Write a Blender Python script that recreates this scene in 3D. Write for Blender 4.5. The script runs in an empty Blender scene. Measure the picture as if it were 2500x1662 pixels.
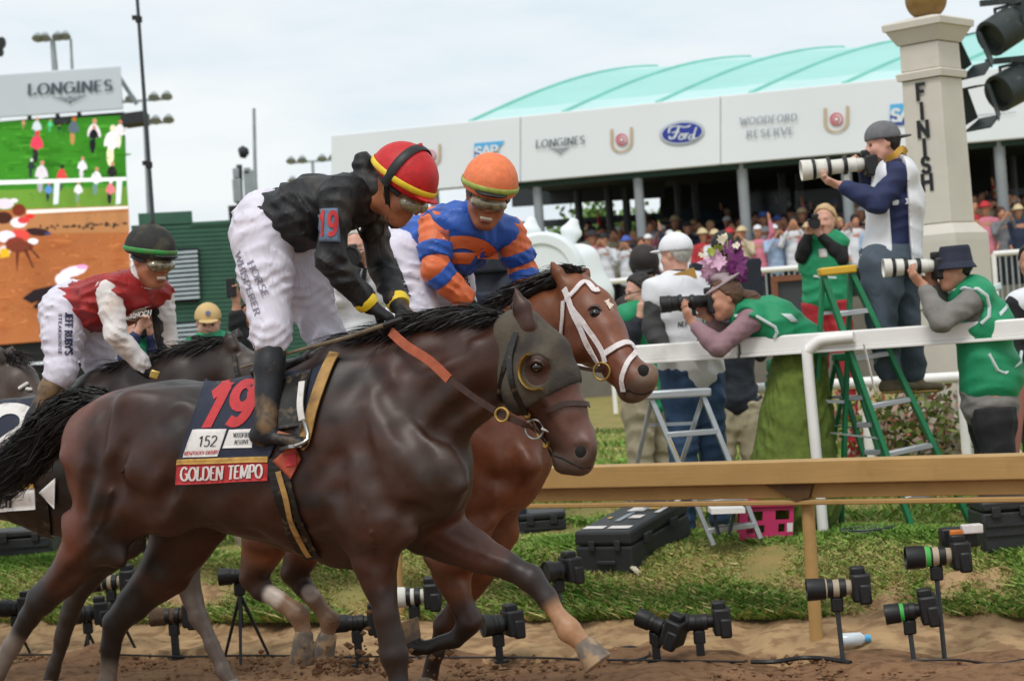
import bpy, math, random
import numpy as np
from mathutils import Vector, Matrix
from mathutils.bvhtree import BVHTree
random.seed(7); RNG = np.random.default_rng(7)
scene = bpy.context.scene
COL = scene.collection

# ------------------------------------------------------------ camera, sky, sun, exposure
FPX = 4663.0; CX, CY = 1250.0, 831.0; ROLL = math.radians(4.2); CAMH = 1.69
cR, sR = math.cos(ROLL), math.sin(ROLL)
cam_d = bpy.data.cameras.new('camera'); cam = bpy.data.objects.new('camera', cam_d); COL.objects.link(cam)
cam.matrix_world = Matrix(((cR, sR, 0, 0), (0, 0, -1, 0), (-sR, cR, 0, CAMH), (0, 0, 0, 1)))
cam_d.sensor_fit = 'HORIZONTAL'; cam_d.sensor_width = 36; cam_d.lens = FPX / 2500 * 36
cam_d.clip_start = .1; cam_d.clip_end = 3000
cam_d.dof.use_dof = True; cam_d.dof.focus_distance = 7.5; cam_d.dof.aperture_fstop = 4.8
scene.camera = cam
scene.view_settings.view_transform = 'Standard'; scene.view_settings.look = 'None'
scene.view_settings.exposure = 0.12; scene.view_settings.gamma = 1.0
SUN_EL, SUN_AZ = math.radians(58), math.radians(200)      # behind the camera, high, veiled
w = bpy.data.worlds.new('World'); scene.world = w; w.use_nodes = True
nt = w.node_tree; nd = nt.nodes; lk = nt.links
bg = nd['Background']
sky = nd.new('ShaderNodeTexSky'); sky.sky_type = 'NISHITA'; sky.sun_disc = False
sky.sun_elevation = SUN_EL; sky.sun_rotation = SUN_AZ; sky.air_density = 1.0; sky.dust_density = 3.0
tc = nd.new('ShaderNodeTexCoord')
mp = nd.new('ShaderNodeMapping'); mp.inputs['Scale'].default_value = (2.2, 2.2, 9.0)
nz = nd.new('ShaderNodeTexNoise'); nz.inputs['Scale'].default_value = 2.6; nz.inputs['Detail'].default_value = 6; nz.inputs['Roughness'].default_value = .55
rp = nd.new('ShaderNodeValToRGB')
rp.color_ramp.elements[0].position = .30; rp.color_ramp.elements[0].color = (7.5, 8.5, 9.2, 1)
rp.color_ramp.elements[1].position = .62; rp.color_ramp.elements[1].color = (9.4, 9.75, 9.8, 1)
mx = nd.new('ShaderNodeMixRGB'); mx.inputs[0].default_value = .90
lk.new(tc.outputs['Generated'], mp.inputs[0]); lk.new(mp.outputs[0], nz.inputs['Vector']); lk.new(nz.outputs['Fac'], rp.inputs[0])
lk.new(sky.outputs[0], mx.inputs[1]); lk.new(rp.outputs[0], mx.inputs[2]); lk.new(mx.outputs[0], bg.inputs['Color'])
bg.inputs['Strength'].default_value = .097
sun_d = bpy.data.lights.new('sun', 'SUN'); sun_d.energy = 1.5; sun_d.angle = math.radians(18); sun_d.color = (1, .96, .9)
sun = bpy.data.objects.new('sun', sun_d); COL.objects.link(sun)
sdir = Vector((math.sin(SUN_AZ) * math.cos(SUN_EL), math.cos(SUN_AZ) * math.cos(SUN_EL), math.sin(SUN_EL)))
sun.rotation_euler = sdir.to_track_quat('Z', 'Y').to_euler()
scene.cycles.max_bounces = 6

# ------------------------------------------------------------ measuring helpers
CROP = {'S': (0, 0, 1), 'Z': (0, 0, .9436), 'A': (0, 0, 2.613), 'B': (500, 300, 2.613), 'C': (0, 500, 3.136), 'Q': (0, 900, 2.058),
        'E': (700, 600, 2.359), 'F': (700, 1000, 2.369), 'G': (800, 50, 2.613), 'H': (1600, 0, 2.613), 'I': (1350, 500, 3.485),
        'J': (1900, 300, 2.24), 'K': (1350, 850, 3.135), 'L': (1400, 1150, 2.1445), 'M': (1900, 850, 3.137)}
def T(c, x, y):
    o = CROP[c]; return o[0] + x / o[2], o[1] + y / o[2]
def P(u, v, s):
    dx = (u - CX) / s; dy = -(v - CY) / s
    return Vector((dx * cR + dy * sR, FPX / s, -dx * sR + dy * cR + CAMH))
def PC(c, x, y, s): return P(*T(c, x, y), s)
def PD(c, x, y, d): return P(*T(c, x, y), FPX / d)
def onz(u, v, z):
    """the point at height z seen at source pixel (u, v)"""
    r = P(u, v, FPX) - Vector((0, 0, CAMH)); t = (z - CAMH) / r.z
    return Vector((0, 0, CAMH)) + r * t
class Plane:
    """a vertical plane through a point, running at an angle a off the picture plane (towards the camera on the right)"""
    def __init__(self, p0, a):
        self.p0 = p0; self.a = a
        self.t = Vector((math.cos(a), -math.sin(a), 0)); self.n = Vector((-math.sin(a), -math.cos(a), 0))
    def pt(self, c, x, y, n=0.0):
        u, v = T(c, x, y); r = P(u, v, FPX) - Vector((0, 0, CAMH)); o = Vector((0, 0, CAMH))
        tt = (self.p0 + self.n * n - o).dot(self.n) / r.dot(self.n)
        return o + r * tt

# ------------------------------------------------------------ object helpers
def link(o): COL.objects.link(o); return o
def par(o, p):
    if p is not None:
        o.parent = p
        if p.type == 'EMPTY': o.matrix_parent_inverse = Matrix.Translation(-p.location)
    return o
def thing(name, label, cat, loc=(0, 0, 0), group=None):
    o = bpy.data.objects.new(name, None); link(o); o.location = loc; o.empty_display_size = .1
    return tag(o, label, cat, group)
def tag(o, label=None, cat=None, group=None, kind=None):
    if label: o['label'] = label
    if cat: o['category'] = cat
    if group: o['group'] = group
    if kind: o['kind'] = kind
    return o
def base_of(*pts):
    m = Vector((0, 0, 0))
    for p in pts: m += Vector(p)
    m /= len(pts); m.z = min(p[2] for p in pts); return m
def mesh_np(name, v, f, smooth=True):
    me = bpy.data.meshes.new(name); v = np.asarray(v, np.float32); f = np.asarray(f, np.int32)
    k = f.shape[1]
    me.vertices.add(len(v)); me.vertices.foreach_set('co', v.ravel())
    me.loops.add(f.size); me.loops.foreach_set('vertex_index', f.ravel())
    me.polygons.add(len(f)); me.polygons.foreach_set('loop_start', np.arange(0, f.size, k, dtype=np.int32))
    me.polygons.foreach_set('use_smooth', np.full(len(f), smooth))
    me.update(calc_edges=True); return me
def mk(name, me, mats, parent=None):
    o = bpy.data.objects.new(name, me); link(o)
    for m in (mats if isinstance(mats, (list, tuple)) else [mats]): me.materials.append(m)
    return par(o, parent)
def set_col(me, cols, name='col'):
    a = me.color_attributes.new(name, 'FLOAT_COLOR', 'POINT')
    c = np.ones((len(cols), 4), np.float32); c[:, :3] = cols; a.data.foreach_set('color', c.ravel())

# ------------------------------------------------------------ materials
def C(h):
    h = h.lstrip('#'); r = [int(h[i:i + 2], 16) / 255 for i in (0, 2, 4)]
    return tuple(x / 12.92 if x <= .04045 else ((x + .055) / 1.055) ** 2.4 for x in r)
MATS = {}
def M(name, col='#808080', rough=.6, metal=0, noise=(14, .22), bump=None, attr=None, dirt=None, emit=0, spec=.5, trans=0, coat=0, sheen=0, objcol=False, alpha=1, streak=None):
    if name in MATS: return MATS[name]
    m = bpy.data.materials.new(name); m.use_nodes = True; n = m.node_tree.nodes; l = m.node_tree.links
    b = n['Principled BSDF']; MATS[name] = m
    cc = C(col) if isinstance(col, str) else col
    tcn = n.new('ShaderNodeTexCoord'); obj = tcn.outputs['Object']
    if attr:
        a = n.new('ShaderNodeAttribute'); a.attribute_name = attr; out = a.outputs['Color']
    elif objcol:
        a = n.new('ShaderNodeObjectInfo'); out = a.outputs['Color']
    else:
        a = n.new('ShaderNodeRGB'); a.outputs[0].default_value = (*cc, 1); out = a.outputs[0]
    def nois(scale, det=4, vec=None):
        t = n.new('ShaderNodeTexNoise'); t.inputs['Scale'].default_value = scale; t.inputs['Detail'].default_value = det
        l.new(vec or obj, t.inputs['Vector']); return t.outputs['Fac']
    if noise:
        mr = n.new('ShaderNodeMapRange'); l.new(nois(noise[0]), mr.inputs[0])
        mr.inputs[1].default_value = .25; mr.inputs[2].default_value = .75
        mr.inputs[3].default_value = 1 - noise[1]; mr.inputs[4].default_value = 1 + noise[1]
        mu = n.new('ShaderNodeMixRGB'); mu.blend_type = 'MULTIPLY'; mu.inputs[0].default_value = 1
        l.new(out, mu.inputs[1]); l.new(mr.outputs[0], mu.inputs[2]); out = mu.outputs[0]
    if dirt:      # (colour, scale, threshold, amount)
        mr = n.new('ShaderNodeMapRange'); l.new(nois(dirt[1], 7), mr.inputs[0])
        mr.inputs[1].default_value = dirt[2]; mr.inputs[2].default_value = dirt[2] + .14; mr.inputs[3].default_value = 0; mr.inputs[4].default_value = dirt[3]
        mu = n.new('ShaderNodeMixRGB'); l.new(mr.outputs[0], mu.inputs[0]); l.new(out, mu.inputs[1]); mu.inputs[2].default_value = (*C(dirt[0]), 1); out = mu.outputs[0]
    l.new(out, b.inputs['Base Color'])
    b.inputs['Roughness'].default_value = rough; b.inputs['Metallic'].default_value = metal
    b.inputs['Specular IOR Level'].default_value = spec
    if coat: b.inputs['Coat Weight'].default_value = coat; b.inputs['Coat Roughness'].default_value = .25
    if sheen: b.inputs['Sheen Weight'].default_value = sheen
    if trans: b.inputs['Transmission Weight'].default_value = trans
    if alpha < 1: b.inputs['Alpha'].default_value = alpha
    if emit:
        l.new(out, b.inputs['Emission Color']); b.inputs['Emission Strength'].default_value = emit
    if bump:
        bn = n.new('ShaderNodeBump'); bn.inputs['Strength'].default_value = bump[1]; bn.inputs['Distance'].default_value = bump[2] if len(bump) > 2 else .02
        vec = obj
        if len(bump) > 3:
            mpn = n.new('ShaderNodeMapping'); mpn.inputs['Scale'].default_value = bump[3]; l.new(obj, mpn.inputs[0]); vec = mpn.outputs[0]
        hgt = nois(bump[0], 5, vec)
        if bump[0] <= 26 and len(bump) == 3:      # creased cloth: sharp ridges where the noise crosses its middle
            mpn = n.new('ShaderNodeMapping'); mpn.inputs['Scale'].default_value = (1, 1, .45); mpn.inputs['Rotation'].default_value = (.3, .5, 0); l.new(obj, mpn.inputs[0]); l.new(mpn.outputs[0], hgt.node.inputs['Vector'])
            hgt.node.inputs['Detail'].default_value = 2; hgt.node.inputs['Distortion'].default_value = 1.2; hgt.node.inputs['Scale'].default_value = bump[0] * .7
            s1 = n.new('ShaderNodeMath'); s1.operation = 'SUBTRACT'; l.new(hgt, s1.inputs[0]); s1.inputs[1].default_value = .5
            s2 = n.new('ShaderNodeMath'); s2.operation = 'ABSOLUTE'; l.new(s1.outputs[0], s2.inputs[0]); hgt = s2.outputs[0]; bn.inputs['Distance'].default_value *= 2; bn.inputs['Strength'].default_value = bump[1] * .9
        l.new(hgt, bn.inputs['Height']); l.new(bn.outputs[0], b.inputs['Normal'])
    return m

# ------------------------------------------------------------ organic surfaces: smooth union of tapered shapes, meshed with surface nets
class SDF:
    def __init__(self): self.p = []; self.cuts = []; self.noise = None
    def cap(self, a, b, ra, rb=None, k=.02, n=None, sub=False):
        a = np.array(a, float); b = np.array(b, float); rb = ra if rb is None else rb
        ra = (ra, ra) if np.isscalar(ra) else ra; rb = (rb, rb) if np.isscalar(rb) else rb
        e = b - a; L = np.linalg.norm(e)
        if L < 1e-6: b = a + np.array([0, 0, 1e-4]); e = b - a; L = 1e-4
        e = e / L
        n = np.array(n if n is not None else ((0, 1, 0) if abs(e[1]) < .9 else (1, 0, 0)), float)
        n = n - e * n.dot(e); n /= max(np.linalg.norm(n), 1e-9); m = np.cross(e, n)
        self.p.append(('c', a, e, L, n, m, ra, rb, k, sub)); return self
    def chain(self, pts, k=.02, n=None):
        for q in range(len(pts) - 1): self.cap(pts[q][0], pts[q + 1][0], pts[q][1], pts[q + 1][1], k, n)
        return self
    def ell(self, c, r, R=None, k=.02, sub=False):
        R = np.eye(3) if R is None else np.array(R, float)
        self.p.append(('e', np.array(c, float), R, np.array(r, float), k, sub)); return self
    def cut(self, p, n): self.cuts.append((np.array(p, float), np.array(n, float) / np.linalg.norm(n))); return self
    def mesh(self, name, h, smooth=1):
        boxes = []
        for q in self.p:
            if q[0] == 'c':
                a = q[1]; b = a + q[2] * q[3]; r = max(*q[6], *q[7]) + q[8] * 1.2 + 2 * h
                boxes.append((np.minimum(a, b) - r, np.maximum(a, b) + r))
            else:
                r = q[3].max() + q[4] * 1.2 + 2 * h; boxes.append((q[1] - r, q[1] + r))
        pos = [b for b, q in zip(boxes, self.p) if not q[-1]]
        lo = np.min([b[0] for b in pos], 0); hi = np.max([b[1] for b in pos], 0)
        dim = np.ceil((hi - lo) / h).astype(int) + 2
        Fg = np.full(dim, 1.0, np.float32)
        for q, (b0, b1) in zip(self.p, boxes):
            i0 = np.clip(((b0 - lo) / h).astype(int), 0, dim); i1 = np.clip(((b1 - lo) / h).astype(int) + 2, 0, dim)
            if (i1 <= i0).any(): continue
            ax = [(lo[d] + np.arange(i0[d], i1[d]) * h).astype(np.float32) for d in range(3)]
            X = ax[0][:, None, None]; Y = ax[1][None, :, None]; Z = ax[2][None, None, :]
            if q[0] == 'c':
                _, a, e, L, n, m, ra, rb, k, sub = q
                px, py, pz = X - a[0], Y - a[1], Z - a[2]
                pe = px * e[0] + py * e[1] + pz * e[2]; t = np.clip(pe / L, 0, 1)
                qn = px * n[0] + py * n[1] + pz * n[2]; qm = px * m[0] + py * m[1] + pz * m[2]; qe = pe - t * L
                wn = ra[0] + (rb[0] - ra[0]) * t; wm = ra[1] + (rb[1] - ra[1]) * t; mn = np.minimum(wn, wm)
                d = (np.sqrt((qn / wn) ** 2 + (qm / wm) ** 2 + (qe / mn) ** 2) - 1) * mn
            else:
                _, c, R, r, k, sub = q
                px, py, pz = X - c[0], Y - c[1], Z - c[2]
                s = 0
                for d_ in range(3): s = s + ((px * R[d_][0] + py * R[d_][1] + pz * R[d_][2]) / r[d_]) ** 2
                d = (np.sqrt(s) - 1) * r.min()
            sl = tuple(slice(i0[d_], i1[d_]) for d_ in range(3)); g = Fg[sl]
            if sub:
                d = -d; hh = np.clip(.5 - .5 * (d - g) / k, 0, 1); Fg[sl] = d + (g - d) * hh + k * hh * (1 - hh)
            else:
                hh = np.clip(.5 + .5 * (g - d) / k, 0, 1); Fg[sl] = g + (d - g) * hh - k * hh * (1 - hh)
        if self.noise or self.cuts:
            X = (lo[0] + np.arange(dim[0]) * h)[:, None, None]; Y = (lo[1] + np.arange(dim[1]) * h)[None, :, None]; Z = (lo[2] + np.arange(dim[2]) * h)[None, None, :]
            if self.noise:
                amp, wl, seed = self.noise[:3]; dr = self.noise[3] if len(self.noise) > 3 else (.35, .25, 1); rg = np.random.default_rng(seed); acc = 0
                if dr != 'iso':       # creases: warped sharp ridges that come and go
                    f32 = lambda kv, ph: np.sin((kv[0] * X + kv[1] * Y + kv[2] * Z + ph).astype(np.float32))
                    for _ in range(4):
                        kv = np.array(dr, float) / np.linalg.norm(dr) + rg.normal(0, .38, 3); kv *= math.pi / (np.linalg.norm(kv) * wl * rg.uniform(.55, 1.2)); k2 = rg.normal(size=3); k2 *= 6.28 / (np.linalg.norm(k2) * wl * 3.2)
                        wv = f32(k2, rg.uniform(0, 6)); ph = rg.uniform(0, 6.28); a_ = (kv[0] * X + kv[1] * Y + kv[2] * Z + ph).astype(np.float32) + 1.3 * wv
                        acc = acc + (np.abs(np.sin(a_)) ** .8 - .6) * np.clip(.45 + .75 * f32(k2[[1, 2, 0]], ph), 0, 1.2)
                    Fg += (amp * 1.1 * acc).astype(np.float32)
                    dr = None
                for _ in range(7 if dr == 'iso' else 0):
                    kv = rg.normal(size=3); kv *= 2 * math.pi / (np.linalg.norm(kv) * wl * rg.uniform(.6, 1.6)); ph = rg.uniform(0, 6.28)
                    acc = acc + np.sin((kv[0] * X + kv[1] * Y + kv[2] * Z + ph).astype(np.float32))
                if dr == 'iso': acc = acc / 2.6; Fg += (amp * np.where(acc > 0, acc, acc * .5)).astype(np.float32)
            for p, n in self.cuts:
                Fg = np.maximum(Fg, ((X - p[0]) * n[0] + (Y - p[1]) * n[1] + (Z - p[2]) * n[2]).astype(np.float32))
        v, f = surfnet(Fg); v = v * h + lo
        for _ in range(smooth): v = relax(v, f)
        return mesh_np(name, v, f), v, f
def surfnet(Fg):
    S = Fg < 0; a = S[:-1, :-1, :-1]
    al = a.copy(); an = a.copy()
    for dx in (0, 1):
        for dy in (0, 1):
            for dz in (0, 1):
                q = S[dx:S.shape[0] - 1 + dx, dy:S.shape[1] - 1 + dy, dz:S.shape[2] - 1 + dz]; al &= q; an |= q
    idx = np.argwhere(an & ~al); N = len(idx)
    cor = [(x, y, z) for x in (0, 1) for y in (0, 1) for z in (0, 1)]
    val = np.stack([Fg[idx[:, 0] + c[0], idx[:, 1] + c[1], idx[:, 2] + c[2]] for c in cor], 1)
    acc = np.zeros((N, 3)); cnt = np.zeros(N)
    for i in range(8):
        for j in range(i + 1, 8):
            if sum(abs(cor[i][d] - cor[j][d]) for d in range(3)) != 1: continue
            m = (val[:, i] < 0) != (val[:, j] < 0); t = np.where(m, val[:, i] / np.where(m, val[:, i] - val[:, j], 1), 0)
            ca, cb = np.array(cor[i]), np.array(cor[j])
            acc += m[:, None] * (ca + t[:, None] * (cb - ca)); cnt += m
    v = idx + acc / cnt[:, None]
    gi = np.full(an.shape, -1, np.int32); gi[idx[:, 0], idx[:, 1], idx[:, 2]] = np.arange(N)
    faces = []
    for ax in range(3):
        o = [d for d in range(3) if d != ax]
        s0 = [slice(1, -1)] * 3; s1 = [slice(1, -1)] * 3; s0[ax] = slice(0, -1); s1[ax] = slice(1, None)
        A, B = S[tuple(s0)], S[tuple(s1)]; e = np.argwhere(A != B)
        if not len(e): continue
        fl = A[e[:, 0], e[:, 1], e[:, 2]]
        e[:, o[0]] += 1; e[:, o[1]] += 1
        def g(da, db):
            q = e.copy(); q[:, o[0]] -= da; q[:, o[1]] -= db; return gi[q[:, 0], q[:, 1], q[:, 2]]
        f = np.stack([g(1, 1), g(0, 1), g(0, 0), g(1, 0)], 1)
        if ax == 1: fl = ~fl
        f = np.where(fl[:, None], f, f[:, ::-1]); faces.append(f)
    f = np.concatenate(faces); f = f[(f >= 0).all(1)]
    return v, f
def relax(v, f, lam=.5):
    acc = np.zeros_like(v); cnt = np.zeros(len(v))
    for i in range(4):
        a, b = f[:, i], f[:, (i + 1) % 4]
        np.add.at(acc, a, v[b]); np.add.at(cnt, a, 1); np.add.at(acc, b, v[a]); np.add.at(cnt, b, 1)
    return v + lam * (acc / np.maximum(cnt, 1)[:, None] - v)

# ------------------------------------------------------------ hard surfaces
class MB:
    def __init__(self): self.v = []; self.f = []; self.m = []; self.mi = 0
    def mat(self, i): self.mi = i; return self
    def add(self, vs, fs):
        o = len(self.v); self.v += [tuple(x) for x in vs]; self.f += [tuple(i + o for i in q) for q in fs]; self.m += [self.mi] * len(fs); return self
    def hexa(self, c8): return self.add(c8, [(0, 3, 2, 1), (4, 5, 6, 7), (0, 1, 5, 4), (1, 2, 6, 5), (2, 3, 7, 6), (3, 0, 4, 7)])
    def box(self, c, x, y, z):
        """centre and three half-axis vectors"""
        c, x, y, z = Vector(c), Vector(x), Vector(y), Vector(z)
        return self.hexa([c - x - y - z, c + x - y - z, c + x + y - z, c - x + y - z, c - x - y + z, c + x - y + z, c + x + y + z, c - x + y + z])
    def bar(self, a, b, w, h, up=(0, 0, 1)):
        a, b = Vector(a), Vector(b); e = (b - a).normalized(); s = e.cross(Vector(up)).normalized(); u = s.cross(e)
        return self.box((a + b) / 2, (b - a) / 2, s * (w / 2), u * (h / 2))
    def tube(self, pts, r, seg=10, caps=True, flat=None):
        pts = [Vector(p) for p in pts]; n = len(pts); r = [r] * n if np.isscalar(r) else r; vs = []; fs = []
        up = None
        for i, p in enumerate(pts):
            e = (pts[min(i + 1, n - 1)] - pts[max(i - 1, 0)]).normalized()
            if up is None:
                up = Vector((0, 0, 1)) if abs(e.z) < .9 else Vector((1, 0, 0))
                if flat is not None: up = Vector(flat)
            s = e.cross(up).normalized(); up = s.cross(e).normalized()
            ra, rb = r[i] if isinstance(r[i], (tuple, list)) else (r[i], r[i])
            for k in range(seg):
                a = 2 * math.pi * k / seg; vs.append(p + s * (ra * math.cos(a)) + up * (rb * math.sin(a)))
        for i in range(n - 1):
            for k in range(seg):
                k2 = (k + 1) % seg; fs.append((i * seg + k, i * seg + k2, (i + 1) * seg + k2, (i + 1) * seg + k))
        if caps: fs.append(tuple(range(seg))[::-1]); fs.append(tuple(range((n - 1) * seg, n * seg)))
        return self.add(vs, fs)
    def lathe(self, a, e, prof, seg=16):
        """prof: (distance along e, radius)"""
        a = Vector(a); e = Vector(e).normalized(); s = e.orthogonal().normalized(); u = e.cross(s); vs = []; fs = []
        for t, r in prof:
            for k in range(seg):
                q = 2 * math.pi * k / seg; vs.append(a + e * t + s * (r * math.cos(q)) + u * (r * math.sin(q)))
        for i in range(len(prof) - 1):
            for k in range(seg):
                k2 = (k + 1) % seg; fs.append((i * seg + k, i * seg + k2, (i + 1) * seg + k2, (i + 1) * seg + k))
        fs.append(tuple(range(seg))[::-1]); fs.append(tuple(range((len(prof) - 1) * seg, len(prof) * seg)))
        return self.add(vs, fs)
    def prism(self, poly, d):
        poly = [Vector(p) for p in poly]; d = Vector(d); n = len(poly)
        fs = [tuple(range(n))[::-1], tuple(range(n, 2 * n))] + [(i, (i + 1) % n, n + (i + 1) % n, n + i) for i in range(n)]
        return self.add(poly + [p + d for p in poly], fs)
    def quad(self, a, b, c, d): return self.add([a, b, c, d], [(0, 1, 2, 3)])
    def build(self, name, mats, parent=None, smooth=40, bevel=0):
        me = bpy.data.meshes.new(name); me.from_pydata([tuple(x) for x in self.v], [], self.f); me.update()
        me.polygons.foreach_set('material_index', self.m)
        if smooth:
            me.polygons.foreach_set('use_smooth', [True] * len(me.polygons)); me.set_sharp_from_angle(angle=math.radians(smooth))
        o = mk(name, me, mats, parent)
        if bevel:
            b = o.modifiers.new('bevel', 'BEVEL'); b.width = bevel; b.segments = 2; b.limit_method = 'ANGLE'; b.angle_limit = math.radians(40)
        return o
def hair(name, strands, mat, parent, width=.006):
    """strands: list of lists of points; each is a tapering ribbon"""
    vs = []; fs = []
    for pts in strands:
        n = len(pts); o = len(vs); s = Vector((random.gauss(0, 1), random.gauss(0, 1), random.gauss(0, 1))).normalized()
        for i, p in enumerate(pts):
            e = Vector(pts[min(i + 1, n - 1)]) - Vector(pts[max(i - 1, 0)]); q = e.cross(s)
            q = q.normalized() * width * .5 * (1 - .85 * (i / (n - 1)) ** 2) if q.length > 1e-9 else Vector((width, 0, 0))
            vs += [Vector(p) - q, Vector(p) + q]
        fs += [(o + 2 * i, o + 2 * i + 1, o + 2 * i + 3, o + 2 * i + 2) for i in range(n - 1)]
    return mk(name, mesh_np(name, [tuple(x) for x in vs], fs), mat, parent)
def bez(pts, n):
    """Catmull-Rom through the points"""
    pts = [Vector(p) for p in pts]; out = []; m = len(pts)
    for q in range(n):
        t = q / (n - 1) * (m - 1); i = min(int(t), m - 2); t -= i
        p0, p1, p2, p3 = pts[max(i - 1, 0)], pts[i], pts[i + 1], pts[min(i + 2, m - 1)]
        out.append(.5 * (2 * p1 + (p2 - p0) * t + (2 * p0 - 5 * p1 + 4 * p2 - p3) * t * t + (3 * p1 - p0 - 3 * p2 + p3) * t ** 3))
    return out
# ------------------------------------------------------------ drawn lettering: strokes on a 1-high grid; l = line, a = arc (degrees)
def _arc(cx, cy, rx, ry, a0, a1, n=14): return [(cx + rx * math.cos(math.radians(a0 + (a1 - a0) * i / n)), cy + ry * math.sin(math.radians(a0 + (a1 - a0) * i / n))) for i in range(n + 1)]
def _ln(*p): return [(p[i], p[i + 1]) for i in range(0, len(p), 2)]
GLY = {
 'A': (.8, [_ln(0, 0, .4, 1), _ln(.4, 1, .8, 0), _ln(.14, .34, .66, .34)], [(0, 0), (.8, 0)]),
 'B': (.62, [_ln(.08, 0, .08, 1), _ln(.08, 1, .3, 1) + _arc(.3, .76, .24, .24, 90, -90) + _ln(.08, .52), _ln(.08, .52, .32, .52) + _arc(.32, .26, .28, .26, 90, -90) + _ln(.08, 0)], []),
 'C': (.74, [_arc(.42, .5, .38, .5, 50, 310, 20)], []),
 'D': (.78, [_ln(.08, 0, .08, 1), _ln(.08, 1, .3, 1) + _arc(.3, .5, .42, .5, 90, -90, 18) + _ln(.08, 0)], []),
 'E': (.6, [_ln(.08, 0, .08, 1), _ln(.08, 1, .55, 1), _ln(.08, .52, .45, .52), _ln(.08, 0, .58, 0)], []),
 'F': (.56, [_ln(.08, 0, .08, 1), _ln(.08, 1, .55, 1), _ln(.08, .52, .45, .52)], [(.08, 0)]),
 'G': (.8, [_arc(.42, .5, .38, .5, 45, 360, 22), _ln(.5, .48, .8, .48), _ln(.74, .46, .74, .08)], []),
 'H': (.76, [_ln(.08, 0, .08, 1), _ln(.68, 0, .68, 1), _ln(.08, .52, .68, .52)], [(.08, 0), (.08, 1), (.68, 0), (.68, 1)]),
 'I': (.24, [_ln(.12, 0, .12, 1)], [(.12, 0), (.12, 1)]),
 'J': (.42, [_ln(.32, 1, .32, .2) + _arc(.16, .2, .16, .2, 0, -150)], [(.32, 1)]),
 'K': (.7, [_ln(.08, 0, .08, 1), _ln(.62, 1, .1, .42), _ln(.26, .58, .68, 0)], [(.08, 0), (.08, 1), (.66, 0)]),
 'L': (.58, [_ln(.08, 0, .08, 1), _ln(.08, 0, .56, 0), _ln(.54, 0, .54, .2)], [(.08, 1)]),
 'M': (.94, [_ln(.1, 0, .1, 1), _ln(.1, 1, .47, .1), _ln(.47, .1, .84, 1), _ln(.84, 1, .84, 0)], [(.1, 0), (.84, 0)]),
 'N': (.8, [_ln(.1, 0, .1, 1), _ln(.1, 1, .7, 0), _ln(.7, 0, .7, 1)], [(.1, 0), (.7, 1)]),
 'O': (.84, [_arc(.42, .5, .38, .5, 0, 360, 24)], []),
 'P': (.6, [_ln(.08, 0, .08, 1), _ln(.08, 1, .3, 1) + _arc(.3, .74, .26, .26, 90, -90) + _ln(.08, .48)], [(.08, 0)]),
 'R': (.68, [_ln(.08, 0, .08, 1), _ln(.08, 1, .3, 1) + _arc(.3, .75, .25, .25, 90, -90) + _ln(.08, .5), _ln(.3, .5, .66, 0)], [(.08, 0)]),
 'S': (.56, [_arc(.28, .75, .22, .25, 30, 270) + _arc(.28, .25, .24, .25, 90, -150)], []),
 'T': (.66, [_ln(.33, 0, .33, 1), _ln(0, 1, .66, 1)], [(.33, 0)]),
 'U': (.76, [_ln(.1, 1, .1, .3) + _arc(.38, .3, .28, .3, 180, 360) + _ln(.66, 1)], [(.1, 1), (.66, 1)]),
 'V': (.74, [_ln(0, 1, .37, 0), _ln(.37, 0, .74, 1)], [(0, 1), (.74, 1)]),
 'W': (1.04, [_ln(0, 1, .27, 0), _ln(.27, 0, .52, .9), _ln(.52, .9, .78, 0), _ln(.78, 0, 1.04, 1)], [(0, 1), (1.04, 1)]),
 'Y': (.7, [_ln(0, 1, .35, .48), _ln(.7, 1, .35, .48), _ln(.35, .48, .35, 0)], [(.35, 0)]),
 'X': (.7, [_ln(0, 0, .7, 1), _ln(0, 1, .7, 0)], []),
 'Z': (.62, [_ln(0, 1, .6, 1), _ln(.6, 1, 0, 0), _ln(0, 0, .62, 0)], []),
 "'": (.2, [_ln(.12, 1, .08, .76)], []), ' ': (.36, [], []),
 '1': (.46, [_ln(.02, .78, .26, 1), _ln(.26, 1, .26, 0)], []),
 '2': (.6, [_arc(.3, .72, .26, .28, 160, -30) + _ln(.04, 0, .6, 0)], []),
 '5': (.58, [_ln(.52, 1, .12, 1, .1, .56) + _arc(.28, .32, .28, .32, 110, -140)], []),
 '9': (.6, [_arc(.3, .7, .24, .3, 0, 360, 18), _arc(.26, .5, .28, .5, 25, -110)], []),
 'o': (.6, [_arc(.3, .33, .25, .33, 0, 360, 18)], []), 'r': (.42, [_ln(.1, 0, .1, .66), _arc(.3, .42, .2, .24, 180, 60, 8)], []),
 'd': (.62, [_arc(.28, .33, .24, .33, 0, 360, 18), _ln(.54, 0, .54, 1)], []),
}
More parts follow.
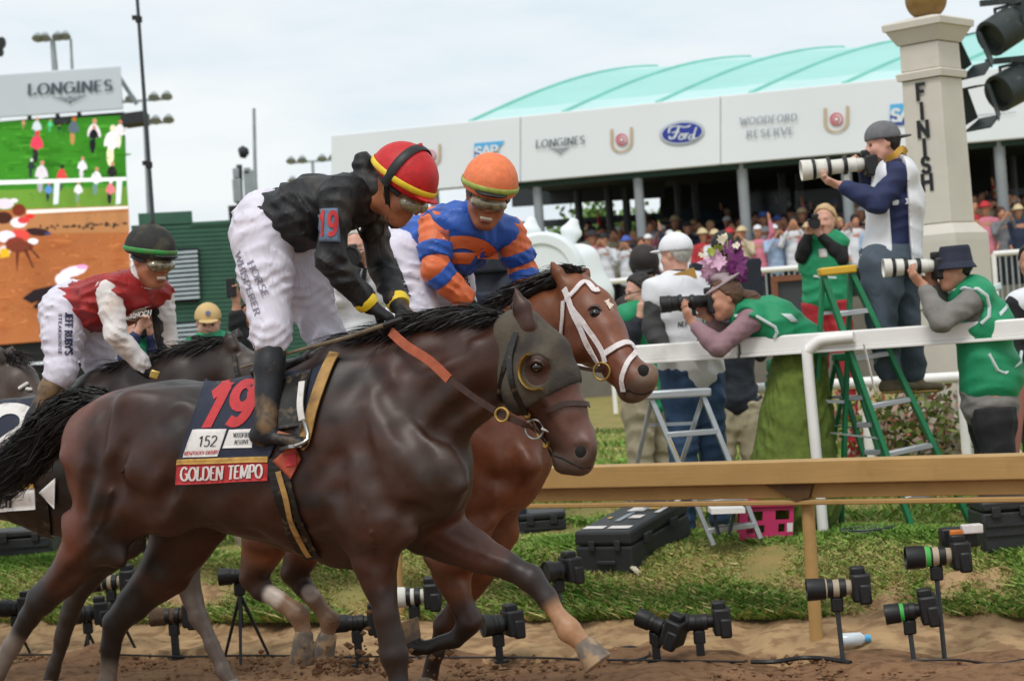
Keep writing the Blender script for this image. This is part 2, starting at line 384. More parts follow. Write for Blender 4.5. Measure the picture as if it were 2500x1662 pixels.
def lettering(txt, fn, thick=.17, thin=.08, serif=True, gap=.14, step=.12, mb=None, wscale=1.0):
    """draws txt with cap height 1; fn(x, y, layer) -> world point. Returns width"""
    mb = mb or MB(); x0 = 0; lay = 0
    total = sum(GLY[ch][0] * wscale + gap for ch in txt) - gap
    for ch in txt:
        wd, strokes, ser = GLY[ch]
        strokes = [[(a * wscale, b) for a, b in s] for s in strokes]; ser = [(a * wscale, b) for a, b in ser]
        for s in strokes + ([[(sx - .15, sy), (sx + .15, sy)] for sx, sy in ser] if serif else []):
            pts = []
            for (xa, ya), (xb, yb) in zip(s[:-1], s[1:]):
                L = math.hypot(xb - xa, yb - ya); k = max(1, int(L / step))
                pts += [(xa + (xb - xa) * i / k, ya + (yb - ya) * i / k) for i in range(k)]
            pts.append(s[-1]); vs = []; lay += 1
            for i, (px, py) in enumerate(pts):
                ex = pts[min(i + 1, len(pts) - 1)][0] - pts[max(i - 1, 0)][0]; ey = pts[min(i + 1, len(pts) - 1)][1] - pts[max(i - 1, 0)][1]
                L = math.hypot(ex, ey) or 1; ex /= L; ey /= L
                wd_ = .5 * (thin + (thick - thin) * abs(ey))
                ext = (-ex * wd_ * .8 if i == 0 else (ex * wd_ * .8 if i == len(pts) - 1 else 0), -ey * wd_ * .8 if i == 0 else (ey * wd_ * .8 if i == len(pts) - 1 else 0))
                if serif: ext = (0, 0)
                vs.append(fn(x0 + px + ext[0] - ey * wd_, py + ext[1] + ex * wd_, lay)); vs.append(fn(x0 + px + ext[0] + ey * wd_, py + ext[1] - ex * wd_, lay))
            mb.add(vs, [(2 * i, 2 * i + 1, 2 * i + 3, 2 * i + 2) for i in range(len(pts) - 1)])
        x0 += wd * wscale + gap
    return mb, total
def text_width(txt, gap=.14, wscale=1.0): return sum(GLY[ch][0] * wscale + gap for ch in txt) - gap
def flat_text(name, txt, o, ex, ey, mat, parent, out, **kw):
    """lettering in a plane: o lower-left, ex full width vector, ey cap height vector, out = unit normal"""
    gap = kw.get('gap', .14); W = text_width(txt, gap, kw.get('wscale', 1.0)); o, ex, ey, out = Vector(o), Vector(ex), Vector(ey), Vector(out)
    mb, _ = lettering(txt, lambda x, y, l: o + ex * (x / W) + ey * y + out * (.0003 * (l % 12)), **kw)
    return mb.build(name, mat, parent, smooth=0)
# ============================================================ SETTING
TD = Vector((math.cos(math.radians(24.5)), -math.sin(math.radians(24.5)), 0)); ND = Vector((-TD.y, TD.x, 0))   # along the track, and away from it into the infield
E0 = onz(1250, 1602, 0)
def wdist(x, y): return (Vector((x, y, 0)) - E0).dot(ND)
def hprof(w):
    if w < 0: return 0.0
    return .03 * smooth01(w / .4) + .3 * smooth01((w - .45) / 1.35) + .12 * smooth01((w - 1.8) / 12)
def smooth01(t): t = min(max(t, 0), 1); return t * t * (3 - 2 * t)
def gz(p): return hprof(wdist(p[0], p[1]))
def strip(name, ws, ts, mat, kind, bump=0.0, dz=0.0, seed=1, skirt=0.0):
    rg = np.random.default_rng(seed); vs = []; fs = []
    waves = [(rg.normal(size=2) / wl, rg.uniform(0, 6.28), wl) for wl in (.06, .09, .14, .22, .4, .8) for _ in range(3)]
    for w in ws:
        for t in ts:
            p = E0 + TD * t + ND * w; h = hprof(w) + dz
            if bump and abs(t) < 9 and abs(w) < 9: h += bump * sum(math.sin(p.x * k[0] * 3 + p.y * k[1] * 3 + ph) * wl ** .8 for k, ph, wl in waves)
            vs.append((p.x, p.y, h - (skirt if w == ws[0] else 0)))
    n = len(ts)
    for j in range(len(ws) - 1):
        for i in range(n - 1): q = j * n + i; fs.append((q, q + 1, q + n + 1, q + n))
    o = mk(name, mesh_np(name, vs, fs), mat); return tag(o, kind=kind)
fine = list(np.arange(-5, 5.01, .045)); tf = [-900, -200, -60, -25, -12, -7] + fine + [7, 12, 25, 60, 200, 900]
m_dirt = M('track_dirt', '#86674d', rough=.95, noise=(3.5, .22), dirt=('#664a36', 16, .5, .7), bump=(22, 1, .03, (1, 1, 1)), spec=.1)
m_sand = M('verge_sand', '#aa8d69', rough=.95, noise=(5, .2), dirt=('#7f6248', 9, .46, .75), bump=(30, .7, .02), spec=.1)
m_lawn = M('lawn_soil', '#8a8350', rough=.95, noise=(1.5, .2), dirt=('#9a8455', 4, .48, .85), bump=(40, .8, .02), spec=.1)
m_blade = M('grass_blades', attr='col', rough=.7, noise=None, spec=.2)
strip('dirt_track', [-60, -20, -10] + list(np.arange(-5, .03, .05)) + [.1], tf, m_dirt, 'structure', .015, seed=2)
strip('sand_verge', list(np.arange(-.06, 1.3, .04)), tf, m_sand, 'structure', .016, .012, seed=3, skirt=.1)
strip('infield_lawn', list(np.arange(.85, 2.6, .08)) + [3, 4, 6, 9, 14, 25, 60, 200, 1200], tf, m_lawn, 'structure', .012, .014, seed=4, skirt=.08)
def grass(name, n, wr, tr, hgt, label, seed=5):
    rg = np.random.default_rng(seed); w = wr[0] + (wr[1] - wr[0]) * rg.random(n) ** 1.3; t = rg.uniform(*tr, n)
    e = np.array(E0); P0 = e + np.array(TD)[None] * t[:, None] + np.array(ND)[None] * w[:, None]; P0[:, 2] = [hprof(x) + .012 for x in w]
    # tufted: drop blades where a coarse noise is low, most of all near the sand
    nzv = np.sin(P0[:, 0] * 3.1 + 1.3 * np.sin(P0[:, 1] * 2.3)) + np.sin(P0[:, 1] * 4.7 + P0[:, 0] * 1.9) + .8 * np.sin(P0[:, 0] * 9 + P0[:, 1] * 5)
    keep = (nzv + rg.normal(0, .5, n)) > (.35 - (w - wr[0]) * 5.0); P0 = P0[keep]; w = w[keep]; nzv = nzv[keep]; n = len(P0)
    a = rg.uniform(0, 6.28, n); h = hgt * rg.uniform(.5, 1.3, n) * (1 + .25 * np.clip(nzv, -1, 2)); wd = rg.uniform(.0014, .003, n) * (1 + (w > 3) * 1.5)
    dx = np.stack([np.cos(a) * wd, np.sin(a) * wd, np.zeros(n)], 1); lean = np.stack([rg.normal(0, .7, n), rg.normal(0, .7, n), np.ones(n)], 1) * h[:, None]
    v = np.stack([P0 - dx, P0 + dx, P0 + lean * .55 + dx * .7, P0 + lean + np.stack([rg.normal(0, .3, n) * h, rg.normal(0, .3, n) * h, -.12 * h], 1)], 1).reshape(-1, 3)
    f = np.stack([np.arange(n) * 4 + i for i in range(4)], 1)
    c1, c2, c3 = np.array(C('#6f9440')), np.array(C('#99ad5a')), np.array(C('#b9ad74')); m = np.clip(.45 + .3 * nzv + rg.normal(0, .25, n), 0, 1)[:, None]; straw = (rg.random(n) < .36 + .4 * np.clip(1.25 - w, -.6, .6) - .25 * np.clip(nzv, -1, 1))[:, None]
    col = np.where(straw, c3, c1 * m + c2 * (1 - m)) * rg.uniform(.75, 1.2, (n, 1))
    me = mesh_np(name, v, f); set_col(me, np.repeat(col, 4, 0)); o = mk(name, me, m_blade); return tag(o, label, 'grass', kind='stuff')
grass('grass', 260000, (.72, 2.6), (-5, 3.6), .045, 'rough tufted grass with straw on the bank behind the tan rail')
grass('grass', 90000, (2.5, 13), (-9, 6), .05, 'mown green infield grass behind the white rail', 6)
rg = np.random.default_rng(9); vs = []; fs = []
for i in range(2950):
    t = rg.uniform(-4.2, 3.2); w_ = -rg.uniform(.0, 2.2); p = E0 + TD * t + ND * w_
    if i >= 2820: p = P(rg.normal(830, 90), 1650 - abs(rg.normal(0, 40)), 560)
    r = rg.uniform(.006, .022); o = len(vs)
    for q in [(1, 0, 0), (-1, 0, 0), (0, 1, 0), (0, -1, 0), (0, 0, .8), (0, 0, -.8)]: vs.append(tuple(np.array(p) + np.array(q) * r * rg.uniform(.6, 1.3, 3) + [0, 0, r * .3]))
    fs += [(o + a, o + b, o + c) for a, b, c in [(0, 2, 4), (2, 1, 4), (1, 3, 4), (3, 0, 4), (2, 0, 5), (1, 2, 5), (3, 1, 5), (0, 3, 5)]]
tag(mk('dirt_clods', mesh_np('dirt_clods', vs, fs, False), m_dirt), 'loose clods of brown dirt on the track', 'dirt', kind='stuff')

# ------------------------------------------------------------ rails
m_tanrail = M('tan_rail_paint', '#b48f58', rough=.55, noise=(6, .1), dirt=('#8a683c', 5, .58, .35), bump=(12, .15, .01, (.3, .3, 6)))
m_whitepaint = M('white_rail_paint', '#ebe9e6', rough=.45, noise=(5, .06), dirt=('#a39c8e', 4, .62, .4))
tr = thing('track_rail', 'tan running rail on slim posts along the inside of the dirt track', 'rail', onz(1965, 1580, 0))
RA = P(2500, 1110, 512); RB = P(1356, 1141, 439); z0 = (RA.z + RB.z) / 2; RT = (RA - RB); RT.z = 0; RT.normalize(); RN = Vector((-RT.y, RT.x, 0)); R0_ = RA.copy(); RA = RA + RT * 1.2; RB = RA - RT * 9.5; up = Vector((0, 0, 1)); cdir = -ND
def railbar(name, top, h, back, th, mat):
    a = RA.copy(); b = RB.copy(); a.z = b.z = z0 - top - h / 2
    MB().bar(a + RN * (back + th / 2), b + RN * (back + th / 2), th, h).build(name, mat, tr, bevel=.006)
railbar('front_board', 0, .118, 0, .03, m_tanrail); railbar('top_cap', .004, .03, .031, .16, m_tanrail)
railbar('recessed_board', .124, .072, .055, .03, m_tanrail); railbar('lower_lip', .204, .026, .03, .05, m_tanrail)
m_tandark = M('rail_bracket', '#5a4022', rough=.6, noise=(8, .3))
for k in (0, 1, 2):
    base = R0_ + RN * .09 - RT * (1.2 + 2.72 * k); base.z = .0; t_ = base.copy(); t_.z = z0 - .15
    MB().tube([base, base.lerp(t_, .5), t_ + RN * .01], [(.034, .034)] * 3, 12).build('post', m_tanrail, tr)
    pr = [t_ - RT * .2 + up * .03, t_ + RT * .07 + up * .03, t_ + RT * .045 - up * .04, t_ - RT * .03 - up * .06]
    MB().prism([p - RN * .065 for p in pr], RN * .08).build('bracket', m_tandark, tr, smooth=0)
wr = thing('white_rail', 'white turf rail with a curved gooseneck post behind the tan rail', 'rail', P(2011, 1320, 395))
WA = P(2500, 800, 415) + TD * 1.5; WB = WA - TD * 13; zt = P(1700, 835, 372).z + .015; WA.z = WB.z = zt
for k in range(4):
    a = WA.lerp(WB, k / 4 + (.001 if k else 0)); b = WA.lerp(WB, (k + 1) / 4 - .001); a = a - up * .058; b = b - up * .058
    MB().bar(a, b, .06, .105).build('rail_section', m_whitepaint, wr, bevel=.012)
    MB().bar(a - up * .06 + cdir * .02, b - up * .06 + cdir * .02, .05, .02).build('rail_lip', m_whitepaint, wr, bevel=.004)
def goose(u, v):
    s_ = 398; foot = P(u, v, s_); foot.z = gz(foot); top = Vector((foot.x, foot.y, zt - .16)) + TD * -.02
    pts = [foot, foot.lerp(top, .5), top, top + up * .05 + TD * .015, top + up * .08 + TD * .045, top + up * .105 + TD * .09, top + up * .112 + TD * .16, top + up * .115 + TD * .3]
    MB().tube(bez(pts, 26), .034, 14).build('post', m_whitepaint, wr)
goose(2012, 1322)
# far rail, low and thick
fr = thing('far_white_rail', 'second white rail farther back with tubular top behind the photographers', 'rail', P(1830, 1120, 330))
fa, fb = P(2440, 915, 330), P(1560, 965, 315)
MB().tube([fa, fb], .042, 12).build('rail', m_whitepaint, fr)
for u_ in (1815, 1640, 2120, 2350):
    t_ = min(max((u_ - 1560) / 880, 0), 1); tp = fb.lerp(fa, t_); MB().tube([tp - up * .02, Vector((tp.x, tp.y, gz(tp)))], .036, 10).build('post', m_whitepaint, fr)

# ------------------------------------------------------------ far video board
m_panel = M('sign_panel', '#ccd5de', rough=.6, noise=(.5, .04)); m_screenback = M('screen_frame', '#15171a', rough=.6, noise=(5, .2)); m_letter = M('sign_letters', '#4a5560', rough=.6, noise=None)
m_screen = M('screen_picture', attr='col', rough=.4, noise=None, emit=.42, spec=.1)
VB = thing('video_board', 'large video screen showing the race under a grey sponsor sign', 'video screen', P(100, 930, 85))
SV = 85
def vq(mb, pts, n0, n1):   # a slab from picture corners between two depths
    f = [P(*T(c, x, y), FPX / (FPX / SV + n0)) for c, x, y in pts]; b = [P(*T(c, x, y), FPX / (FPX / SV + n1)) for c, x, y in pts]
    return mb.add(f + b, [tuple(range(len(f)))[::-1], tuple(range(len(f), 2 * len(f)))] + [(i, (i + 1) % len(f), len(f) + (i + 1) % len(f), len(f) + i) for i in range(len(f))])
hd = vq(MB(), [('Z', -260, 190), ('Z', 278, 152), ('Z', 284, 252), ('Z', -260, 290)], 0, 1.0).build('sign_panel', m_panel, VB, bevel=.03)
fs_ = lambda c, x, y, dd=-.05: P(*T(c, x, y), FPX / (FPX / SV + dd))
W_ = text_width('LONGINES')
o_ = Vector(T('A', 178, 607)); ex_ = Vector(T('A', 712, 577)) - o_; ey_ = Vector((1, -25.5))
mb, _ = lettering('LONGINES', lambda x, y, l: P(*(o_ + ex_ * (x / W_) + ey_ * y)[:], FPX / (FPX / SV - .05 - .002 * (l % 8))), thick=.2, thin=.09); mb.build('lettering', m_letter, hd, smooth=0)
def wing(fn, cx, cy, w, h, par_, mat, slope=-.055):
    mb = MB()
    for sgn in (-1, 1):
        for k in range(4):
            y0 = cy + h * k * .2; x1 = w * (1 - k * .22); a = [(cx + sgn * .08 * w, y0 + h * .1), (cx + sgn * x1, y0 - h * .05), (cx + sgn * x1 * .8, y0 + h * .06), (cx + sgn * .08 * w, y0 + h * .2)]
            mb.add([fn(x, y + slope * (x - cx)) for x, y in a], [(0, 1, 2, 3)])
    mb.add([fn(x, y) for x, y in [(cx - .08 * w, cy), (cx + .08 * w, cy), (cx, cy + h * .5), (cx + .09 * w, cy + h), (cx - .09 * w, cy + h)]], [(0, 1, 2), (2, 3, 4)])
    return mb.build('wing_mark', mat, par_, smooth=0)
wing(lambda x, y: fs_('A', x, y), 447, 618, 125, 42, hd, m_letter)
vq(MB(), [('Z', -260, 300), ('Z', 287, 258), ('Z', 303, 816), ('Z', -260, 862)], .25, 1.2).build('screen_frame', m_screenback, VB)
# the picture on the screen, drawn as flat coloured shapes
sv, sf, sc = [], [], []
lay = [0]
def shp(pts, col, c='A'):
    lay[0] += 1; o = len(sv); sv.extend([tuple(P(*T(c, x, y), FPX / (FPX / SV + .2 - .0015 * lay[0]))) for x, y in pts]); sf.append(tuple(range(o, o + len(pts)))); sc.extend([C(col)] * len(pts))
def blob(cx, cy, rx, ry, col, c='A', n=10, rot=0): 
    a0 = random.uniform(0, 1); ca, sa = math.cos(rot), math.sin(rot)
    shp([(cx + rx * math.cos(a) * ca - ry * math.sin(a) * sa, cy + rx * math.cos(a) * sa + ry * math.sin(a) * ca) for a in [a0 + 6.2832 * i / n for i in range(n)]], col, c)
shp([(-650, 815), (785, 735), (820, 1340), (-650, 1400)], '#3f8a28')
for i in range(70): x = random.uniform(-20, 780); y = random.uniform(800, 1250); blob(x, y, random.uniform(20, 70), random.uniform(4, 9), random.choice(['#398020', '#4a982e', '#367a22', '#52a036']), rot=-.05)
shp([(-650, 1230), (808, 1190), (820, 1335), (-650, 1390)], '#6f9a3c')
shp([(-650, 1365), (820, 1310), (842, 2130), (-650, 2250)], '#b06d42')
shp([(-650, 1400), (822, 1350), (826, 1480), (-650, 1510)], '#b98357')
for i in range(160): x = random.uniform(-20, 820); y = random.uniform(1500, 2130); blob(x, y, random.uniform(10, 55), random.uniform(2, 7), random.choice(['#b66f3f', '#c98552', '#a9653a', '#bd7646']), rot=-.03)
for i in range(34): x = random.uniform(250, 800); y = 1460 - (x - 250) * .06 + random.gauss(0, 8); blob(x, y, random.uniform(6, 16), random.uniform(5, 11), random.choice(['#3b322c', '#5d4a3c', '#2d2826']))
def fig(x, y, h, top, bot, head='#c58f74', lean=0):
    h *= 1.25
    blob(x - h * .05, y + h * .3, h * .1, h * .3, bot); blob(x, y - h * .1, h * .16, h * .26, top, rot=lean); blob(x - h * .14, y - h * .12, h * .06, h * .2, top, rot=.3); blob(x + h * .14, y - h * .1, h * .06, h * .2, top, rot=-.3); blob(x + h * .02, y - h * .43, h * .08, h * .09, head)
for a in [(235, 820, 110, '#c9d6dc', '#3f7d7a'), (320, 800, 60, '#58c58a', '#49ad75'), (380, 822, 40, '#23413a', '#23413a'), (470, 830, 130, '#5a6a74', '#b98b54', '#c55c3a'), (600, 860, 160, '#e7dde2', '#22262a'), (598, 872, 110, '#1d1f24', '#1d1f24'), (235, 930, 150, '#e0445e', '#2d2a30', '#d9413f'), (715, 920, 190, '#f1e9f2', '#ede6c2', '#e6dcc0'), (765, 850, 130, '#e9dfe6', '#e8e2d2', '#c2746a'), (265, 1120, 150, '#dcd6df', '#a9a7b3'), (200, 1070, 90, '#2e3a3a', '#2e3a3a', '#dfe3e8'), (525, 1070, 110, '#ece6ee', '#d8d2da'), (615, 1150, 130, '#ece8f0', '#6f8f8a'), (715, 1110, 120, '#2a2626', '#3a2f33'), (395, 1130, 120, '#d94a4a', '#4a5f46', '#26221f'), (310, 1220, 90, '#5f8fd0', '#32384a', '#e04a55'), (500, 1220, 100, '#e9e4ec', '#7f9a84'), (705, 1220, 110, '#e87f88', '#2a2430', '#efe9f0'), (150, 790, 50, '#b98f70', '#9f8464')]: fig(*a)
for i in range(420): x = random.uniform(-10, 800); y = random.uniform(760, 2120); blob(x, y, random.uniform(2, 7), random.uniform(2, 5), random.choice(['#2f6a1e', '#5aa03a', '#3c7a26', '#68a84a'] if y < 1330 - x * .05 else ['#9a5c34', '#d09060', '#8a5230', '#c8814f']), n=6)
shp([(-650, 1170), (805, 1130), (806, 1152), (-650, 1200)], '#f4f6f6')
for x in (362, 760): shp([(x - 16, 1150), (x + 20, 1150), (x + 10, 1300), (x - 22, 1306)], '#dfe6ec')
shp([(170, 1340), (818, 1315), (818, 1332), (170, 1366)], '#f0ece4')
# runners on the screen
blob(30, 1300, 60, 35, '#e4d7e4'); blob(90, 1280, 25, 14, '#f3e6f2'); blob(120, 1340, 45, 40, '#7a3424'); blob(20, 1390, 60, 40, '#4a2a22'); blob(190, 1380, 30, 18, '#e03a34'); blob(120, 1420, 55, 34, '#f2e9f2'); blob(150, 1405, 40, 22, '#d8454a')
blob(240, 1480, 80, 26, '#3a2628', rot=.1); blob(305, 1490, 20, 12, '#3f4670'); blob(120, 1500, 70, 38, '#e0504a'); blob(40, 1510, 60, 40, '#f0e4f4'); blob(100, 1560, 70, 50, '#8a3c30'); blob(210, 1540, 35, 20, '#f4eef4'); blob(30, 1600, 40, 34, '#e9d0d8')
shp([(0, 340), (70, 330), (75, 395), (0, 410)], '#e4b52c', 'C'); blob(150, 320, 110, 45, '#7a3c2c', 'C'); shp([(120, 350), (150, 350), (140, 440), (130, 520), (122, 440)], '#6a3428', 'C'); shp([(180, 345), (205, 340), (260, 480), (250, 485)], '#5a2e24', 'C'); shp([(210, 300), (310, 410), (290, 410), (230, 340)], '#4a2a26', 'C')
shp([(170, 715), (260, 650), (420, 615), (430, 700), (350, 740), (280, 800), (250, 780), (300, 735), (240, 755)], '#2a2226', 'C'); blob(560, 510, 110, 40, '#efe4f0', 'C', rot=-.25); blob(630, 475, 45, 18, '#f4a8d8', 'C'); blob(450, 640, 50, 26, '#6f8fe0', 'C'); blob(480, 570, 60, 50, '#efe8f2', 'C')
me = bpy.data.meshes.new('screen_picture'); me.from_pydata(sv, [], sf); me.update(); set_col(me, sc); mk('screen_picture', me, m_screen, VB)
m_metal = M('painted_steel_grey', '#98a1a5', rough=.5, noise=(3, .15)); m_dark = M('dark_equipment', '#23272a', rough=.6, noise=(5, .3)); m_metdk = M('dark_steel', '#343b40', rough=.5, noise=(3, .2))
MB().bar(fs_('Z', 262, 158, 1.3), fs_('Z', 315, 240, 1.3), .12, .12).build('brace', m_metal, VB); MB().box(fs_('Z', 312, 276, .5), Vector((.33, 0, .02)), Vector((0, .5, 0)), Vector((0, 0, .16))).build('speaker_box', m_dark, VB)
for x in (70, 135, 185): MB().bar(fs_('Z', x, 300, .6), fs_('Z', x - 4, 240, .6), .12, .1).build('strut', m_metal, VB)
MB().box(fs_('Z', 143, 280, .1), Vector((.22, 0, .01)), Vector((0, .1, 0)), Vector((0, 0, .08))).build('junction_box', m_dark, VB)
MB().bar(fs_('Z', 338, 290, .8), fs_('Z', 352, 520, .8), .1, .1).build('leg', m_metal, VB)
# base under the screen
MB().bar(fs_('Z', -260, 880, 1.0), fs_('Z', 318, 845, 1.0), 1.0, .5).build('plinth', m_screenback, VB)

# ------------------------------------------------------------ masts
def mast(label, u0, v0, u1, v1, s, r, build=None, name='lighting_mast', cat='mast'):
    b = P(*T('Z', u1, v1), s); t = P(*T('Z', u0, v0), s); o = thing(name, label, cat, b)
    MB().tube([b, t], [r, r * .75], 10).build('pole', m_metdk if s > 100 else m_metal, o)
    if build: build(o, t, b)
    return o
def clamps(o, t, b):
    for k, f_ in ((.17, 1), (.71, 1)): p = t.lerp(b, k); MB().lathe(p, (b - t), [(-.05, .03), (-.04, .05), (.04, .05), (.05, .03)], 10).build('clamp', m_black_, o); MB().box(p + Vector((-.06, 0, .03)), Vector((.03, 0, 0)), Vector((0, .03, 0)), Vector((0, 0, .03))).build('clamp_handle', m_black_, o)
m_black_ = M('black_plastic', '#131315', rough=.5, noise=(30, .3))
mast('tall thin dark telescopic pole with black clamps beside the video screen', 312, -60, 356, 560, 170, .032, clamps, 'telescopic_pole', 'pole')
def floods(n, wd):
    def f(o, t, b):
        for k in range(n):
            for side in (-1, 1):
                p = t + Vector((0, 0, -k * wd * .9)); MB().bar(p + Vector((-wd, 0, 0)), p + Vector((wd, 0, 0)), .08, .08).build('crossarm', m_metal, o) if side > 0 else None
                for q in (.45, .95): MB().lathe(p + Vector((side * wd * q, -.1, .15)), Vector((0, -.6, -1)), [(-.1, .08), (0, .15), (.12, .21), (.14, .19)], 10).build('lamp_head', m_metal, o)
    return f
mast('pale floodlight mast with two tiers of lamps right of the sponsor sign', 330, 232, 345, 560, 70, .06, floods(2, .9))
mast('grey floodlight mast rising behind the sponsor sign', 121, 92, 130, 200, 70, .12, floods(1, .5))
mast('bare thin grey pole behind the sponsor sign', 163, 90, 168, 200, 70, .06)
mast('distant floodlight mast behind the jockey in black', 720, 372, 728, 560, 60, .08, floods(2, .9))
def telecom(o, t, b):
    for x, y, hw, hh in [(548, 440, .14, .7), (578, 430, .2, .95), (545, 400, .1, .3), (570, 395, .1, .2)]: MB().box(P(*T('Z', x, y), 75), Vector((hw, 0, 0)), Vector((0, .2, 0)), Vector((0, 0, hh * .55))).build('antenna_panel', m_metal, o, bevel=.03)
    MB().lathe(P(*T('Z', 572, 348), 75), Vector((-1, -.3, -.2)), [(0, .1), (.15, .22), (.3, .16)], 12).build('horn', m_dark, o)
    MB().box(P(*T('Z', 548, 492), 75), Vector((.26, 0, 0)), Vector((0, .3, 0)), Vector((0, 0, .25))).build('cabinet', m_dark, o); MB().tube([P(*T('Z', 553, 490), 75), P(*T('Z', 551, 380), 75)], .1, 8).build('post', m_metdk, o)
mast('dark equipment tower with antenna panels and a thin aerial above the green hut', 585, 250, 590, 500, 75, .07, telecom, 'equipment_tower', 'tower')
fl = thing('floodlight', 'edge of a dark floodlight cut by the left border above the sign', 'floodlight', P(-10, 130, 70)); MB().lathe(P(-6, 105, 70), Vector((1, -.5, -.2)), [(-.3, .1), (0, .2), (.2, .22)], 10).build('lamp_head', m_metdk, fl); MB().lathe(P(-6, 128, 70), Vector((1, -.5, -.2)), [(-.3, .08), (0, .14), (.15, .16)], 10).build('lamp_head', m_metdk, fl)

# ------------------------------------------------------------ green slatted hut
m_hut = M('green_siding', '#2f5a49', rough=.6, noise=(4, .15)); m_hutdk = M('green_siding_dark', '#1d3a30', rough=.7, noise=(4, .2)); m_louvre = M('louvre_blade', '#aebbc4', rough=.5, noise=(5, .1)); m_void = M('dark_void', '#0d1214', rough=.8, noise=None)
SH = 150; hz = lambda x, y, dd=0: P(*T('Z', x, y), FPX / (FPX / SH + dd))
hut = thing('green_hut', 'dark green slatted hut with pale louvre vents behind the red jockey', 'hut', hz(450, 860))
vqh = lambda pts, n0, n1: MB().add([hz(x, y, n0) for x, y in pts] + [hz(x, y, n1) for x, y in pts], [(3, 2, 1, 0), (4, 5, 6, 7), (0, 1, 5, 4), (1, 2, 6, 5), (2, 3, 7, 6), (3, 0, 4, 7)])
vqh([(302, 520), (762, 500), (800, 900), (330, 925)], .06, 3).build('wall_core', m_hutdk, hut)
vqh([(318, 492), (442, 486), (444, 514), (320, 520)], .0, 2).build('roof_box', m_hut, hut); vqh([(440, 512), (600, 503), (600, 512), (440, 520)], -.02, 2).build('parapet', m_hut, hut)
for i in range(38):
    y = 516 + i * 10.2; vqh([(303 + i * .72, y + 8), (763 + i * .72, y - 14), (763 + i * .72, y - 5.6), (303 + i * .72, y + 16.4)], 0, .05).build('siding_board', m_hut, hut, smooth=0)
for (x0, y0, x1, y1) in ((384, 577, 455, 695), (395, 745, 462, 815)):
    vqh([(x0 - 3, y0 - 3), (x1 + 2, y0 - 6), (x1 + 4, y1), (x0, y1 + 4)], -.06, .0).build('vent_frame', m_void, hut); n_ = int((y1 - y0) / 10.5)
    for i in range(n_):
        y = y0 + 2 + i * 10.5; o = vqh([(x0 + i * .5, y + 2), (x1 + i * .5, y - 3), (x1 + i * .5, y + 3), (x0 + i * .5, y + 8)], -.12, -.07).build('vent_blade', m_louvre, hut, smooth=0)
# ============================================================ HOSPITALITY TENT
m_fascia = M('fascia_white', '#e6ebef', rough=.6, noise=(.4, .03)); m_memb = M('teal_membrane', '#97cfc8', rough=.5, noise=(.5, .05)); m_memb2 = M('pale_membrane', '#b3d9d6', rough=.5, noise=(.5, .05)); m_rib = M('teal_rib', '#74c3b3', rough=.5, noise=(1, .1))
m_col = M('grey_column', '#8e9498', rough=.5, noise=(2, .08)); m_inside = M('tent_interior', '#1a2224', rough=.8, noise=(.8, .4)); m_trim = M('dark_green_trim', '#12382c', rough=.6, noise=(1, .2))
m_sblue = M('logo_sky_blue', '#55b3e8', rough=.6, noise=None); m_dblue = M('logo_blue', '#2c4fa8', rough=.6, noise=None); m_fblue = M('logo_oval_blue', '#26389c', rough=.5, noise=None); m_lwhite = M('logo_white', '#dfe6ea', rough=.5, noise=None); m_lgold = M('logo_gold', '#c2ae92', rough=.5, noise=None); m_lred = M('logo_rose', '#cc4a58', rough=.5, noise=None); m_lgrey = M('logo_grey', '#8d97a0', rough=.6, noise=None)
tent = thing('hospitality_tent', 'long white tent with teal vaulted roof and sponsor signs, crowd under it', 'tent', P(1700, 800, 120))
FPL = P(807, 331, 116.6); FPR = P(2500, 159, 126); _d = FPR - FPL; FP = Plane(FPL, math.atan2(-_d.y, _d.x)); TT, TN = FP.t, FP.n
fq = lambda c, x, y, n=0: FP.pt(c, x, y, n)
def slabq(pts, n0, n1):   # picture quad on the fascia plane, between two offsets towards the camera
    f = [fq('Z', x, y, n0) for x, y in pts]; k = len(f); return MB().add(f + [p - TN * (n0 - n1) for p in f], [tuple(range(k))[::-1], tuple(range(k, 2 * k))] + [(i, (i + 1) % k, k + (i + 1) % k, k + i) for i in range(k)])
ytop = lambda x: 312 - (x - 762) * .1015; ybot = lambda x: 458 - (x - 762) * .0876
panels = []; xs = [762, 1199, 1660, 2120, 2700]
for a, b in zip(xs[:-1], xs[1:]): panels.append(slabq([(a + .6, ytop(a)), (b - .6, ytop(b)), (b - .6, ybot(b)), (a + .6, ybot(a))], 0, -.35).build('fascia_panel', m_fascia, tent, smooth=0, bevel=.02))
slabq([(1150, ybot(1150) - 1), (2700, ybot(2700) - 1), (2700, ybot(2700) + 14), (1150, ybot(1150) + 14)], -.2, -.5).build('eave_trim', m_trim, tent, smooth=0)
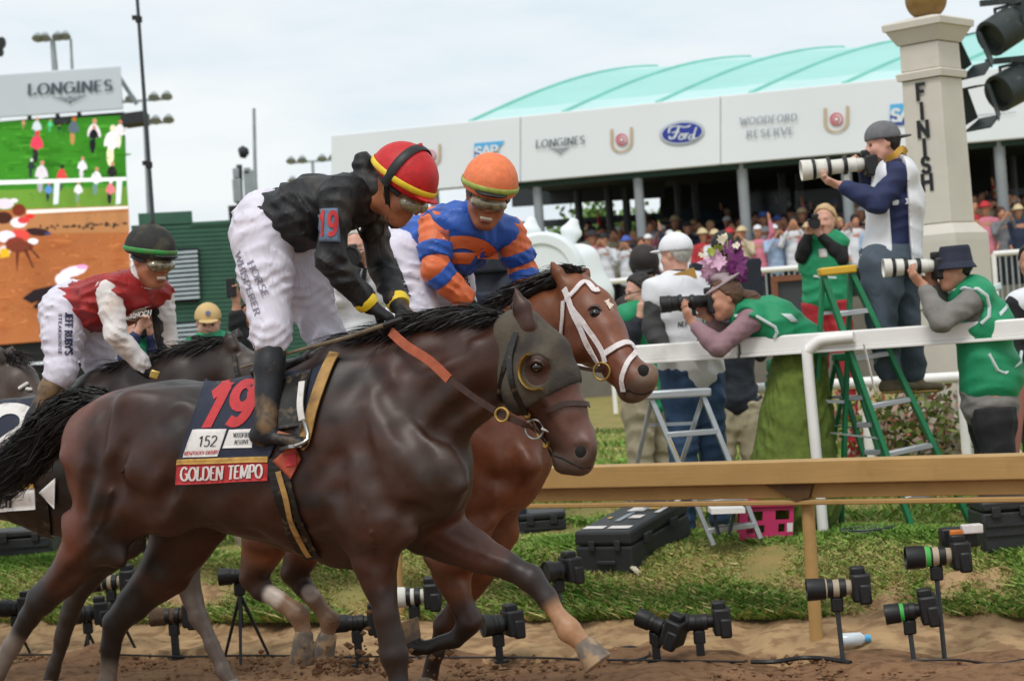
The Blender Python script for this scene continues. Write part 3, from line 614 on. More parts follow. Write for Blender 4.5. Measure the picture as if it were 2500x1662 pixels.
# return wall on the left end
# roof: ribs spring from the eave and run back over a vault
def roofp(x, t):
    u0, v0 = x, ytop(x) + 2; du, dv = 430, 128
    ang = t * math.pi * .5; u = u0 + du * t; v = v0 - dv * math.sin(ang) * (1 - .0 * t) ; d = FPX / (116.6 + (x - 762) * .0059) + 12 * t + .2
    return P(*T('Z', u, v), FPX / d)
ribx = [1083 + 215 * k for k in range(8)]
for x in ribx: MB().tube([roofp(x, t) for t in np.linspace(0, 1, 14)], .05, 8).build('roof_rib', m_rib, tent)
for x0, x1 in zip(ribx[:-1], ribx[1:]):
    for (t0, t1, mt) in ((0, .14, m_memb2), (.14, .34, m_memb), (.34, .58, m_memb), (.58, .76, m_memb), (.76, 1.0, m_memb2)):
        mb = MB(); nu = 5; nv = 4; vs = []
        for j in range(nv + 1):
            for i in range(nu + 1):
                t = t0 + (t1 - t0) * j / nv; a = i / nu; p = roofp(x0, t).lerp(roofp(x1, t), a); p.z -= .07 * math.sin(a * math.pi) * (.3 + .7 * math.sin(t * math.pi / 2)); vs.append(p)
        mb.add(vs, [(j * (nu + 1) + i, j * (nu + 1) + i + 1, (j + 1) * (nu + 1) + i + 1, (j + 1) * (nu + 1) + i) for j in range(nv) for i in range(nu)]); mb.build('roof_panel', mt, tent)
# columns, ceiling, back wall, beams
for x, w_ in ((1236, .2), (1468, .2), (1708, .22), (1946, .22), (2300, .22), (2560, .22), (1000, .2)):
    a = fq('Z', x, ybot(x) - 2, -.3); b = fq('Z', x + 24, 760, -.3); b = Vector((a.x, a.y, b.z)); MB().tube([b, a], w_ * .5, 10).build('column', m_col, tent)
def inner(x, y, dd): q = fq('Z', x, y); return P(*T('Z', x, y), FPX / (q.y + dd))
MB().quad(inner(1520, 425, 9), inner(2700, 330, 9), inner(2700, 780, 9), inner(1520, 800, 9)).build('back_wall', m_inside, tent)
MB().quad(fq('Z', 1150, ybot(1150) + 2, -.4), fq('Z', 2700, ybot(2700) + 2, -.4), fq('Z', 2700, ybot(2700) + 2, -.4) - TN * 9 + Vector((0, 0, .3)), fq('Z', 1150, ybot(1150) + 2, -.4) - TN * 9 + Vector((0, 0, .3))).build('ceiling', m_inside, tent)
for x, y0, y1 in ((1330, 440, 640), (1400, 430, 640), (1440, 430, 640), (1560, 420, 640), (1600, 420, 640), (1800, 400, 640), (1840, 400, 640), (2290, 360, 560), (2330, 360, 560)):
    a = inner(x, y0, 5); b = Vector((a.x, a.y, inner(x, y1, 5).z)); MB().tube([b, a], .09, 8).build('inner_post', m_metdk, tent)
for y in (455, 520): MB().bar(inner(1180, y, 6), inner(1530, y - 22, 6), .15, .45 if y == 455 else .16).build('inner_beam', m_metdk, tent)
m_tglass = M('tinted_glass', '#2b3438', rough=.1, noise=None, alpha=.35)
for k, x in enumerate((1710, 1830, 2260)): MB().quad(inner(x, 440, 4), inner(x + 110, 432, 4), inner(x + 110, 545, 4), inner(x, 550, 4)).build('glass_screen', m_tglass, tent)
for x, y in ((1790, 500), (1850, 508), (1600, 515), (2290, 470)):   # parasols inside
    c_ = inner(x, y, 6); MB().lathe(c_, (0, 0, 1), [(0, 1.0), (.25, .5), (.42, .03)], 12).build('parasol', M('blue_grey_canvas', '#4a6472', rough=.7, noise=(1, .15)), tent)
# terrace under the tent: wall with pickets in front
m_terr = M('terrace_wall', '#6f6a60', rough=.9, noise=(2, .2))
zter = fq('Z', 1700, 705).z
for nm, z_, dd, mat in (('terrace', zter, 0, m_terr),):
    a = fq('Z', 900, 700); b = fq('Z', 2800, 700); a.z = b.z = zter; q = [a + TN * 1.5, b + TN * 1.5, b - TN * 12, a - TN * 12]
    o = MB().hexa([Vector((p.x, p.y, .2)) for p in q] + [Vector((p.x, p.y, zter)) for p in q]).build('terrace', m_terr, None, smooth=0); tag(o, kind='structure')
# ---- logos
def lg(mb, name, mat, p): return mb.build(name, mat, p, smooth=0)
def poly(pts, c, n=.03): return MB().add([fq(c, x, y, n) for x, y in pts], [tuple(range(len(pts)))])
def ptext(txt, c, o, ex, ey, mat, p, n=.04, **kw):
    o, ex, ey = Vector(T(c, *o)), Vector(ex) / CROP[c][2], Vector(ey) / CROP[c][2]; W = text_width(txt, kw.get('gap', .14), kw.get('wscale', 1.0))
    mb, _ = lettering(txt, lambda x, y, l: fq('S', *(o + ex * (x / W) + ey * y)[:], n + .003 * (l % 8)), **kw); return lg(mb, 'lettering', mat, p)
ptext('LONGINES', 'G', (1328, 815), (310, -30), (2, -48), m_letter, panels[1], thick=.16, thin=.08)
wing(lambda x, y: fq('G', x, y, .04), 1485, 815, 75, 40, panels[1], m_letter, -.09)
def shoe(c, cx, cy, w, h, p):
    pts = [(cx + w * math.cos(a) * (1.0 if a > math.pi else 1.0), cy - h * .1 + h * math.sin(a)) for a in [math.radians(200 - 220 * i / 20) for i in range(21)]]
    U = [(cx - w, cy - h)] + [(cx - w * math.cos(math.radians(180 * i / 16)) , cy + h * .15 + h * .85 * math.sin(math.radians(180 * i / 16))) for i in range(17)] + [(cx + w, cy - h)]
    V = [(cx + (x - cx) * .74, cy + (y - cy) * .86 if y > cy else y) for x, y in U]; mb = MB(); n = len(U)
    mb.add([fq(c, x, y - .09 * (x - cx), .03) for x, y in U] + [fq(c, x, y - .09 * (x - cx), .03) for x, y in V], [(i, i + 1, n + i + 1, n + i) for i in range(n - 1)]); lg(mb, 'horseshoe_mark', m_lgold, p)
    for r, mt, k in ((.5, m_lred, .04), (.36, m_lwhite, .05), (.27, m_lred, .06), (.14, m_lwhite, .07)): lg(poly([(cx + w * r * 1.05 * math.cos(a) + (3 if k == .05 else 0), cy - h * .05 + h * r * math.sin(a)) for a in [6.283 * i / 14 for i in range(14)]], c, k), 'rose_mark', mt, p)
shoe('G', 1875, 765, 72, 78, panels[1]); shoe('H', 1155, 765, 82, 82, panels[2]); shoe('G', 655, 865, 68, 70, panels[0])
def oval(c, cx, cy, rx, ry, n, mat, nm, p, sl=-.09): return lg(poly([(cx + rx * math.cos(a), cy + ry * math.sin(a) + sl * rx * math.cos(a)) for a in [6.283 * i / 32 for i in range(32)]], c, n), nm, mat, p)
oval('H', 170, 848, 142, 76, .03, m_lgrey, 'oval_mark', panels[1]); oval('H', 170, 848, 137, 72, .036, m_lwhite, 'oval_mark', panels[1]); oval('H', 170, 848, 128, 64, .042, m_fblue, 'oval_mark', panels[1])
mb = MB()   # script lettering in the oval
def script(pts, w0, c='H', n=.05):
    cs = bez([Vector((x, y, 0)) for x, y in pts], 22); vs = []
    for i, p in enumerate(cs):
        e = (cs[min(i + 1, 21)] - cs[max(i - 1, 0)]).normalized(); w1 = w0 * (.55 + .45 * abs(e.y)); vs += [fq(c, p.x - e.y * w1, p.y + e.x * w1, n), fq(c, p.x + e.y * w1, p.y - e.x * w1, n)]
    mb.add(vs, [(2 * i, 2 * i + 1, 2 * i + 3, 2 * i + 2) for i in range(21)])
script([(85, 850), (95, 815), (140, 805), (190, 812), (225, 800)], 6); script([(150, 812), (135, 850), (118, 880), (95, 885), (90, 870)], 7, n=.052); script([(105, 848), (130, 842), (155, 846)], 5, n=.054)
script([(165, 855), (150, 880), (165, 892), (182, 872), (168, 855), (190, 858)], 5, n=.056); script([(195, 850), (190, 888), (198, 862), (214, 852)], 5, n=.058); script([(240, 860), (218, 868), (216, 888), (235, 886), (252, 840), (262, 812)], 5, n=.06); script([(250, 850), (244, 884), (260, 880)], 5, n=.062); lg(mb, 'script_lettering', m_lwhite, panels[1])
ptext('WOODFORD', 'H', (540, 800), (362, -30), (2, -46), m_lgrey, panels[2], thick=.16, thin=.08, gap=.2); ptext('RESERVE', 'H', (582, 880), (300, -26), (2, -44), m_lgrey, panels[2], thick=.16, thin=.08, gap=.2)
def sap(c, x0, y0, w, h, p):
    sl = -.09; q = lambda a, b: (x0 + a * w, y0 + b * h + sl * a * w)
    lg(poly([q(0, 0), q(1, 0), q(.75, .5), q(0, .5)], c, .03), 'logo_block', m_sblue, p); lg(poly([q(0, .5), q(.75, .5), q(.5, 1), q(0, 1)], c, .031), 'logo_block', m_dblue, p)
    ptext('SAP', c, (x0 + .04 * w, y0 + h * .8), (w * .72, w * .72 * sl), (0, -h * .56), m_lwhite, p, thick=.26, thin=.2, serif=False, gap=.02)
sap('G', 935, 785, 195, 105, panels[0]); sap('H', 1497, 668, 260, 135, panels[2])
lg(MB().quad(fq('H', 2050, 740, .04), fq('H', 2300, 720, .04), fq('H', 2300, 716, .04), fq('H', 2050, 735, .04)), 'sign_stroke', m_lgrey, panels[3])

# ------------------------------------------------------------ trees seen through the open end of the tent
m_leaf = M('tree_leaves', attr='col', rough=.7, noise=None, spec=.2); m_bark = M('tree_bark', '#4a3c30', rough=.9, noise=(6, .3))
def tree(label, u, v, s, H, R, seed):
    rgt = np.random.default_rng(seed); b = P(*T('Z', u, v), s); b.z = .5; o = thing('tree', label, 'tree', b, 'trees behind the tent')
    MB().tube([b, b + Vector((.1, 0, H * .35)), b + Vector((-.1, .1, H * .7))], [.22, .16, .05], 8).build('trunk', m_bark, o)
    for k in range(4): a = k * 1.6; MB().tube([b + Vector((0, 0, H * (.35 + .08 * k))), b + Vector((math.cos(a) * R * .6, math.sin(a) * R * .6, H * (.6 + .07 * k)))], [.08, .02], 6).build('limb', m_bark, o)
    n = 5200; cl = rgt.normal(size=(26, 3)); cl /= np.linalg.norm(cl, axis=1)[:, None]; cl *= (R * rgt.uniform(.35, .95, (26, 1))); ci = rgt.integers(0, 26, n)
    p = np.array(b) + [0, 0, H * .68] + cl[ci] * [1, 1, .75] + rgt.normal(0, R * .17, (n, 3)); r = rgt.uniform(.09, .2, n); a = rgt.normal(size=(n, 3)); a /= np.linalg.norm(a, axis=1)[:, None]; c_ = np.cross(a, rgt.normal(size=(n, 3))); c_ /= np.linalg.norm(c_, axis=1)[:, None]
    v = np.stack([p - a * r[:, None], p - c_ * r[:, None] * .5, p + a * r[:, None], p + c_ * r[:, None] * .5], 1).reshape(-1, 3); me = mesh_np('crown', v, np.arange(n * 4).reshape(-1, 4), False)
    base = np.array(C('#5d7a3e')) * rgt.uniform(.6, 1.3, (26, 1))[ci] * rgt.uniform(.8, 1.2, (n, 1)); set_col(me, np.repeat(base, 4, 0)); mk('crown', me, m_leaf, o)
tree('leafy tree seen through the tent between the first grey columns', 1280, 600, 72, 5.4, 1.7, 1)
tree('leafy tree seen through the tent left of the second grey column', 1430, 600, 72, 5.9, 1.8, 2)
tree('smaller leafy tree behind the orange cap, seen through the tent', 1180, 600, 70, 4.9, 1.6, 3)

# ------------------------------------------------------------ finish post
m_stone = M('painted_stone', '#cfc9bd', rough=.75, noise=(3, .06), dirt=('#a89f90', 3, .58, .35), bump=(40, .2, .006)); m_ball = M('bronze_ball', '#8a6c3c', rough=.5, metal=.3, noise=(10, .25)); m_blk = M('black_letters', '#15161a', rough=.5, noise=None)
SP = 290; pc = P(2290, 400, SP); fpst = thing('finish_post', 'square stone finish post with bronze ball and FINISH painted downwards', 'post', Vector((pc.x, pc.y, gz(pc))))
Q = math.radians(2)
pax = lambda h: [Vector((math.cos(Q + math.pi / 2 * k), math.sin(Q + math.pi / 2 * k), 0)) * h for k in range(4)]
zq = lambda y: P(2290, y, SP).z
def ring_sq(mb, prof):
    vs = []; [vs.extend([Vector((pc.x, pc.y, z)) + o for o in pax(r)]) for z, r in prof]
    fs = [(4 * i + k, 4 * i + (k + 1) % 4, 4 * i + 4 + (k + 1) % 4, 4 * i + 4 + k) for i in range(len(prof) - 1) for k in range(4)] + [(3, 2, 1, 0), tuple(range(4 * len(prof) - 4, 4 * len(prof)))]
    return mb.add(vs, fs)
R0 = .265
ring_sq(MB(), [(zq(548), R0 + .012), (zq(195), R0 - .008)]).build('shaft', m_stone, fpst, smooth=0, bevel=.01)
ring_sq(MB(), [(zq(194), R0 + .03), (zq(178), R0 + .04), (zq(174), R0 + .01)]).build('collar', m_stone, fpst, smooth=0)
ring_sq(MB(), [(zq(173), R0 - .005), (zq(108), R0 - .01)]).build('upper_shaft', m_stone, fpst, smooth=0, bevel=.01)
ring_sq(MB(), [(zq(107), R0 + .01), (zq(92), R0 + .05), (zq(72), R0 + .1), (zq(71), R0 + .125), (zq(56), R0 + .13), (zq(52), R0 + .11), (zq(38), .08)]).build('capital', m_stone, fpst, smooth=0)
bc = Vector((pc.x, pc.y, zq(-3))); MB().lathe(bc - Vector((0, 0, .175)), (0, 0, 1), [(.175 - .175 * math.cos(a), max(.175 * math.sin(a), .004)) for a in [math.pi * i / 20 for i in range(21)]], 28).build('ball', m_ball, fpst)
ring_sq(MB(), [(zq(548) - .7, R0 + .12), (zq(592), R0 + .12), (zq(575), R0 + .115), (zq(549), R0 + .02)]).build('pedestal', m_stone, fpst, smooth=0)
ring_sq(MB(), [(gz(pc) - .1, R0 + .1), (zq(548) - .72, R0 + .1)]).build('plinth', m_stone, fpst, smooth=0)
vv = pax(1.0); vv = [v / (2 ** .5) * 1 for v in vv]
# the face turned to the left of the picture: its outward normal and its horizontal axis
cand = []
for k in range(4):
    a, b = pax(1)[k], pax(1)[(k + 1) % 4]; nr = ((a + b) / 2).normalized(); cand.append((nr, (b - a).normalized()))
face = [c_ for c_ in cand if c_[0].y < 0]; face = min(face, key=lambda c_: c_[0].x); fn_, fx = face; fx = fx if fx.x > 0 else -fx
for i, (ch, yy) in enumerate(zip('FINISH', (226, 273, 317, 361, 404, 446))):
    zc = zq(yy); c_ = Vector((pc.x, pc.y, zc)) + fn_ * (R0 / 2 ** .5 + .012); gw = GLY[ch][0] * .135
    flat_text('letter', ch, c_ - fx * gw / 2 - Vector((0, 0, .062)), fx * gw, Vector((0, 0, .124)), m_blk, fpst, fn_, thick=.26, thin=.24, serif=False)
# ------------------------------------------------------------ stage lamps at the right edge
m_lampblk = M('dark_lamp_paint', '#27302f', rough=.5, noise=(8, .3), dirt=('#6a6a58', 14, .62, .4))
for i, (lab, x0, y0, x1, y1) in enumerate((('upper dark stage lamp with open barn doors at the right edge', 2352, 110, 2060, 300), ('lower dark stage lamp with open barn doors at the right edge', 2380, 500, 2110, 640))):
    a = PC('H', x0, y0, 230); b = PC('H', x1, y1, 230) - Vector((0, .25, 0)); o = thing('stage_lamp', lab, 'lamp', b, 'dark stage lamps'); e = (b - a).normalized()
    L = (b - a).length; MB().lathe(a - e * .2, e, [(0, .1), (.05, .17), (.2, .2), (.22, .16), (L * .55, .17), (L * .6, .2), (L + .1, .2), (L + .1, .16), (L + .02, .15)], 18).build('housing', m_lampblk, o)
    s_ = e.cross(Vector((0, 0, 1))).normalized(); u_ = s_.cross(e); f_ = b + e * .12
    for k, (d0, w0) in enumerate(((u_, s_), (-u_, s_), (s_, u_), (-s_, u_))):
        r0 = f_ + d0 * .17; tip = r0 + e * (.22 if k < 2 else .16) + d0 * (.06 if k < 2 else .12); MB().add([r0 - w0 * .16, r0 + w0 * .16, tip + w0 * .2, tip - w0 * .2], [(0, 1, 2, 3)]).build('barn_door', m_lampblk, o, smooth=0).modifiers.new('t', 'SOLIDIFY').thickness = .012
    m_ = a.lerp(b, .35); MB().tube([m_ + s_ * .21, m_ + s_ * .22 + Vector((0, 0, .22)), m_ - s_ * .22 + Vector((0, 0, .22)), m_ - s_ * .21], .02, 8).build('yoke', m_lampblk, o); MB().bar(m_ + Vector((-.3, 0, .26)), m_ + Vector((1.2, 0, .30)), .06, .06).build('hanging_bar', m_lampblk, o)
# ------------------------------------------------------------ white clock with ears
m_gloss = M('white_gloss', '#e6ecee', rough=.3, noise=(2, .04)); m_face = M('clock_face', '#b9c9c6', rough=.4, noise=(3, .08))
SK = 205; ck = thing('clock', 'white rounded clock housing with two tall ear shapes behind the bay horse', 'clock', P(1330, 900, SK)); cc_ = P(1322, 668, SK)
cn = Vector((-.12, -1, .02)).normalized()
MB().lathe(cc_ - cn * .45, cn, [(0, .40), (.03, .48), (.2, .52), (.45, .5), (.5, .46), (.5, .36), (.47, .34)], 32).build('housing', m_gloss, ck)
MB().lathe(cc_ - cn * .05, cn, [(0, .35), (.055, .345)], 32).build('dial', m_face, ck)
s = SDF(); s.chain([(P(1405, 640, SK - 3), (.22, .3)), (P(1425, 720, SK - 3), (.25, .34)), (P(1430, 840, SK - 3), (.3, .38))], .1); me, _, _ = s.mesh('shoulder', .03, 1); mk('shoulder', me, m_gloss, ck)
for a, b, tl in (((1290, 595), (1298, 535), 0), ((1385, 600), (1402, 538), 0)):
    s = SDF(); A0, B0 = P(*a, SK - 5), P(*b, SK - 5); s.chain([(A0, (.05, .09)), (A0.lerp(B0, .55), (.055, .115)), (B0, (.03, .06))], .05, (0, 1, 0)); me, _, _ = s.mesh('ear', .02, 1); mk('ear', me, m_gloss, ck)
rx_ = cn.cross(Vector((0, 0, 1))).normalized(); rx_ = rx_ if rx_.x > 0 else -rx_
flat_text('lettering', 'LONGINES', cc_ + cn * .012 - rx_ * .2 + Vector((0, 0, -.08)), rx_ * .4, Vector((0, 0, .055)), m_letter, ck, cn, thick=.2, thin=.1)
MB().bar(cc_ + cn * .014, cc_ + cn * .014 + Vector((.0, 0, .2)), .02, .012).build('hand', m_letter, ck); MB().bar(cc_ + cn * .014, cc_ + cn * .014 + rx_ * .12, .02, .012).build('hand', m_letter, ck)
for u_ in (1268, 1375): a = P(u_, 760, SK); MB().bar(a, Vector((a.x, a.y, gz(a))), .08, .08).build('leg', m_gloss, ck)
# ------------------------------------------------------------ barrier fence with pickets and the framed board
bf = thing('barrier_fence', 'white topped picket barrier in front of the crowd', 'fence', P(1850, 800, 165))
for (xa, ya, xb, yb) in ((1180, 708, 1300, 700), (1480, 688, 1700, 672), (1700, 672, 1995, 650), (2425, 620, 2600, 606)):
    a, b = P(xa, ya, 165), P(xb, yb, 165); MB().tube([a, b], .04, 8).build('top_rail', m_whitepaint, bf); n_ = int((b - a).length / .085)
    low = Vector((0, 0, -.95)); MB().bar(a + low, b + low, .04, .04).build('bottom_rail', m_metal, bf)
    if xa >= 1700 or xa < 1200:
        for i in range(n_ + 1): p = a.lerp(b, i / n_); MB().bar(p - Vector((0, 0, .03)), p + low, .02, .02, (0, 1, 0)).build('picket', m_metal, bf, smooth=0)
    for i in (0, 1): p = a.lerp(b, i); MB().bar(p, Vector((p.x, p.y, .5)), .06, .06, (0, 1, 0)).build('post', m_whitepaint, bf)
bd = thing('framed_board', 'brown framed dark board standing behind the ladder', 'board', P(1945, 860, 200)); b0, b1 = P(1900, 680, 200), P(1990, 860, 200)
c_ = (b0 + b1) / 2; MB().box(c_, Vector((.24, 0, 0)), Vector((0, .03, 0)), Vector((0, 0, .44))).build('panel', M('board_dark', '#3a3c40', rough=.6, noise=(5, .15)), bd)
m_brownw = M('brown_wood', '#7a4a32', rough=.6, noise=(6, .2))
for o_, x, z in ((Vector((-.25, -.04, 0)), .035, .48), (Vector((.25, -.04, 0)), .035, .48)): MB().box(c_ + o_, Vector((x, 0, 0)), Vector((0, .04, 0)), Vector((0, 0, z))).build('frame_side', m_brownw, bd)
for z in (.46, -.46): MB().box(c_ + Vector((0, -.045, z)), Vector((.28, 0, 0)), Vector((0, .04, 0)), Vector((0, 0, .035))).build('frame_rail', m_brownw, bd)
for sx in (-.2, .2): MB().bar(c_ + Vector((sx, .02, -.48)), Vector((c_.x + sx, c_.y + .02, gz(c_))), .05, .05, (0, 1, 0)).build('leg', m_brownw, bd)
# ------------------------------------------------------------ ground height (track, bank, infield) used by everything that stands on it


# ------------------------------------------------------------ shared materials
m_coat = M('horse_coat', attr='col', rough=.43, noise=(34, .18), bump=(420, .3, .002, (1, 1, 1.6)), spec=.5, dirt=('#4a3f36', 3.2, .55, .14))
m_hair = M('horse_hair', '#120e0d', rough=.45, noise=(40, .4), spec=.5)
m_hair2 = M('horse_hair_brown', '#1c1310', rough=.5, noise=(40, .4))
m_hoof = M('hoof_horn', '#6d6258', rough=.7, noise=(30, .3), dirt=('#a98a66', 18, .45, .8), bump=(40, .4, .004))
m_eye = M('dark_eye', '#0a0706', rough=.08, noise=None, spec=.8)
m_nost = M('nostril_inside', '#0c0807', rough=.8, noise=None)
m_leather = M('black_leather', '#14110f', rough=.45, noise=(30, .3), dirt=('#7c6a50', 25, .55, .5))
m_lbrown = M('brown_leather', '#3a241b', rough=.5, noise=(30, .3))
m_whiteleather = M('white_bridle_leather', '#dcd3d2', rough=.5, noise=(40, .15), dirt=('#a58c76', 20, .55, .6))
m_brass = M('brass', '#b99a55', rough=.35, metal=.9, noise=(30, .2))
m_steel = M('steel', '#a9a9a6', rough=.3, metal=.9, noise=(30, .2))

def horse(root, pl, torso, neck, head, legs, muscles=(), ears=(), paint=(), base=('#3a221a', '#22140f'), dust=None, hood=None, eye=None, nostril=None, vox=.0125, headn=None, seed=1, grooves=(), ridges=()):
    q = lambda t: pl.pt(t[0], t[1], t[2], t[3])
    n = tuple(pl.n); s = SDF()
    s.chain([(q(t), (t[4], t[5])) for t in torso], .06, n)
    s.chain([(q(t), (t[4], t[5])) for t in neck], .07, n)
    hn = headn or n
    s.chain([(q(t), (t[4], t[5])) for t in head['chain']], .03, hn)
    for t in head.get('ell', ()):
        s.ell(q(t), (t[4], t[5], t[6]), None if len(t) < 8 else t[7], .03) if len(t) < 8 else s.ell(q(t), (t[4], t[5], t[6]), t[7], .03)
    for a_, b_, r_ in head.get('caps', ()): s.cap(q(a_), q(b_), r_, r_ * .7, .018)
    X = np.array(pl.t); Nn = np.array(pl.n)
    for (c, x, y, nn, rx, rn, rz, tilt, k) in muscles:
        ca, sa = math.cos(math.radians(tilt)), math.sin(math.radians(tilt))
        ex = X * ca + np.array([0, 0, 1]) * sa; ez = -X * sa + np.array([0, 0, 1]) * ca
        s.ell(pl.pt(c, x, y, nn), (rx, rn, rz), [ex, Nn, ez], k)
    paints = []
    for L in legs:
        pts = [(q(t), (t[4], t[5])) for t in L['chain']]
        for i in range(len(pts) - 1): s.cap(pts[i][0], pts[i + 1][0], pts[i][1], pts[i + 1][1], L.get('k', .045) if i < 2 else .018, n)
        dk = L.get('dark', 2)
        for i in range(dk, len(pts) - 1): paints.append((pts[i][0], pts[i + 1][0], .16, L.get('col', '#15100e'), L.get('str', .9)))
    paints += list(paint)
    for t in head.get('sub', ()): s.ell(q(t), (t[4], t[4], t[4]), None, .015, True)
    for a, b, r0, r1 in ears:
        A, B = q(a), q(b); s.chain([(A, (r0 * .7, r0)), (A.lerp(B, .5), (r0 * .6, r0 * .95)), (B, (r1, r1))], .015, hn)
    if grooves or ridges:      # lay furrows between the muscles, and veins and tendons, on the near surface
        _, v0, f0 = s.mesh('rough', .03, 1); b0 = BVHTree.FromPolygons([tuple(x) for x in v0], [tuple(int(i) for i in x) for x in f0])
        for L, sub in ((grooves, True), (ridges, False)):
            for pts, r, dep in L:
                pp = [proj(b0, pl, pl.pt('S', x, y), (r - dep) if sub else (dep - r)) for x, y in pts]; n_ = len(pp) - 1
                for i in range(n_):
                    ra = r * (.55 + .45 * math.sin(math.pi * (i + .2) / (n_ + .4))); s.cap(pp[i], pp[i + 1], ra, r * (.55 + .45 * math.sin(math.pi * (i + 1) / (n_ + .4))), .03 if sub else .01, None, sub)
    s.noise = (.005, .14, seed, 'iso'); me, v, f = s.mesh('body', vox, 1)
    # coat colouring
    rg = np.random.default_rng(seed); nzv = np.zeros(len(v))
    for wl in (.9, .5, .3, .2, .13):
        kv = rg.normal(size=3); kv *= 6.28 / (np.linalg.norm(kv) * wl); kv2 = rg.normal(size=3); kv2 *= 6.28 / (np.linalg.norm(kv2) * wl)
        nzv += wl ** .5 * np.sin(v @ kv + rg.uniform(0, 6)) * np.sin(v @ kv2 + rg.uniform(0, 6))
    wgt = np.clip(.5 + .8 * nzv, 0, 1)[:, None]
    col = np.array(C(base[0])) * wgt + np.array(C(base[1])) * (1 - wgt)
    for a, b, r, cc, st in paints:
        a = np.array(a); b = np.array(b); e = b - a; L2 = max(e.dot(e), 1e-9); t = np.clip((v - a) @ e / L2, 0, 1)
        d = np.linalg.norm(v - (a + t[:, None] * e), axis=1); wt = np.clip((r - d) / (.5 * r), 0, 1); wt = (wt * wt * (3 - 2 * wt) * st)[:, None]
        col = col * (1 - wt) + np.array(C(cc)) * wt
    set_col(me, col)
    body = mk('body', me, m_coat, root)
    for L in legs:
        if 'hoof' in L:
            a, b = q(L['hoof'][0]), q(L['hoof'][1]); d = b - a
            MB().lathe(a, d, [(-.01, .034), (.0, .042), (d.length * .5, .051), (d.length * .95, .06), (d.length, .056)], 16).build('hoof', m_hoof, root)
    bv = BVHTree.FromPolygons([tuple(x) for x in v], [tuple(int(i) for i in x) for x in f])
    if eye:
        p = proj(bv, pl, q(eye), -.008); se = SDF().ell(p, (.024, .022, .021)); e, _, _ = se.mesh('eye', .004); mk('eye', e, m_eye, root)
    if nostril:
        p = proj(bv, pl, q(nostril), -.011); se = SDF().ell(p, (.028, .02, .034), None); e, _, _ = se.mesh('nostril', .004); mk('nostril', e, m_nost, root)
    return body, bv, q
def proj(bv, pl, p, off=.006, maxd=1.2):
    """push a point on the plane out to the near flank"""
    o = Vector((0, 0, CAMH)); d = (p - o).normalized(); h = bv.ray_cast(o, d, 40)
    if h[0] is None or h[3] > (p - o).length + .05:
        h = bv.find_nearest(p + pl.n * .05)
    return h[0] + (h[1] + pl.n).normalized() * off
def snap(bv, p, off=.006):
    h = bv.find_nearest(p); d = (h[1] if h[1].dot(p - h[0]) >= 0 or True else -h[1]); return h[0] + d * off
def strap(name, pts, w, mat, parent, bv=None, off=.006, n=24, thick=.004, up=None):
    """a flat leather strap lying along a curve (snapped to a surface when bv is given)"""
    cs = bez(pts, n); vs = []; fs = []
    nr = []
    for i, p in enumerate(cs):
        if bv:
            h = bv.find_nearest(p); cs[i] = h[0] + h[1] * off; nr.append(h[1])
        else: nr.append(Vector(up) if up else Vector((0, -1, 0)))
    for i, p in enumerate(cs):
        e = (cs[min(i + 1, n - 1)] - cs[max(i - 1, 0)]).normalized(); sd = e.cross(nr[i]).normalized() * (w / 2); o = nr[i] * thick
        vs += [p - sd, p + sd, p + sd + o, p - sd + o]
    for i in range(n - 1):
        for k in range(4): fs.append((4 * i + k, 4 * i + (k + 1) % 4, 4 * i + 4 + (k + 1) % 4, 4 * i + 4 + k))
    fs += [(0, 3, 2, 1), (4 * n - 4, 4 * n - 3, 4 * n - 2, 4 * n - 1)]
    return mk(name, mesh_np(name, [tuple(x) for x in vs], fs, False), mat, parent)
def ring(name, c, r, t, mat, parent, nrm=(0, -1, 0)):
    nrm = Vector(nrm).normalized(); a = nrm.orthogonal().normalized(); b = nrm.cross(a); c = Vector(c)
    pts = [c + a * r * math.cos(q) + b * r * math.sin(q) for q in [2 * math.pi * i / 20 for i in range(21)]]
    return MB().tube(pts, t, 8, False).build(name, mat, parent)
def mane(root, roots, drift, length, count, mat, spread=.03, width=.007, name='mane', side=None):
    """roots: curve of the crest; hairs start along it and blow along drift"""
    st = []
    for i in range(count):
        t = random.random(); j = t * (len(roots) - 1); k = min(int(j), len(roots) - 2); p = roots[k].lerp(roots[k + 1], j - k)
        L = length * random.uniform(.55, 1.15); d = Vector(drift) + Vector((random.gauss(0, .17), random.gauss(0, .17), random.gauss(0, .13)))
        sd = (side or Vector((0, -1, 0))) * random.uniform(-.2, .9); p = p + Vector((random.gauss(0, .01), random.gauss(0, .014), random.gauss(0, .008)))
        st.append([p, p + Vector((0, 0, L * .1)) + d * L * .2 + sd * L * .12, p + Vector((0, 0, L * .06)) + d * L * .55 + sd * L * .35, p + Vector((0, 0, -L * .1)) + d * L * .9 + sd * L * .45])
        st[-1] = bez(st[-1], 7)
    sm = SDF(); sm.chain([(p + (side or Vector((0, -1, 0))) * .012, .026) for p in roots[::2]], .02); sm.noise = (.006, .03, 3, 'iso'); me, _, _ = sm.mesh('mane_base', .012, 1); mk('mane_base', me, mat, root)
    return hair(name, st, mat, root, width)

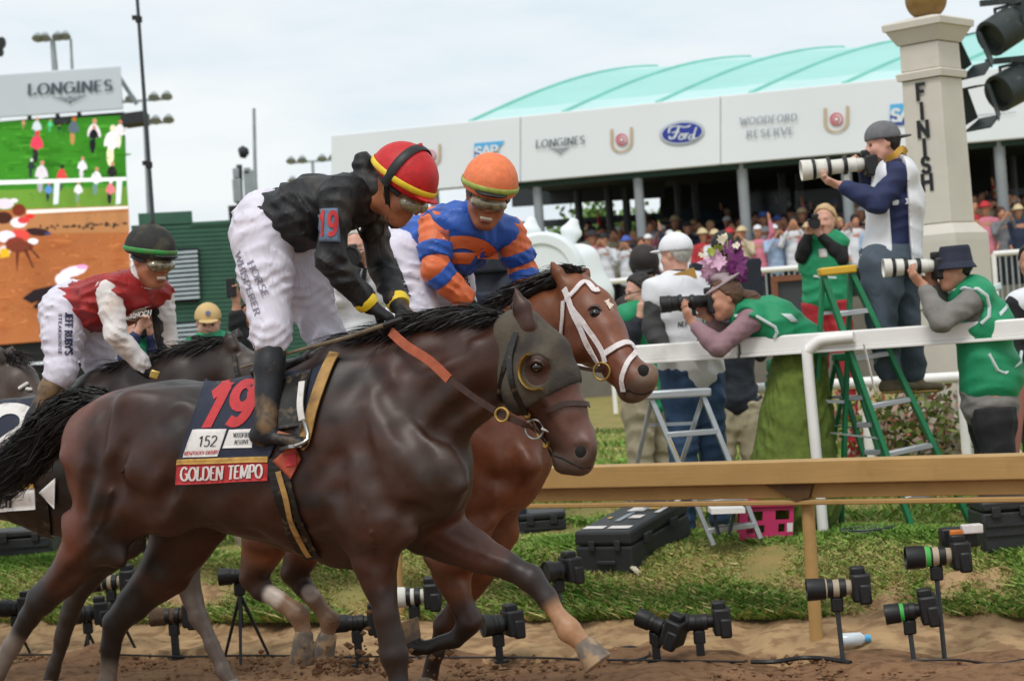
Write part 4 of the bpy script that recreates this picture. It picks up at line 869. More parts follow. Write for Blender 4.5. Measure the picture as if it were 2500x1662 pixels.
# ============================================================ HORSE IN FRONT (19)
PL1 = Plane(P(660, 1100, 612), math.radians(24))
h1 = thing('horse', 'dark bay racehorse nearest the camera, red and navy saddle cloth, muddy grey blinker hood', 'horse', base_of(Vector((-.3, 7.7, 0)), Vector((0, 7.6, 0))), 'horses galloping past the finish')
N, Fa = .15, -.13
head1 = dict(chain=[('S', 1262, 820, 0, .09, .11), ('S', 1305, 885, 0, .105, .135), ('S', 1335, 945, 0, .095, .125), ('S', 1372, 1015, 0, .075, .092), ('S', 1398, 1070, 0, .066, .08), ('S', 1412, 1105, 0, .06, .07)],
             ell=[('S', 1272, 930, .03, .075, .11, .115), ('S', 1272, 930, -.03, .075, .11, .115), ('S', 1380, 1130, 0, .05, .05, .045), ('S', 1418, 1138, 0, .045, .045, .035), ('S', 1432, 1092, .03, .036, .036, .055), ('S', 1432, 1092, -.03, .036, .036, .055), ('S', 1322, 880, .075, .035, .04, .035)],
             caps=[(('S', 1298, 935, .1), ('S', 1352, 1005, .075), .016), (('S', 1290, 885, .105), ('S', 1330, 885, .09), .016), (('S', 1372, 1040, .06), ('S', 1408, 1088, .06), .014), (('S', 1355, 1118, .04), ('S', 1420, 1148, .03), .014)],
             sub=[('S', 1421, 1102, .078, .03)])
b1, bv1, q1 = horse(h1, PL1,
    torso=[('S', 265, 1060, 0, .17, .12), ('S', 340, 1075, 0, .25, .22), ('S', 430, 1085, 0, .27, .25), ('S', 530, 1108, 0, .28, .28), ('S', 640, 1120, 0, .29, .312), ('S', 750, 1118, 0, .28, .37), ('S', 850, 1110, 0, .25, .43), ('S', 950, 1120, 0, .22, .37), ('S', 1045, 1160, 0, .17, .22)],
    neck=[('S', 900, 1010, 0, .16, .28), ('S', 1000, 980, 0, .13, .235), ('S', 1085, 935, 0, .105, .192), ('S', 1165, 896, 0, .09, .16), ('S', 1240, 870, 0, .083, .133)],
    head=head1,
    legs=[dict(chain=[('S', 960, 1170, .13, .1, .17), ('S', 905, 1270, N, .095, .145), ('S', 915, 1370, N, .075, .088), ('S', 942, 1500, N, .045, .047), ('S', 962, 1600, N, .046, .052), ('S', 972, 1670, N, .032, .037), ('S', 982, 1740, N, .03, .033), ('S', 990, 1785, N, .036, .04), ('S', 1005, 1820, N, .034, .036)], hoof=(('S', 1003, 1815, N), ('S', 1030, 1868, N)), dark=3, str=.6, col='#241a17'),
          dict(chain=[('S', 1010, 1200, -.1, .09, .15), ('S', 1060, 1290, Fa, .085, .12), ('S', 1160, 1345, Fa, .07, .078), ('S', 1245, 1383, Fa, .05, .05), ('S', 1295, 1412, Fa, .046, .05), ('S', 1335, 1460, Fa, .034, .038), ('S', 1368, 1508, Fa, .033, .036), ('S', 1388, 1535, Fa, .04, .044), ('S', 1425, 1572, Fa, .036, .036)], hoof=(('S', 1425, 1570, Fa), ('S', 1462, 1620, Fa)), dark=3, str=.55, col='#2a2320'),
          dict(chain=[('S', 330, 1080, .1, .14, .2), ('S', 295, 1200, .13, .12, .2), ('S', 225, 1320, .14, .09, .125), ('S', 150, 1415, .14, .06, .072), ('S', 98, 1465, .14, .05, .064), ('S', 70, 1505, .14, .036, .046), ('S', 30, 1575, .14, .032, .037), ('S', -10, 1640, .14, .036, .043), ('S', -40, 1665, .14, .034, .036)], hoof=(('S', -38, 1663, .14), ('S', -80, 1700, .14)), dark=4, str=.8),
          dict(chain=[('S', 440, 1130, -.1, .14, .2), ('S', 468, 1265, -.13, .11, .17), ('S', 405, 1390, -.14, .085, .112), ('S', 325, 1475, -.14, .058, .072), ('S', 283, 1520, -.14, .048, .06), ('S', 270, 1580, -.14, .034, .04), ('S', 262, 1660, -.14, .032, .036), ('S', 262, 1720, -.14, .038, .042), ('S', 285, 1762, -.14, .034, .036)], hoof=(('S', 283, 1760, -.14), ('S', 310, 1812, -.14)), dark=3, str=.75)],
    muscles=[('S', 300, 1130, .14, .24, .12, .3, 60, .05), ('S', 375, 1020, .14, .2, .12, .12, 10, .05), ('S', 420, 1215, .16, .13, .1, .16, -30, .05),
             ('S', 985, 1110, .155, .12, .085, .3, 62, .025), ('S', 890, 1200, .16, .16, .085, .15, -30, .045), ('S', 1075, 1180, .09, .1, .1, .13, 0, .04), ('S', 1090, 1180, -.09, .1, .1, .13, 0, .04),
             ('S', 1030, 930, .075, .26, .045, .055, 24, .03), ('S', 1050, 1010, .08, .25, .05, .06, 38, .02), ('S', 660, 1200, .2, .35, .08, .14, -4, .06),
             ('S', 930, 1050, .165, .09, .06, .2, 70, .015), ('S', 1035, 1100, .14, .05, .06, .16, 66, .025), ('S', 880, 1290, .175, .06, .045, .13, 80, .025), ('S', 930, 1300, .15, .045, .05, .14, 85, .02),
             ('S', 255, 1150, .21, .08, .06, .22, 70, .02), ('S', 345, 1140, .24, .09, .06, .22, 65, .02), ('S', 200, 1300, .18, .05, .04, .14, 50, .02), ('S', 255, 1330, .17, .05, .04, .12, 48, .02),
             ('S', 330, 990, .2, .1, .07, .07, 20, .03), ('S', 450, 1020, .2, .08, .06, .1, 60, .03), ('S', 1105, 1310, -.07, .12, .03, .03, -30, .015), ('S', 1110, 1345, -.08, .13, .03, .03, -25, .015)],
    ears=[(('S', 1288, 800, .06), ('S', 1256, 700, .055), .036, .006), (('S', 1268, 795, -.06), ('S', 1262, 712, -.06), .036, .006)],
    paint=[(q, r_, rad, c_, st) for q, r_, rad, c_, st in [
        (PL1.pt('S', 225, 1010, .1), PL1.pt('S', 175, 1290, .15), .2, '#6b3620', .75), (PL1.pt('S', 300, 980, .25), PL1.pt('S', 330, 1150, .3), .22, '#43261c', .6),
        (PL1.pt('S', 470, 960, .2), PL1.pt('S', 470, 960, .2), .3, '#24150f', .6),
        (PL1.pt('S', 1020, 1060, .2), PL1.pt('S', 1080, 1230, .1), .28, '#3a2c25', .6), (PL1.pt('S', 880, 1150, .3), PL1.pt('S', 900, 1250, .3), .26, '#47291c', .5),
        (PL1.pt('S', 480, 1260, .2), PL1.pt('S', 780, 1340, .2), .2, '#331b12', .7), (PL1.pt('S', 1040, 860, .1), PL1.pt('S', 1180, 840, .1), .16, '#4a2a1e', .6),
        (PL1.pt('S', 1090, 1280, -.1), PL1.pt('S', 1170, 1330, -.05), .15, '#5f382a', .6),
        (PL1.pt('S', 1395, 990, 0), PL1.pt('S', 1445, 1090, 0), .13, '#6f4a3e', .75), (PL1.pt('S', 1395, 1140, 0), PL1.pt('S', 1430, 1120, 0), .11, '#4b3d34', .8),
        (PL1.pt('S', 1375, 1512, Fa), PL1.pt('S', 1430, 1572, Fa), .11, '#b0835f', .9), (PL1.pt('S', 30, 1575, .14), PL1.pt('S', -40, 1660, .14), .1, '#8d7f73', .55),
        (PL1.pt('S', 262, 1660, -.14), PL1.pt('S', 265, 1740, -.14), .12, '#85766a', .6)]],
    base=('#3d1e11', '#1d110b'), eye=('S', 1309, 897, .108), nostril=('S', 1419, 1102, .06, .02), seed=3, vox=.011,
    grooves=[([(905, 880), (945, 960), (985, 1040), (1030, 1110), (1050, 1180)], .05, .014), ([(880, 1010), (890, 1090), (915, 1170), (940, 1240)], .04, .012), ([(815, 1040), (825, 1120), (830, 1200), (850, 1280)], .05, .014), ([(1060, 1050), (1110, 1010), (1160, 980), (1200, 960)], .035, .01),
             ([(262, 1000), (240, 1080), (222, 1160), (205, 1250)], .035, .012), ([(300, 1000), (300, 1090), (285, 1180), (262, 1270)], .035, .01), ([(455, 1060), (440, 1130), (410, 1200), (395, 1250)], .05, .014), ([(470, 990), (440, 1010), (400, 1040)], .05, .01), ([(905, 1300), (925, 1380), (945, 1460)], .025, .008), ([(985, 900), (1060, 870), (1130, 850)], .04, .008), ([(235, 1340), (180, 1400), (140, 1440)], .022, .007), ([(960, 1230), (1000, 1250), (1040, 1250)], .035, .012)],
    ridges=[([(640, 1270), (700, 1290), (760, 1300), (810, 1290)], .009, .004), ([(870, 1180), (885, 1240), (905, 1300), (912, 1350)], .008, .004), ([(1310, 960), (1335, 985), (1350, 1020), (1380, 1050)], .007, .004), ([(930, 1440), (945, 1500), (955, 1560)], .012, .005), ([(300, 1140), (270, 1200), (250, 1270), (215, 1330)], .008, .004), ([(1180, 1335), (1230, 1360), (1270, 1385)], .014, .006)])
# ------------------------------------------------------------ tack on the front horse
m_hood = M('blinker_cloth', '#38312b', rough=.85, noise=(7, .4), dirt=('#5f5647', 5, .42, .6), bump=(60, .5, .006))
m_cloth = M('saddle_cloth_navy', '#1c2336', rough=.75, noise=(60, .25), dirt=('#5d5044', 14, .62, .5), bump=(90, .3, .003))
m_redband = M('saddle_cloth_red', '#b02a2c', rough=.7, noise=(60, .2), dirt=('#5b4438', 16, .64, .5), bump=(90, .3, .003))
m_gold = M('gold_trim', '#b0853a', rough=.6, noise=(40, .3))
m_tan = M('tan_strap', '#a98248', rough=.6, noise=(30, .25), dirt=('#5b4430', 14, .55, .6))
m_white = M('white_cloth', '#e3dfe6', rough=.8, noise=(30, .06), bump=(40, .2, .004))
m_patch = M('white_patch', '#d9d4d0', rough=.7, noise=(40, .08), dirt=('#9b8b7a', 16, .58, .5))
m_numred = M('number_red', '#b92f33', rough=.7, noise=(40, .15))
m_ink = M('dark_ink', '#2b2a33', rough=.7, noise=None)
m_rubber = M('rein_rubber', '#a8573b', rough=.7, noise=(30, .2), bump=(120, .5, .003))
m_towel = M('saddle_towel_edge', '#c9c4b8', rough=.85, noise=(30, .15))

def drape(name, quad, mat, parent, bv, pl, nu=24, nv=16, off=.012, thick=.006, crop='S', wave=0):
    """cloth patch: quad of four picture corners (tl, tr, br, bl) laid on the near flank"""
    tl, tr, br, bl = [Vector(T(crop, *p)) for p in quad]; vs = []; fs = []
    for lay in (0, 1):
        for j in range(nv + 1):
            for i in range(nu + 1):
                a, b = i / nu, j / nv
                u = (tl * (1 - a) + tr * a) * (1 - b) + (bl * (1 - a) + br * a) * b
                p = proj(bv, pl, pl.pt('S', u[0], u[1]), off + thick * lay + wave * math.sin(a * 19 + b * 5) * b)
                vs.append(p)
    K = (nu + 1) * (nv + 1); ix = lambda i, j, l: l * K + j * (nu + 1) + i
    for j in range(nv):
        for i in range(nu):
            fs.append((ix(i, j, 1), ix(i, j + 1, 1), ix(i + 1, j + 1, 1), ix(i + 1, j, 1)))
            fs.append((ix(i, j, 0), ix(i + 1, j, 0), ix(i + 1, j + 1, 0), ix(i, j + 1, 0)))
    for i in range(nu):
        for j in (0, nv): fs.append((ix(i, j, 0), ix(i, j, 1), ix(i + 1, j, 1), ix(i + 1, j, 0)))
    for j in range(nv):
        for i in (0, nu): fs.append((ix(i, j, 0), ix(i, j + 1, 0), ix(i, j + 1, 1), ix(i, j, 1)))
    return mk(name, mesh_np(name, [tuple(x) for x in vs], fs), mat, parent)
def drape_text(name, txt, o, ex, ey, mat, parent, bv, pl, off=.022, **kw):
    gap = kw.get('gap', .14); W = text_width(txt, gap, kw.get('wscale', 1.0)); o, ex, ey = Vector(o), Vector(ex), Vector(ey)
    def fn(x, y, l):
        u = o + ex * (x / W) + ey * y; return proj(bv, pl, pl.pt('S', u[0], u[1]), off + .0003 * (l % 10))
    mb, _ = lettering(txt, fn, **kw)
    return mb.build(name, mat, parent, smooth=0)
def tack_front(root):
    bv, pl = bv1, PL1
    # cloth: (picture corners in source pixels)
    cl = drape('saddle_cloth', [(505, 932), (760, 905), (660, 1120), (440, 1122)], m_cloth, root, bv, pl, 26, 22)
    drape('gold_edging', [(439, 1120), (661, 1113), (660, 1127), (437, 1133)], m_gold, cl, bv, pl, 24, 2, .018)
    nb = drape('name_band', [(437, 1132), (660, 1125), (659, 1171), (436, 1182)], m_redband, root, bv, pl, 26, 5, .013, .006)
    drape_text('lettering', 'GOLDEN TEMPO', (450, 1171), (197, -8), (2, -30), m_patch, nb, bv, pl, .0225, gap=.1, thick=.26, thin=.11)
    drape_text('number', '1', (497, 1036), (36, -3), (50, -96), m_numred, cl, bv, pl, .0215, thick=.3, thin=.3, serif=False)
    drape_text('number', '9', (556, 1034), (56, -3), (28, -92), m_numred, cl, bv, pl, .0215, thick=.26, thin=.26, serif=False)
    p1 = drape('sponsor_patch', [(478, 1050), (560, 1048), (538, 1113), (455, 1115)], m_patch, cl, bv, pl, 10, 8, .0195, .002)
    drape_text('lettering', '152', (492, 1090), (42, -2), (5, -24), m_ink, p1, bv, pl, .0235, thick=.14, thin=.07)
    drape_text('lettering', 'KENTUCKY', (460, 1110), (46, -2), (2, -8), m_numred, p1, bv, pl, .0235, thick=.2, thin=.14, serif=False)
    drape_text('lettering', 'DERBY', (510, 1108), (30, -2), (2, -8), m_numred, p1, bv, pl, .0235, thick=.2, thin=.14, serif=False)
    p2 = drape('sponsor_patch', [(566, 1050), (625, 1047), (622, 1092), (550, 1094)], m_patch, cl, bv, pl, 10, 6, .0195, .002)
    drape_text('lettering', 'WOODFORD', (577, 1068), (40, -2), (1, -10), m_ink, p2, bv, pl, .0235, thick=.2, thin=.1)
    drape_text('lettering', 'RESERVE', (580, 1084), (34, -2), (1, -9), m_ink, p2, bv, pl, .0235, thick=.2, thin=.1)
    # saddle: pad, seat, flap
    sd = SDF(); n = tuple(pl.n)
    sd.chain([(pl.pt('S', 655, 905), (.13, .035)), (pl.pt('S', 720, 897), (.12, .03)), (pl.pt('S', 790, 868), (.1, .04)), (pl.pt('S', 822, 838), (.07, .035))], .03, n)
    me, _, _ = sd.mesh('saddle', .012, 1); mk('saddle', me, m_leather, root)
    drape('saddle_flap', [(690, 930), (770, 905), (740, 1040), (680, 1050)], m_leather, root, bv, pl, 14, 14, .02, .008)
    drape('saddle_towel', [(742, 925), (795, 890), (762, 1060), (725, 1060)], m_cloth, root, bv, pl, 10, 12, .016, .005)
    drape('towel_stripe', [(748, 935), (762, 926), (738, 1010), (730, 1012)], m_towel, root, bv, pl, 4, 10, .024, .003)
    strap('surcingle', [proj(bv, pl, pl.pt('S', *p), .01) for p in [(822, 866), (795, 920), (768, 1000), (750, 1070), (735, 1090)]], .045, m_tan, root, bv, .016, 20, .006)
    strap('girth', [proj(bv, pl, pl.pt('S', *p), .01) for p in [(672, 1115), (690, 1180), (715, 1260), (745, 1330), (770, 1358)]], .085, m_leather, root, bv, .008, 22, .008)
    strap('girth_buckle_strap', [proj(bv, pl, pl.pt('S', *p), .01) for p in [(685, 1150), (705, 1220), (735, 1310), (760, 1350)]], .022, m_tan, root, bv, .02, 18, .004)
    drape('cloth_corner', [(672, 1125), (722, 1080), (740, 1120), (715, 1168)], M('cloth_corner_orange', '#a5482f', rough=.75, noise=(40, .25)), root, bv, pl, 8, 8, .018, .005)
    drape('red_flower_print', [(702, 1110), (730, 1104), (732, 1135), (706, 1138)], m_numred, root, bv, pl, 4, 4, .026, .002)
    # blinker hood with an eye cup
    hs = SDF(); hq = lambda x, y, nn=0: pl.pt('S', x, y, nn)
    for t0, t1 in zip(head1['chain'][:3], head1['chain'][1:4]): hs.cap(hq(t0[1], t0[2]), hq(t1[1], t1[2]), (t0[4] + .009, t0[5] + .009), (t1[4] + .009, t1[5] + .009), .03, n)
    for t in head1['ell'][:2] + head1['ell'][4:]: hs.ell(hq(t[1], t[2], t[3]), (t[4] + .008, t[5] + .008, t[6] + .008), None, .03)
    hs.cut(hq(1385, 950), pl.t * .45 - Vector((0, 0, 1))); hs.cut(hq(1228, 900), -pl.t)
    hs.ell(hq(1312, 905, .12), (.048, .05, .055), None, .01, True)
    me, v, f = hs.mesh('blinker_hood', .009, 1); mk('blinker_hood', me, m_hood, root)
    hbv = BVHTree.FromPolygons([tuple(x) for x in v], [tuple(int(i) for i in x) for x in f])
    cup = hq(1312, 905, .118); pts = []
    for i in range(15):
        a = math.radians(110 + 180 * i / 14); pts.append(cup + pl.t * .062 * math.cos(a) + Vector((0, 0, .068 * math.sin(a))) + pl.n * .018)
    MB().tube(pts, [(.006, .022)] * 15, 8, True, pl.n).build('eye_cup', m_brass, root)
    # bridle
    bp = lambda x, y: proj(bv, pl, pl.pt('S', x, y), .012)
    cheek = strap('cheek_strap', [proj(hbv, pl, pl.pt('S', *p), .01) for p in [(1262, 812), (1248, 870), (1250, 920)]] + [bp(1262, 960), bp(1283, 1000), bp(1300, 1030)], .022, m_leather, root, None, .01, 20, .006, pl.n)
    strap('noseband', [pl.pt('S', 1318, 1010, .11), bp(1345, 998), bp(1380, 985), pl.pt('S', 1420, 985, .03), pl.pt('S', 1432, 990, -.02)], .02, m_lbrown, root, bv, .006, 18, .005)
    strap('throat_lash', [proj(hbv, pl, pl.pt('S', *p), .006) for p in [(1250, 835), (1232, 900), (1222, 960), (1215, 990)]], .016, m_leather, root, None, 0, 14, .005, pl.n)
    strap('chin_strap', [bp(1300, 1035), bp(1318, 1060), bp(1330, 1085), pl.pt('S', 1345, 1110, 0)], .018, m_leather, root, bv, .006, 14, .005)
    for x, y in [(1290, 1010), (1312, 1075), (1320, 1100)]: MB().lathe(bp(x, y), -pl.n, [(-.006, .01), (.0, .014), (.008, .012), (.012, .006)], 10).build('brass_buckle', m_brass, root)
    bit = bp(1312, 1050) + pl.n * .012
    ring('bit_ring', bit, .036, .005, m_steel, root, pl.n); MB().tube([bit + pl.t * .03, bit + pl.t * .07 + Vector((0, 0, -.015))], [.008, .006], 8).build('bit_bar', m_steel, root)
    return bit
bit1 = tack_front(h1)
def face_lines(root, bv, pl, mouth, lid):
    MB().tube([proj(bv, pl, pl.pt('S', *p), .0) for p in mouth], [.004] * len(mouth), 6).build('mouth_line', m_nost, root)
    if lid: MB().tube([proj(bv, pl, pl.pt('S', *p), .004) for p in lid], [.004, .008, .009, .008, .004], 6).build('eyelid', m_lbrown, root)
face_lines(h1, bv1, PL1, [(1352, 1112), (1372, 1118), (1395, 1130), (1420, 1142), (1442, 1140)], [(1292, 892), (1300, 884), (1310, 881), (1320, 884), (1328, 892)])
# mane and tail
crest = bez([PL1.pt('S', x, y) for x, y in [(845, 872), (900, 848), (960, 826), (1030, 802), (1110, 782), (1190, 772), (1250, 785)]], 20)
mane(h1, crest, -PL1.t * .9 + Vector((0, 0, .05)), .2, 4200, m_hair, name='mane', side=PL1.n, width=.0042)
mane(h1, bez([PL1.pt('S', x, y) for x, y in [(840, 876), (900, 852), (960, 830), (1030, 808)]], 12), -PL1.t * .75 - Vector((0, 0, .5)), .16, 2200, m_hair, name='mane', side=PL1.n * 1.2, width=.0042)
tail_axis = [PL1.pt('S', x, y, .0) for x, y in [(292, 985), (245, 985), (190, 1000), (130, 1045), (70, 1110), (0, 1160), (-70, 1210)]]
st = []
for i in range(3600):
    r = random.random() ** .7; a = random.uniform(0, 6.28); ph = random.uniform(0, 6.28); pts = []
    L = random.uniform(.6, 1.0)
    for j, p in enumerate(bez(tail_axis, 9)):
        t = j / 8
        if t > L + .12: break
        wd = .026 + .088 * math.sin(min(t * 1.15, 1) * math.pi * .62) * (1 if t < .8 else 1)
        pts.append(p + PL1.n * (r * wd * .6 * math.cos(a)) + Vector((0, 0, 1)) * (r * wd * math.sin(a)) + Vector([random.gauss(0, .005 + .022 * t) for _ in range(3)]))
    if len(pts) > 3: st.append(pts)
hair('tail', st, m_hair, h1, .0045)
ts = SDF(); ts.chain([(tail_axis[0] + PL1.t * .06, .05), (tail_axis[1], .045), (tail_axis[2], .04), (tail_axis[3], .03), (tail_axis[4], .015)], .02); me, _, _ = ts.mesh('tail_dock', .012); mk('tail_dock', me, m_hair, h1)
# ============================================================ SECOND HORSE (lighter bay, white bridle)
A_ = math.radians(24)
PL2 = Plane(P(1000, 1080, 545), A_)
h2 = thing('horse', 'lighter bay racehorse with white bridle and white star, its head beside the muddy hood', 'horse', Vector((-.2, 8.6, 0)), 'horses galloping past the finish')
_a, _b = PL2.pt('S', 1405, 715, 0), PL2.pt('S', 1562, 940, .21); _e = (_b - _a); _lat = Vector((_e.y, -_e.x, 0)).normalized()
if _lat.dot(PL2.n) < 0: _lat = -_lat
head2 = dict(chain=[('S', 1402, 722, 0, .088, .11), ('S', 1440, 775, .05, .108, .135), ('S', 1470, 825, .1, .092, .118), ('S', 1515, 890, .16, .07, .088), ('S', 1545, 925, .195, .066, .078), ('S', 1560, 940, .21, .062, .068)],
             ell=[('S', 1412, 830, .07, .07, .085, .105), ('S', 1440, 835, .0, .07, .085, .105), ('S', 1540, 958, .2, .045, .045, .04), ('S', 1590, 915, .21, .03, .03, .045), ('S', 1455, 760, .13, .03, .035, .03)],
             caps=[(('S', 1440, 815, .15), ('S', 1495, 870, .19), .014), (('S', 1435, 752, .14), ('S', 1468, 750, .14), .014), (('S', 1520, 880, .21), ('S', 1560, 905, .245), .012)],
             sub=[('S', 1570, 908, .28, .03)])
b2, bv2, q2 = horse(h2, PL2,
    torso=[('S', 650, 1000, 0, .16, .12), ('S', 715, 1012, 0, .25, .23), ('S', 800, 1030, 0, .27, .27), ('S', 900, 1050, 0, .285, .31), ('S', 1000, 1060, 0, .29, .36), ('S', 1090, 1065, 0, .26, .41), ('S', 1170, 1085, 0, .23, .37), ('S', 1240, 1120, 0, .19, .27)],
    neck=[('S', 1110, 985, 0, .16, .28), ('S', 1200, 930, 0, .135, .255), ('S', 1290, 855, 0, .11, .2), ('S', 1370, 775, 0, .088, .145)],
    head=head2, headn=tuple(_lat),
    legs=[dict(chain=[('S', 1160, 1180, .13, .095, .17), ('S', 1112, 1300, .15, .09, .145), ('S', 1100, 1400, .15, .075, .088), ('S', 1128, 1478, .15, .05, .052), ('S', 1152, 1518, .15, .048, .055), ('S', 1110, 1558, .15, .034, .038), ('S', 1050, 1580, .15, .032, .036), ('S', 1016, 1578, .15, .036, .042), ('S', 1004, 1555, .15, .034, .036)], hoof=(('S', 1006, 1560, .15), ('S', 990, 1515, .15)), dark=4, str=.8),
          dict(chain=[('S', 1200, 1190, -.12, .09, .16), ('S', 1190, 1300, -.14, .085, .13), ('S', 1165, 1395, -.14, .07, .08), ('S', 1120, 1475, -.14, .047, .05), ('S', 1085, 1525, -.14, .046, .05), ('S', 1065, 1590, -.14, .034, .037), ('S', 1045, 1660, -.14, .036, .04)], hoof=(('S', 1044, 1655, -.14), ('S', 1050, 1700, -.14)), dark=4, str=.7),
          dict(chain=[('S', 700, 1050, .1, .14, .2), ('S', 690, 1190, .13, .12, .18), ('S', 650, 1310, .14, .09, .115), ('S', 618, 1405, .14, .055, .07), ('S', 640, 1440, .14, .042, .05), ('S', 685, 1468, .14, .036, .04), ('S', 728, 1500, .14, .042, .047), ('S', 742, 1545, .14, .036, .04)], hoof=(('S', 742, 1545, .14), ('S', 738, 1618, .14)), dark=3, str=.6),
          dict(chain=[('S', 770, 1060, -.1, .14, .2), ('S', 795, 1190, -.13, .11, .17), ('S', 755, 1310, -.14, .085, .105), ('S', 718, 1398, -.14, .055, .066), ('S', 740, 1430, -.14, .042, .048), ('S', 772, 1470, -.14, .036, .04), ('S', 806, 1515, -.14, .04, .045), ('S', 800, 1550, -.14, .035, .038)], hoof=(('S', 801, 1548, -.14), ('S', 785, 1606, -.14)), dark=3, str=.6)],
    muscles=[('S', 1210, 1110, .13, .1, .09, .22, 70, .04), ('S', 1240, 1150, -.08, .1, .1, .15, 0, .04), ('S', 1130, 1210, .15, .14, .08, .15, -30, .04), ('S', 720, 1080, .14, .2, .1, .24, 60, .05), ('S', 1095, 1370, .17, .04, .04, .12, 80, .02), ('S', 1280, 900, .07, .2, .04, .06, 40, .03)],
    ears=[(('S', 1378, 700, .06), ('S', 1343, 634, .05), .036, .006), (('S', 1415, 685, -.06), ('S', 1440, 648, -.08), .034, .006)],
    paint=[(PL2.pt('S', 1240, 1050, .1), PL2.pt('S', 1230, 1250, .1), .3, '#6b3a26', .6), (PL2.pt('S', 1575, 950, .2), PL2.pt('S', 1600, 930, .2), .11, '#7b6452', .85), (PL2.pt('S', 1540, 965, .2), PL2.pt('S', 1560, 960, .25), .09, '#574a40', .7),
           (PL2.pt('S', 1497, 728, .13), PL2.pt('S', 1503, 735, .13), .05, '#e2d2c2', .95), (PL2.pt('S', 690, 1470, .14), PL2.pt('S', 742, 1540, .14), .1, '#9c7a5e', .8), (PL2.pt('S', 668, 1455, .15), PL2.pt('S', 672, 1458, .15), .065, '#d6c8bc', .9),
           (PL2.pt('S', 775, 1470, -.14), PL2.pt('S', 800, 1545, -.14), .1, '#8f6e55', .8), (PL2.pt('S', 755, 1445, -.1), PL2.pt('S', 758, 1448, -.1), .05, '#cfc0b4', .8),
           (PL2.pt('S', 1440, 790, .2), PL2.pt('S', 1500, 850, .2), .2, '#7d4a34', .6)],
    base=('#7a4527', '#5c331d'), eye=('S', 1452, 764, .1), nostril=('S', 1570, 908, .26, .02), seed=8, grooves=[([(1240, 1020), (1255, 1100), (1250, 1180), (1225, 1250)], .05, .012), ([(1200, 1180), (1180, 1260), (1150, 1320)], .04, .012), ([(1290, 950), (1340, 900), (1370, 860)], .03, .008)], ridges=[([(1470, 800), (1500, 840), (1520, 870)], .007, .004), ([(1480, 870), (1510, 885), (1535, 905)], .006, .003), ([(1120, 1400), (1130, 1450), (1140, 1490)], .01, .005)])
face_lines(h2, bv2, PL2, [(1520, 950), (1535, 952), (1552, 960), (1572, 962), (1590, 955)], [(1436, 757), (1444, 750), (1453, 747), (1462, 750), (1468, 758)])
b_ = lambda x, y: proj(bv2, PL2, PL2.pt('S', x, y, .12), .006)
def bs(name, pts, w=.024, mat=None): return strap(name, [b_(*p) for p in pts], w, mat or m_whiteleather, h2, bv2, .006, 22, .006)
bs('browband', [(1384, 735), (1405, 712), (1430, 690), (1460, 672), (1482, 668)])
bs('cheek_strap', [(1380, 705), (1398, 755), (1425, 815), (1450, 865), (1466, 892)], .026)
bs('cheek_strap', [(1392, 742), (1420, 780), (1452, 825), (1474, 862), (1480, 885)], .022)
bs('throat_lash', [(1378, 735), (1376, 780), (1372, 825)], .022)
bs('noseband', [(1474, 868), (1500, 850), (1530, 838), (1560, 833), (1580, 838)], .026)
bs('figure_eight_strap', [(1580, 842), (1550, 862), (1530, 895), (1520, 930), (1524, 955)], .022)
ring('bit_ring', b_(1476, 905) + PL2.n * .02, .036, .005, m_brass, h2, PL2.n)
strap('rein', [b_(1476, 905), PL2.pt('S', 1430, 900, .2), PL2.pt('S', 1350, 880, .2), PL2.pt('S', 1260, 850, .15)], .016, m_lbrown, h2, None, .006, 14, .005, PL2.n)
star = [proj(bv2, PL2, PL2.pt('S', 1499 + 11 * math.cos(a) * (1 + .3 * math.sin(3 * a)), 730 + 13 * math.sin(a), .1), .002) for a in [6.283 * i / 12 for i in range(12)]]
MB().add(star, [tuple(range(12))]).build('star_marking', M('white_hair', '#d9c8b6', rough=.7, noise=(60, .2)), h2)
crest = bez([PL2.pt('S', x, y) for x, y in [(1110, 815), (1200, 770), (1290, 715), (1350, 690), (1400, 672)]], 16)
mane(h2, crest, -PL2.t * .8 + Vector((0, 0, .1)), .15, 2200, m_hair, side=PL2.n, width=.0045)
hair('forelock', [bez([PL2.pt('S', 1405 + random.gauss(0, 8), 668, .03), PL2.pt('S', 1395 + random.gauss(0, 14), 655 + random.gauss(0, 4), .03), PL2.pt('S', 1370 + random.gauss(0, 22), 655 + random.gauss(0, 7), .02)], 5) for _ in range(90)], m_hair2, h2, .007)
ts = SDF(); ts.chain([(PL2.pt('S', 660, 945), .05), (PL2.pt('S', 600, 960), .06), (PL2.pt('S', 540, 1050), .05), (PL2.pt('S', 500, 1130), .02)], .03); me, _, _ = ts.mesh('tail', .014); mk('tail', me, m_hair, h2)
drape('saddle_cloth', [(800, 900), (1000, 870), (960, 1080), (780, 1090)], m_cloth, h2, bv2, PL2, 14, 12, .012)

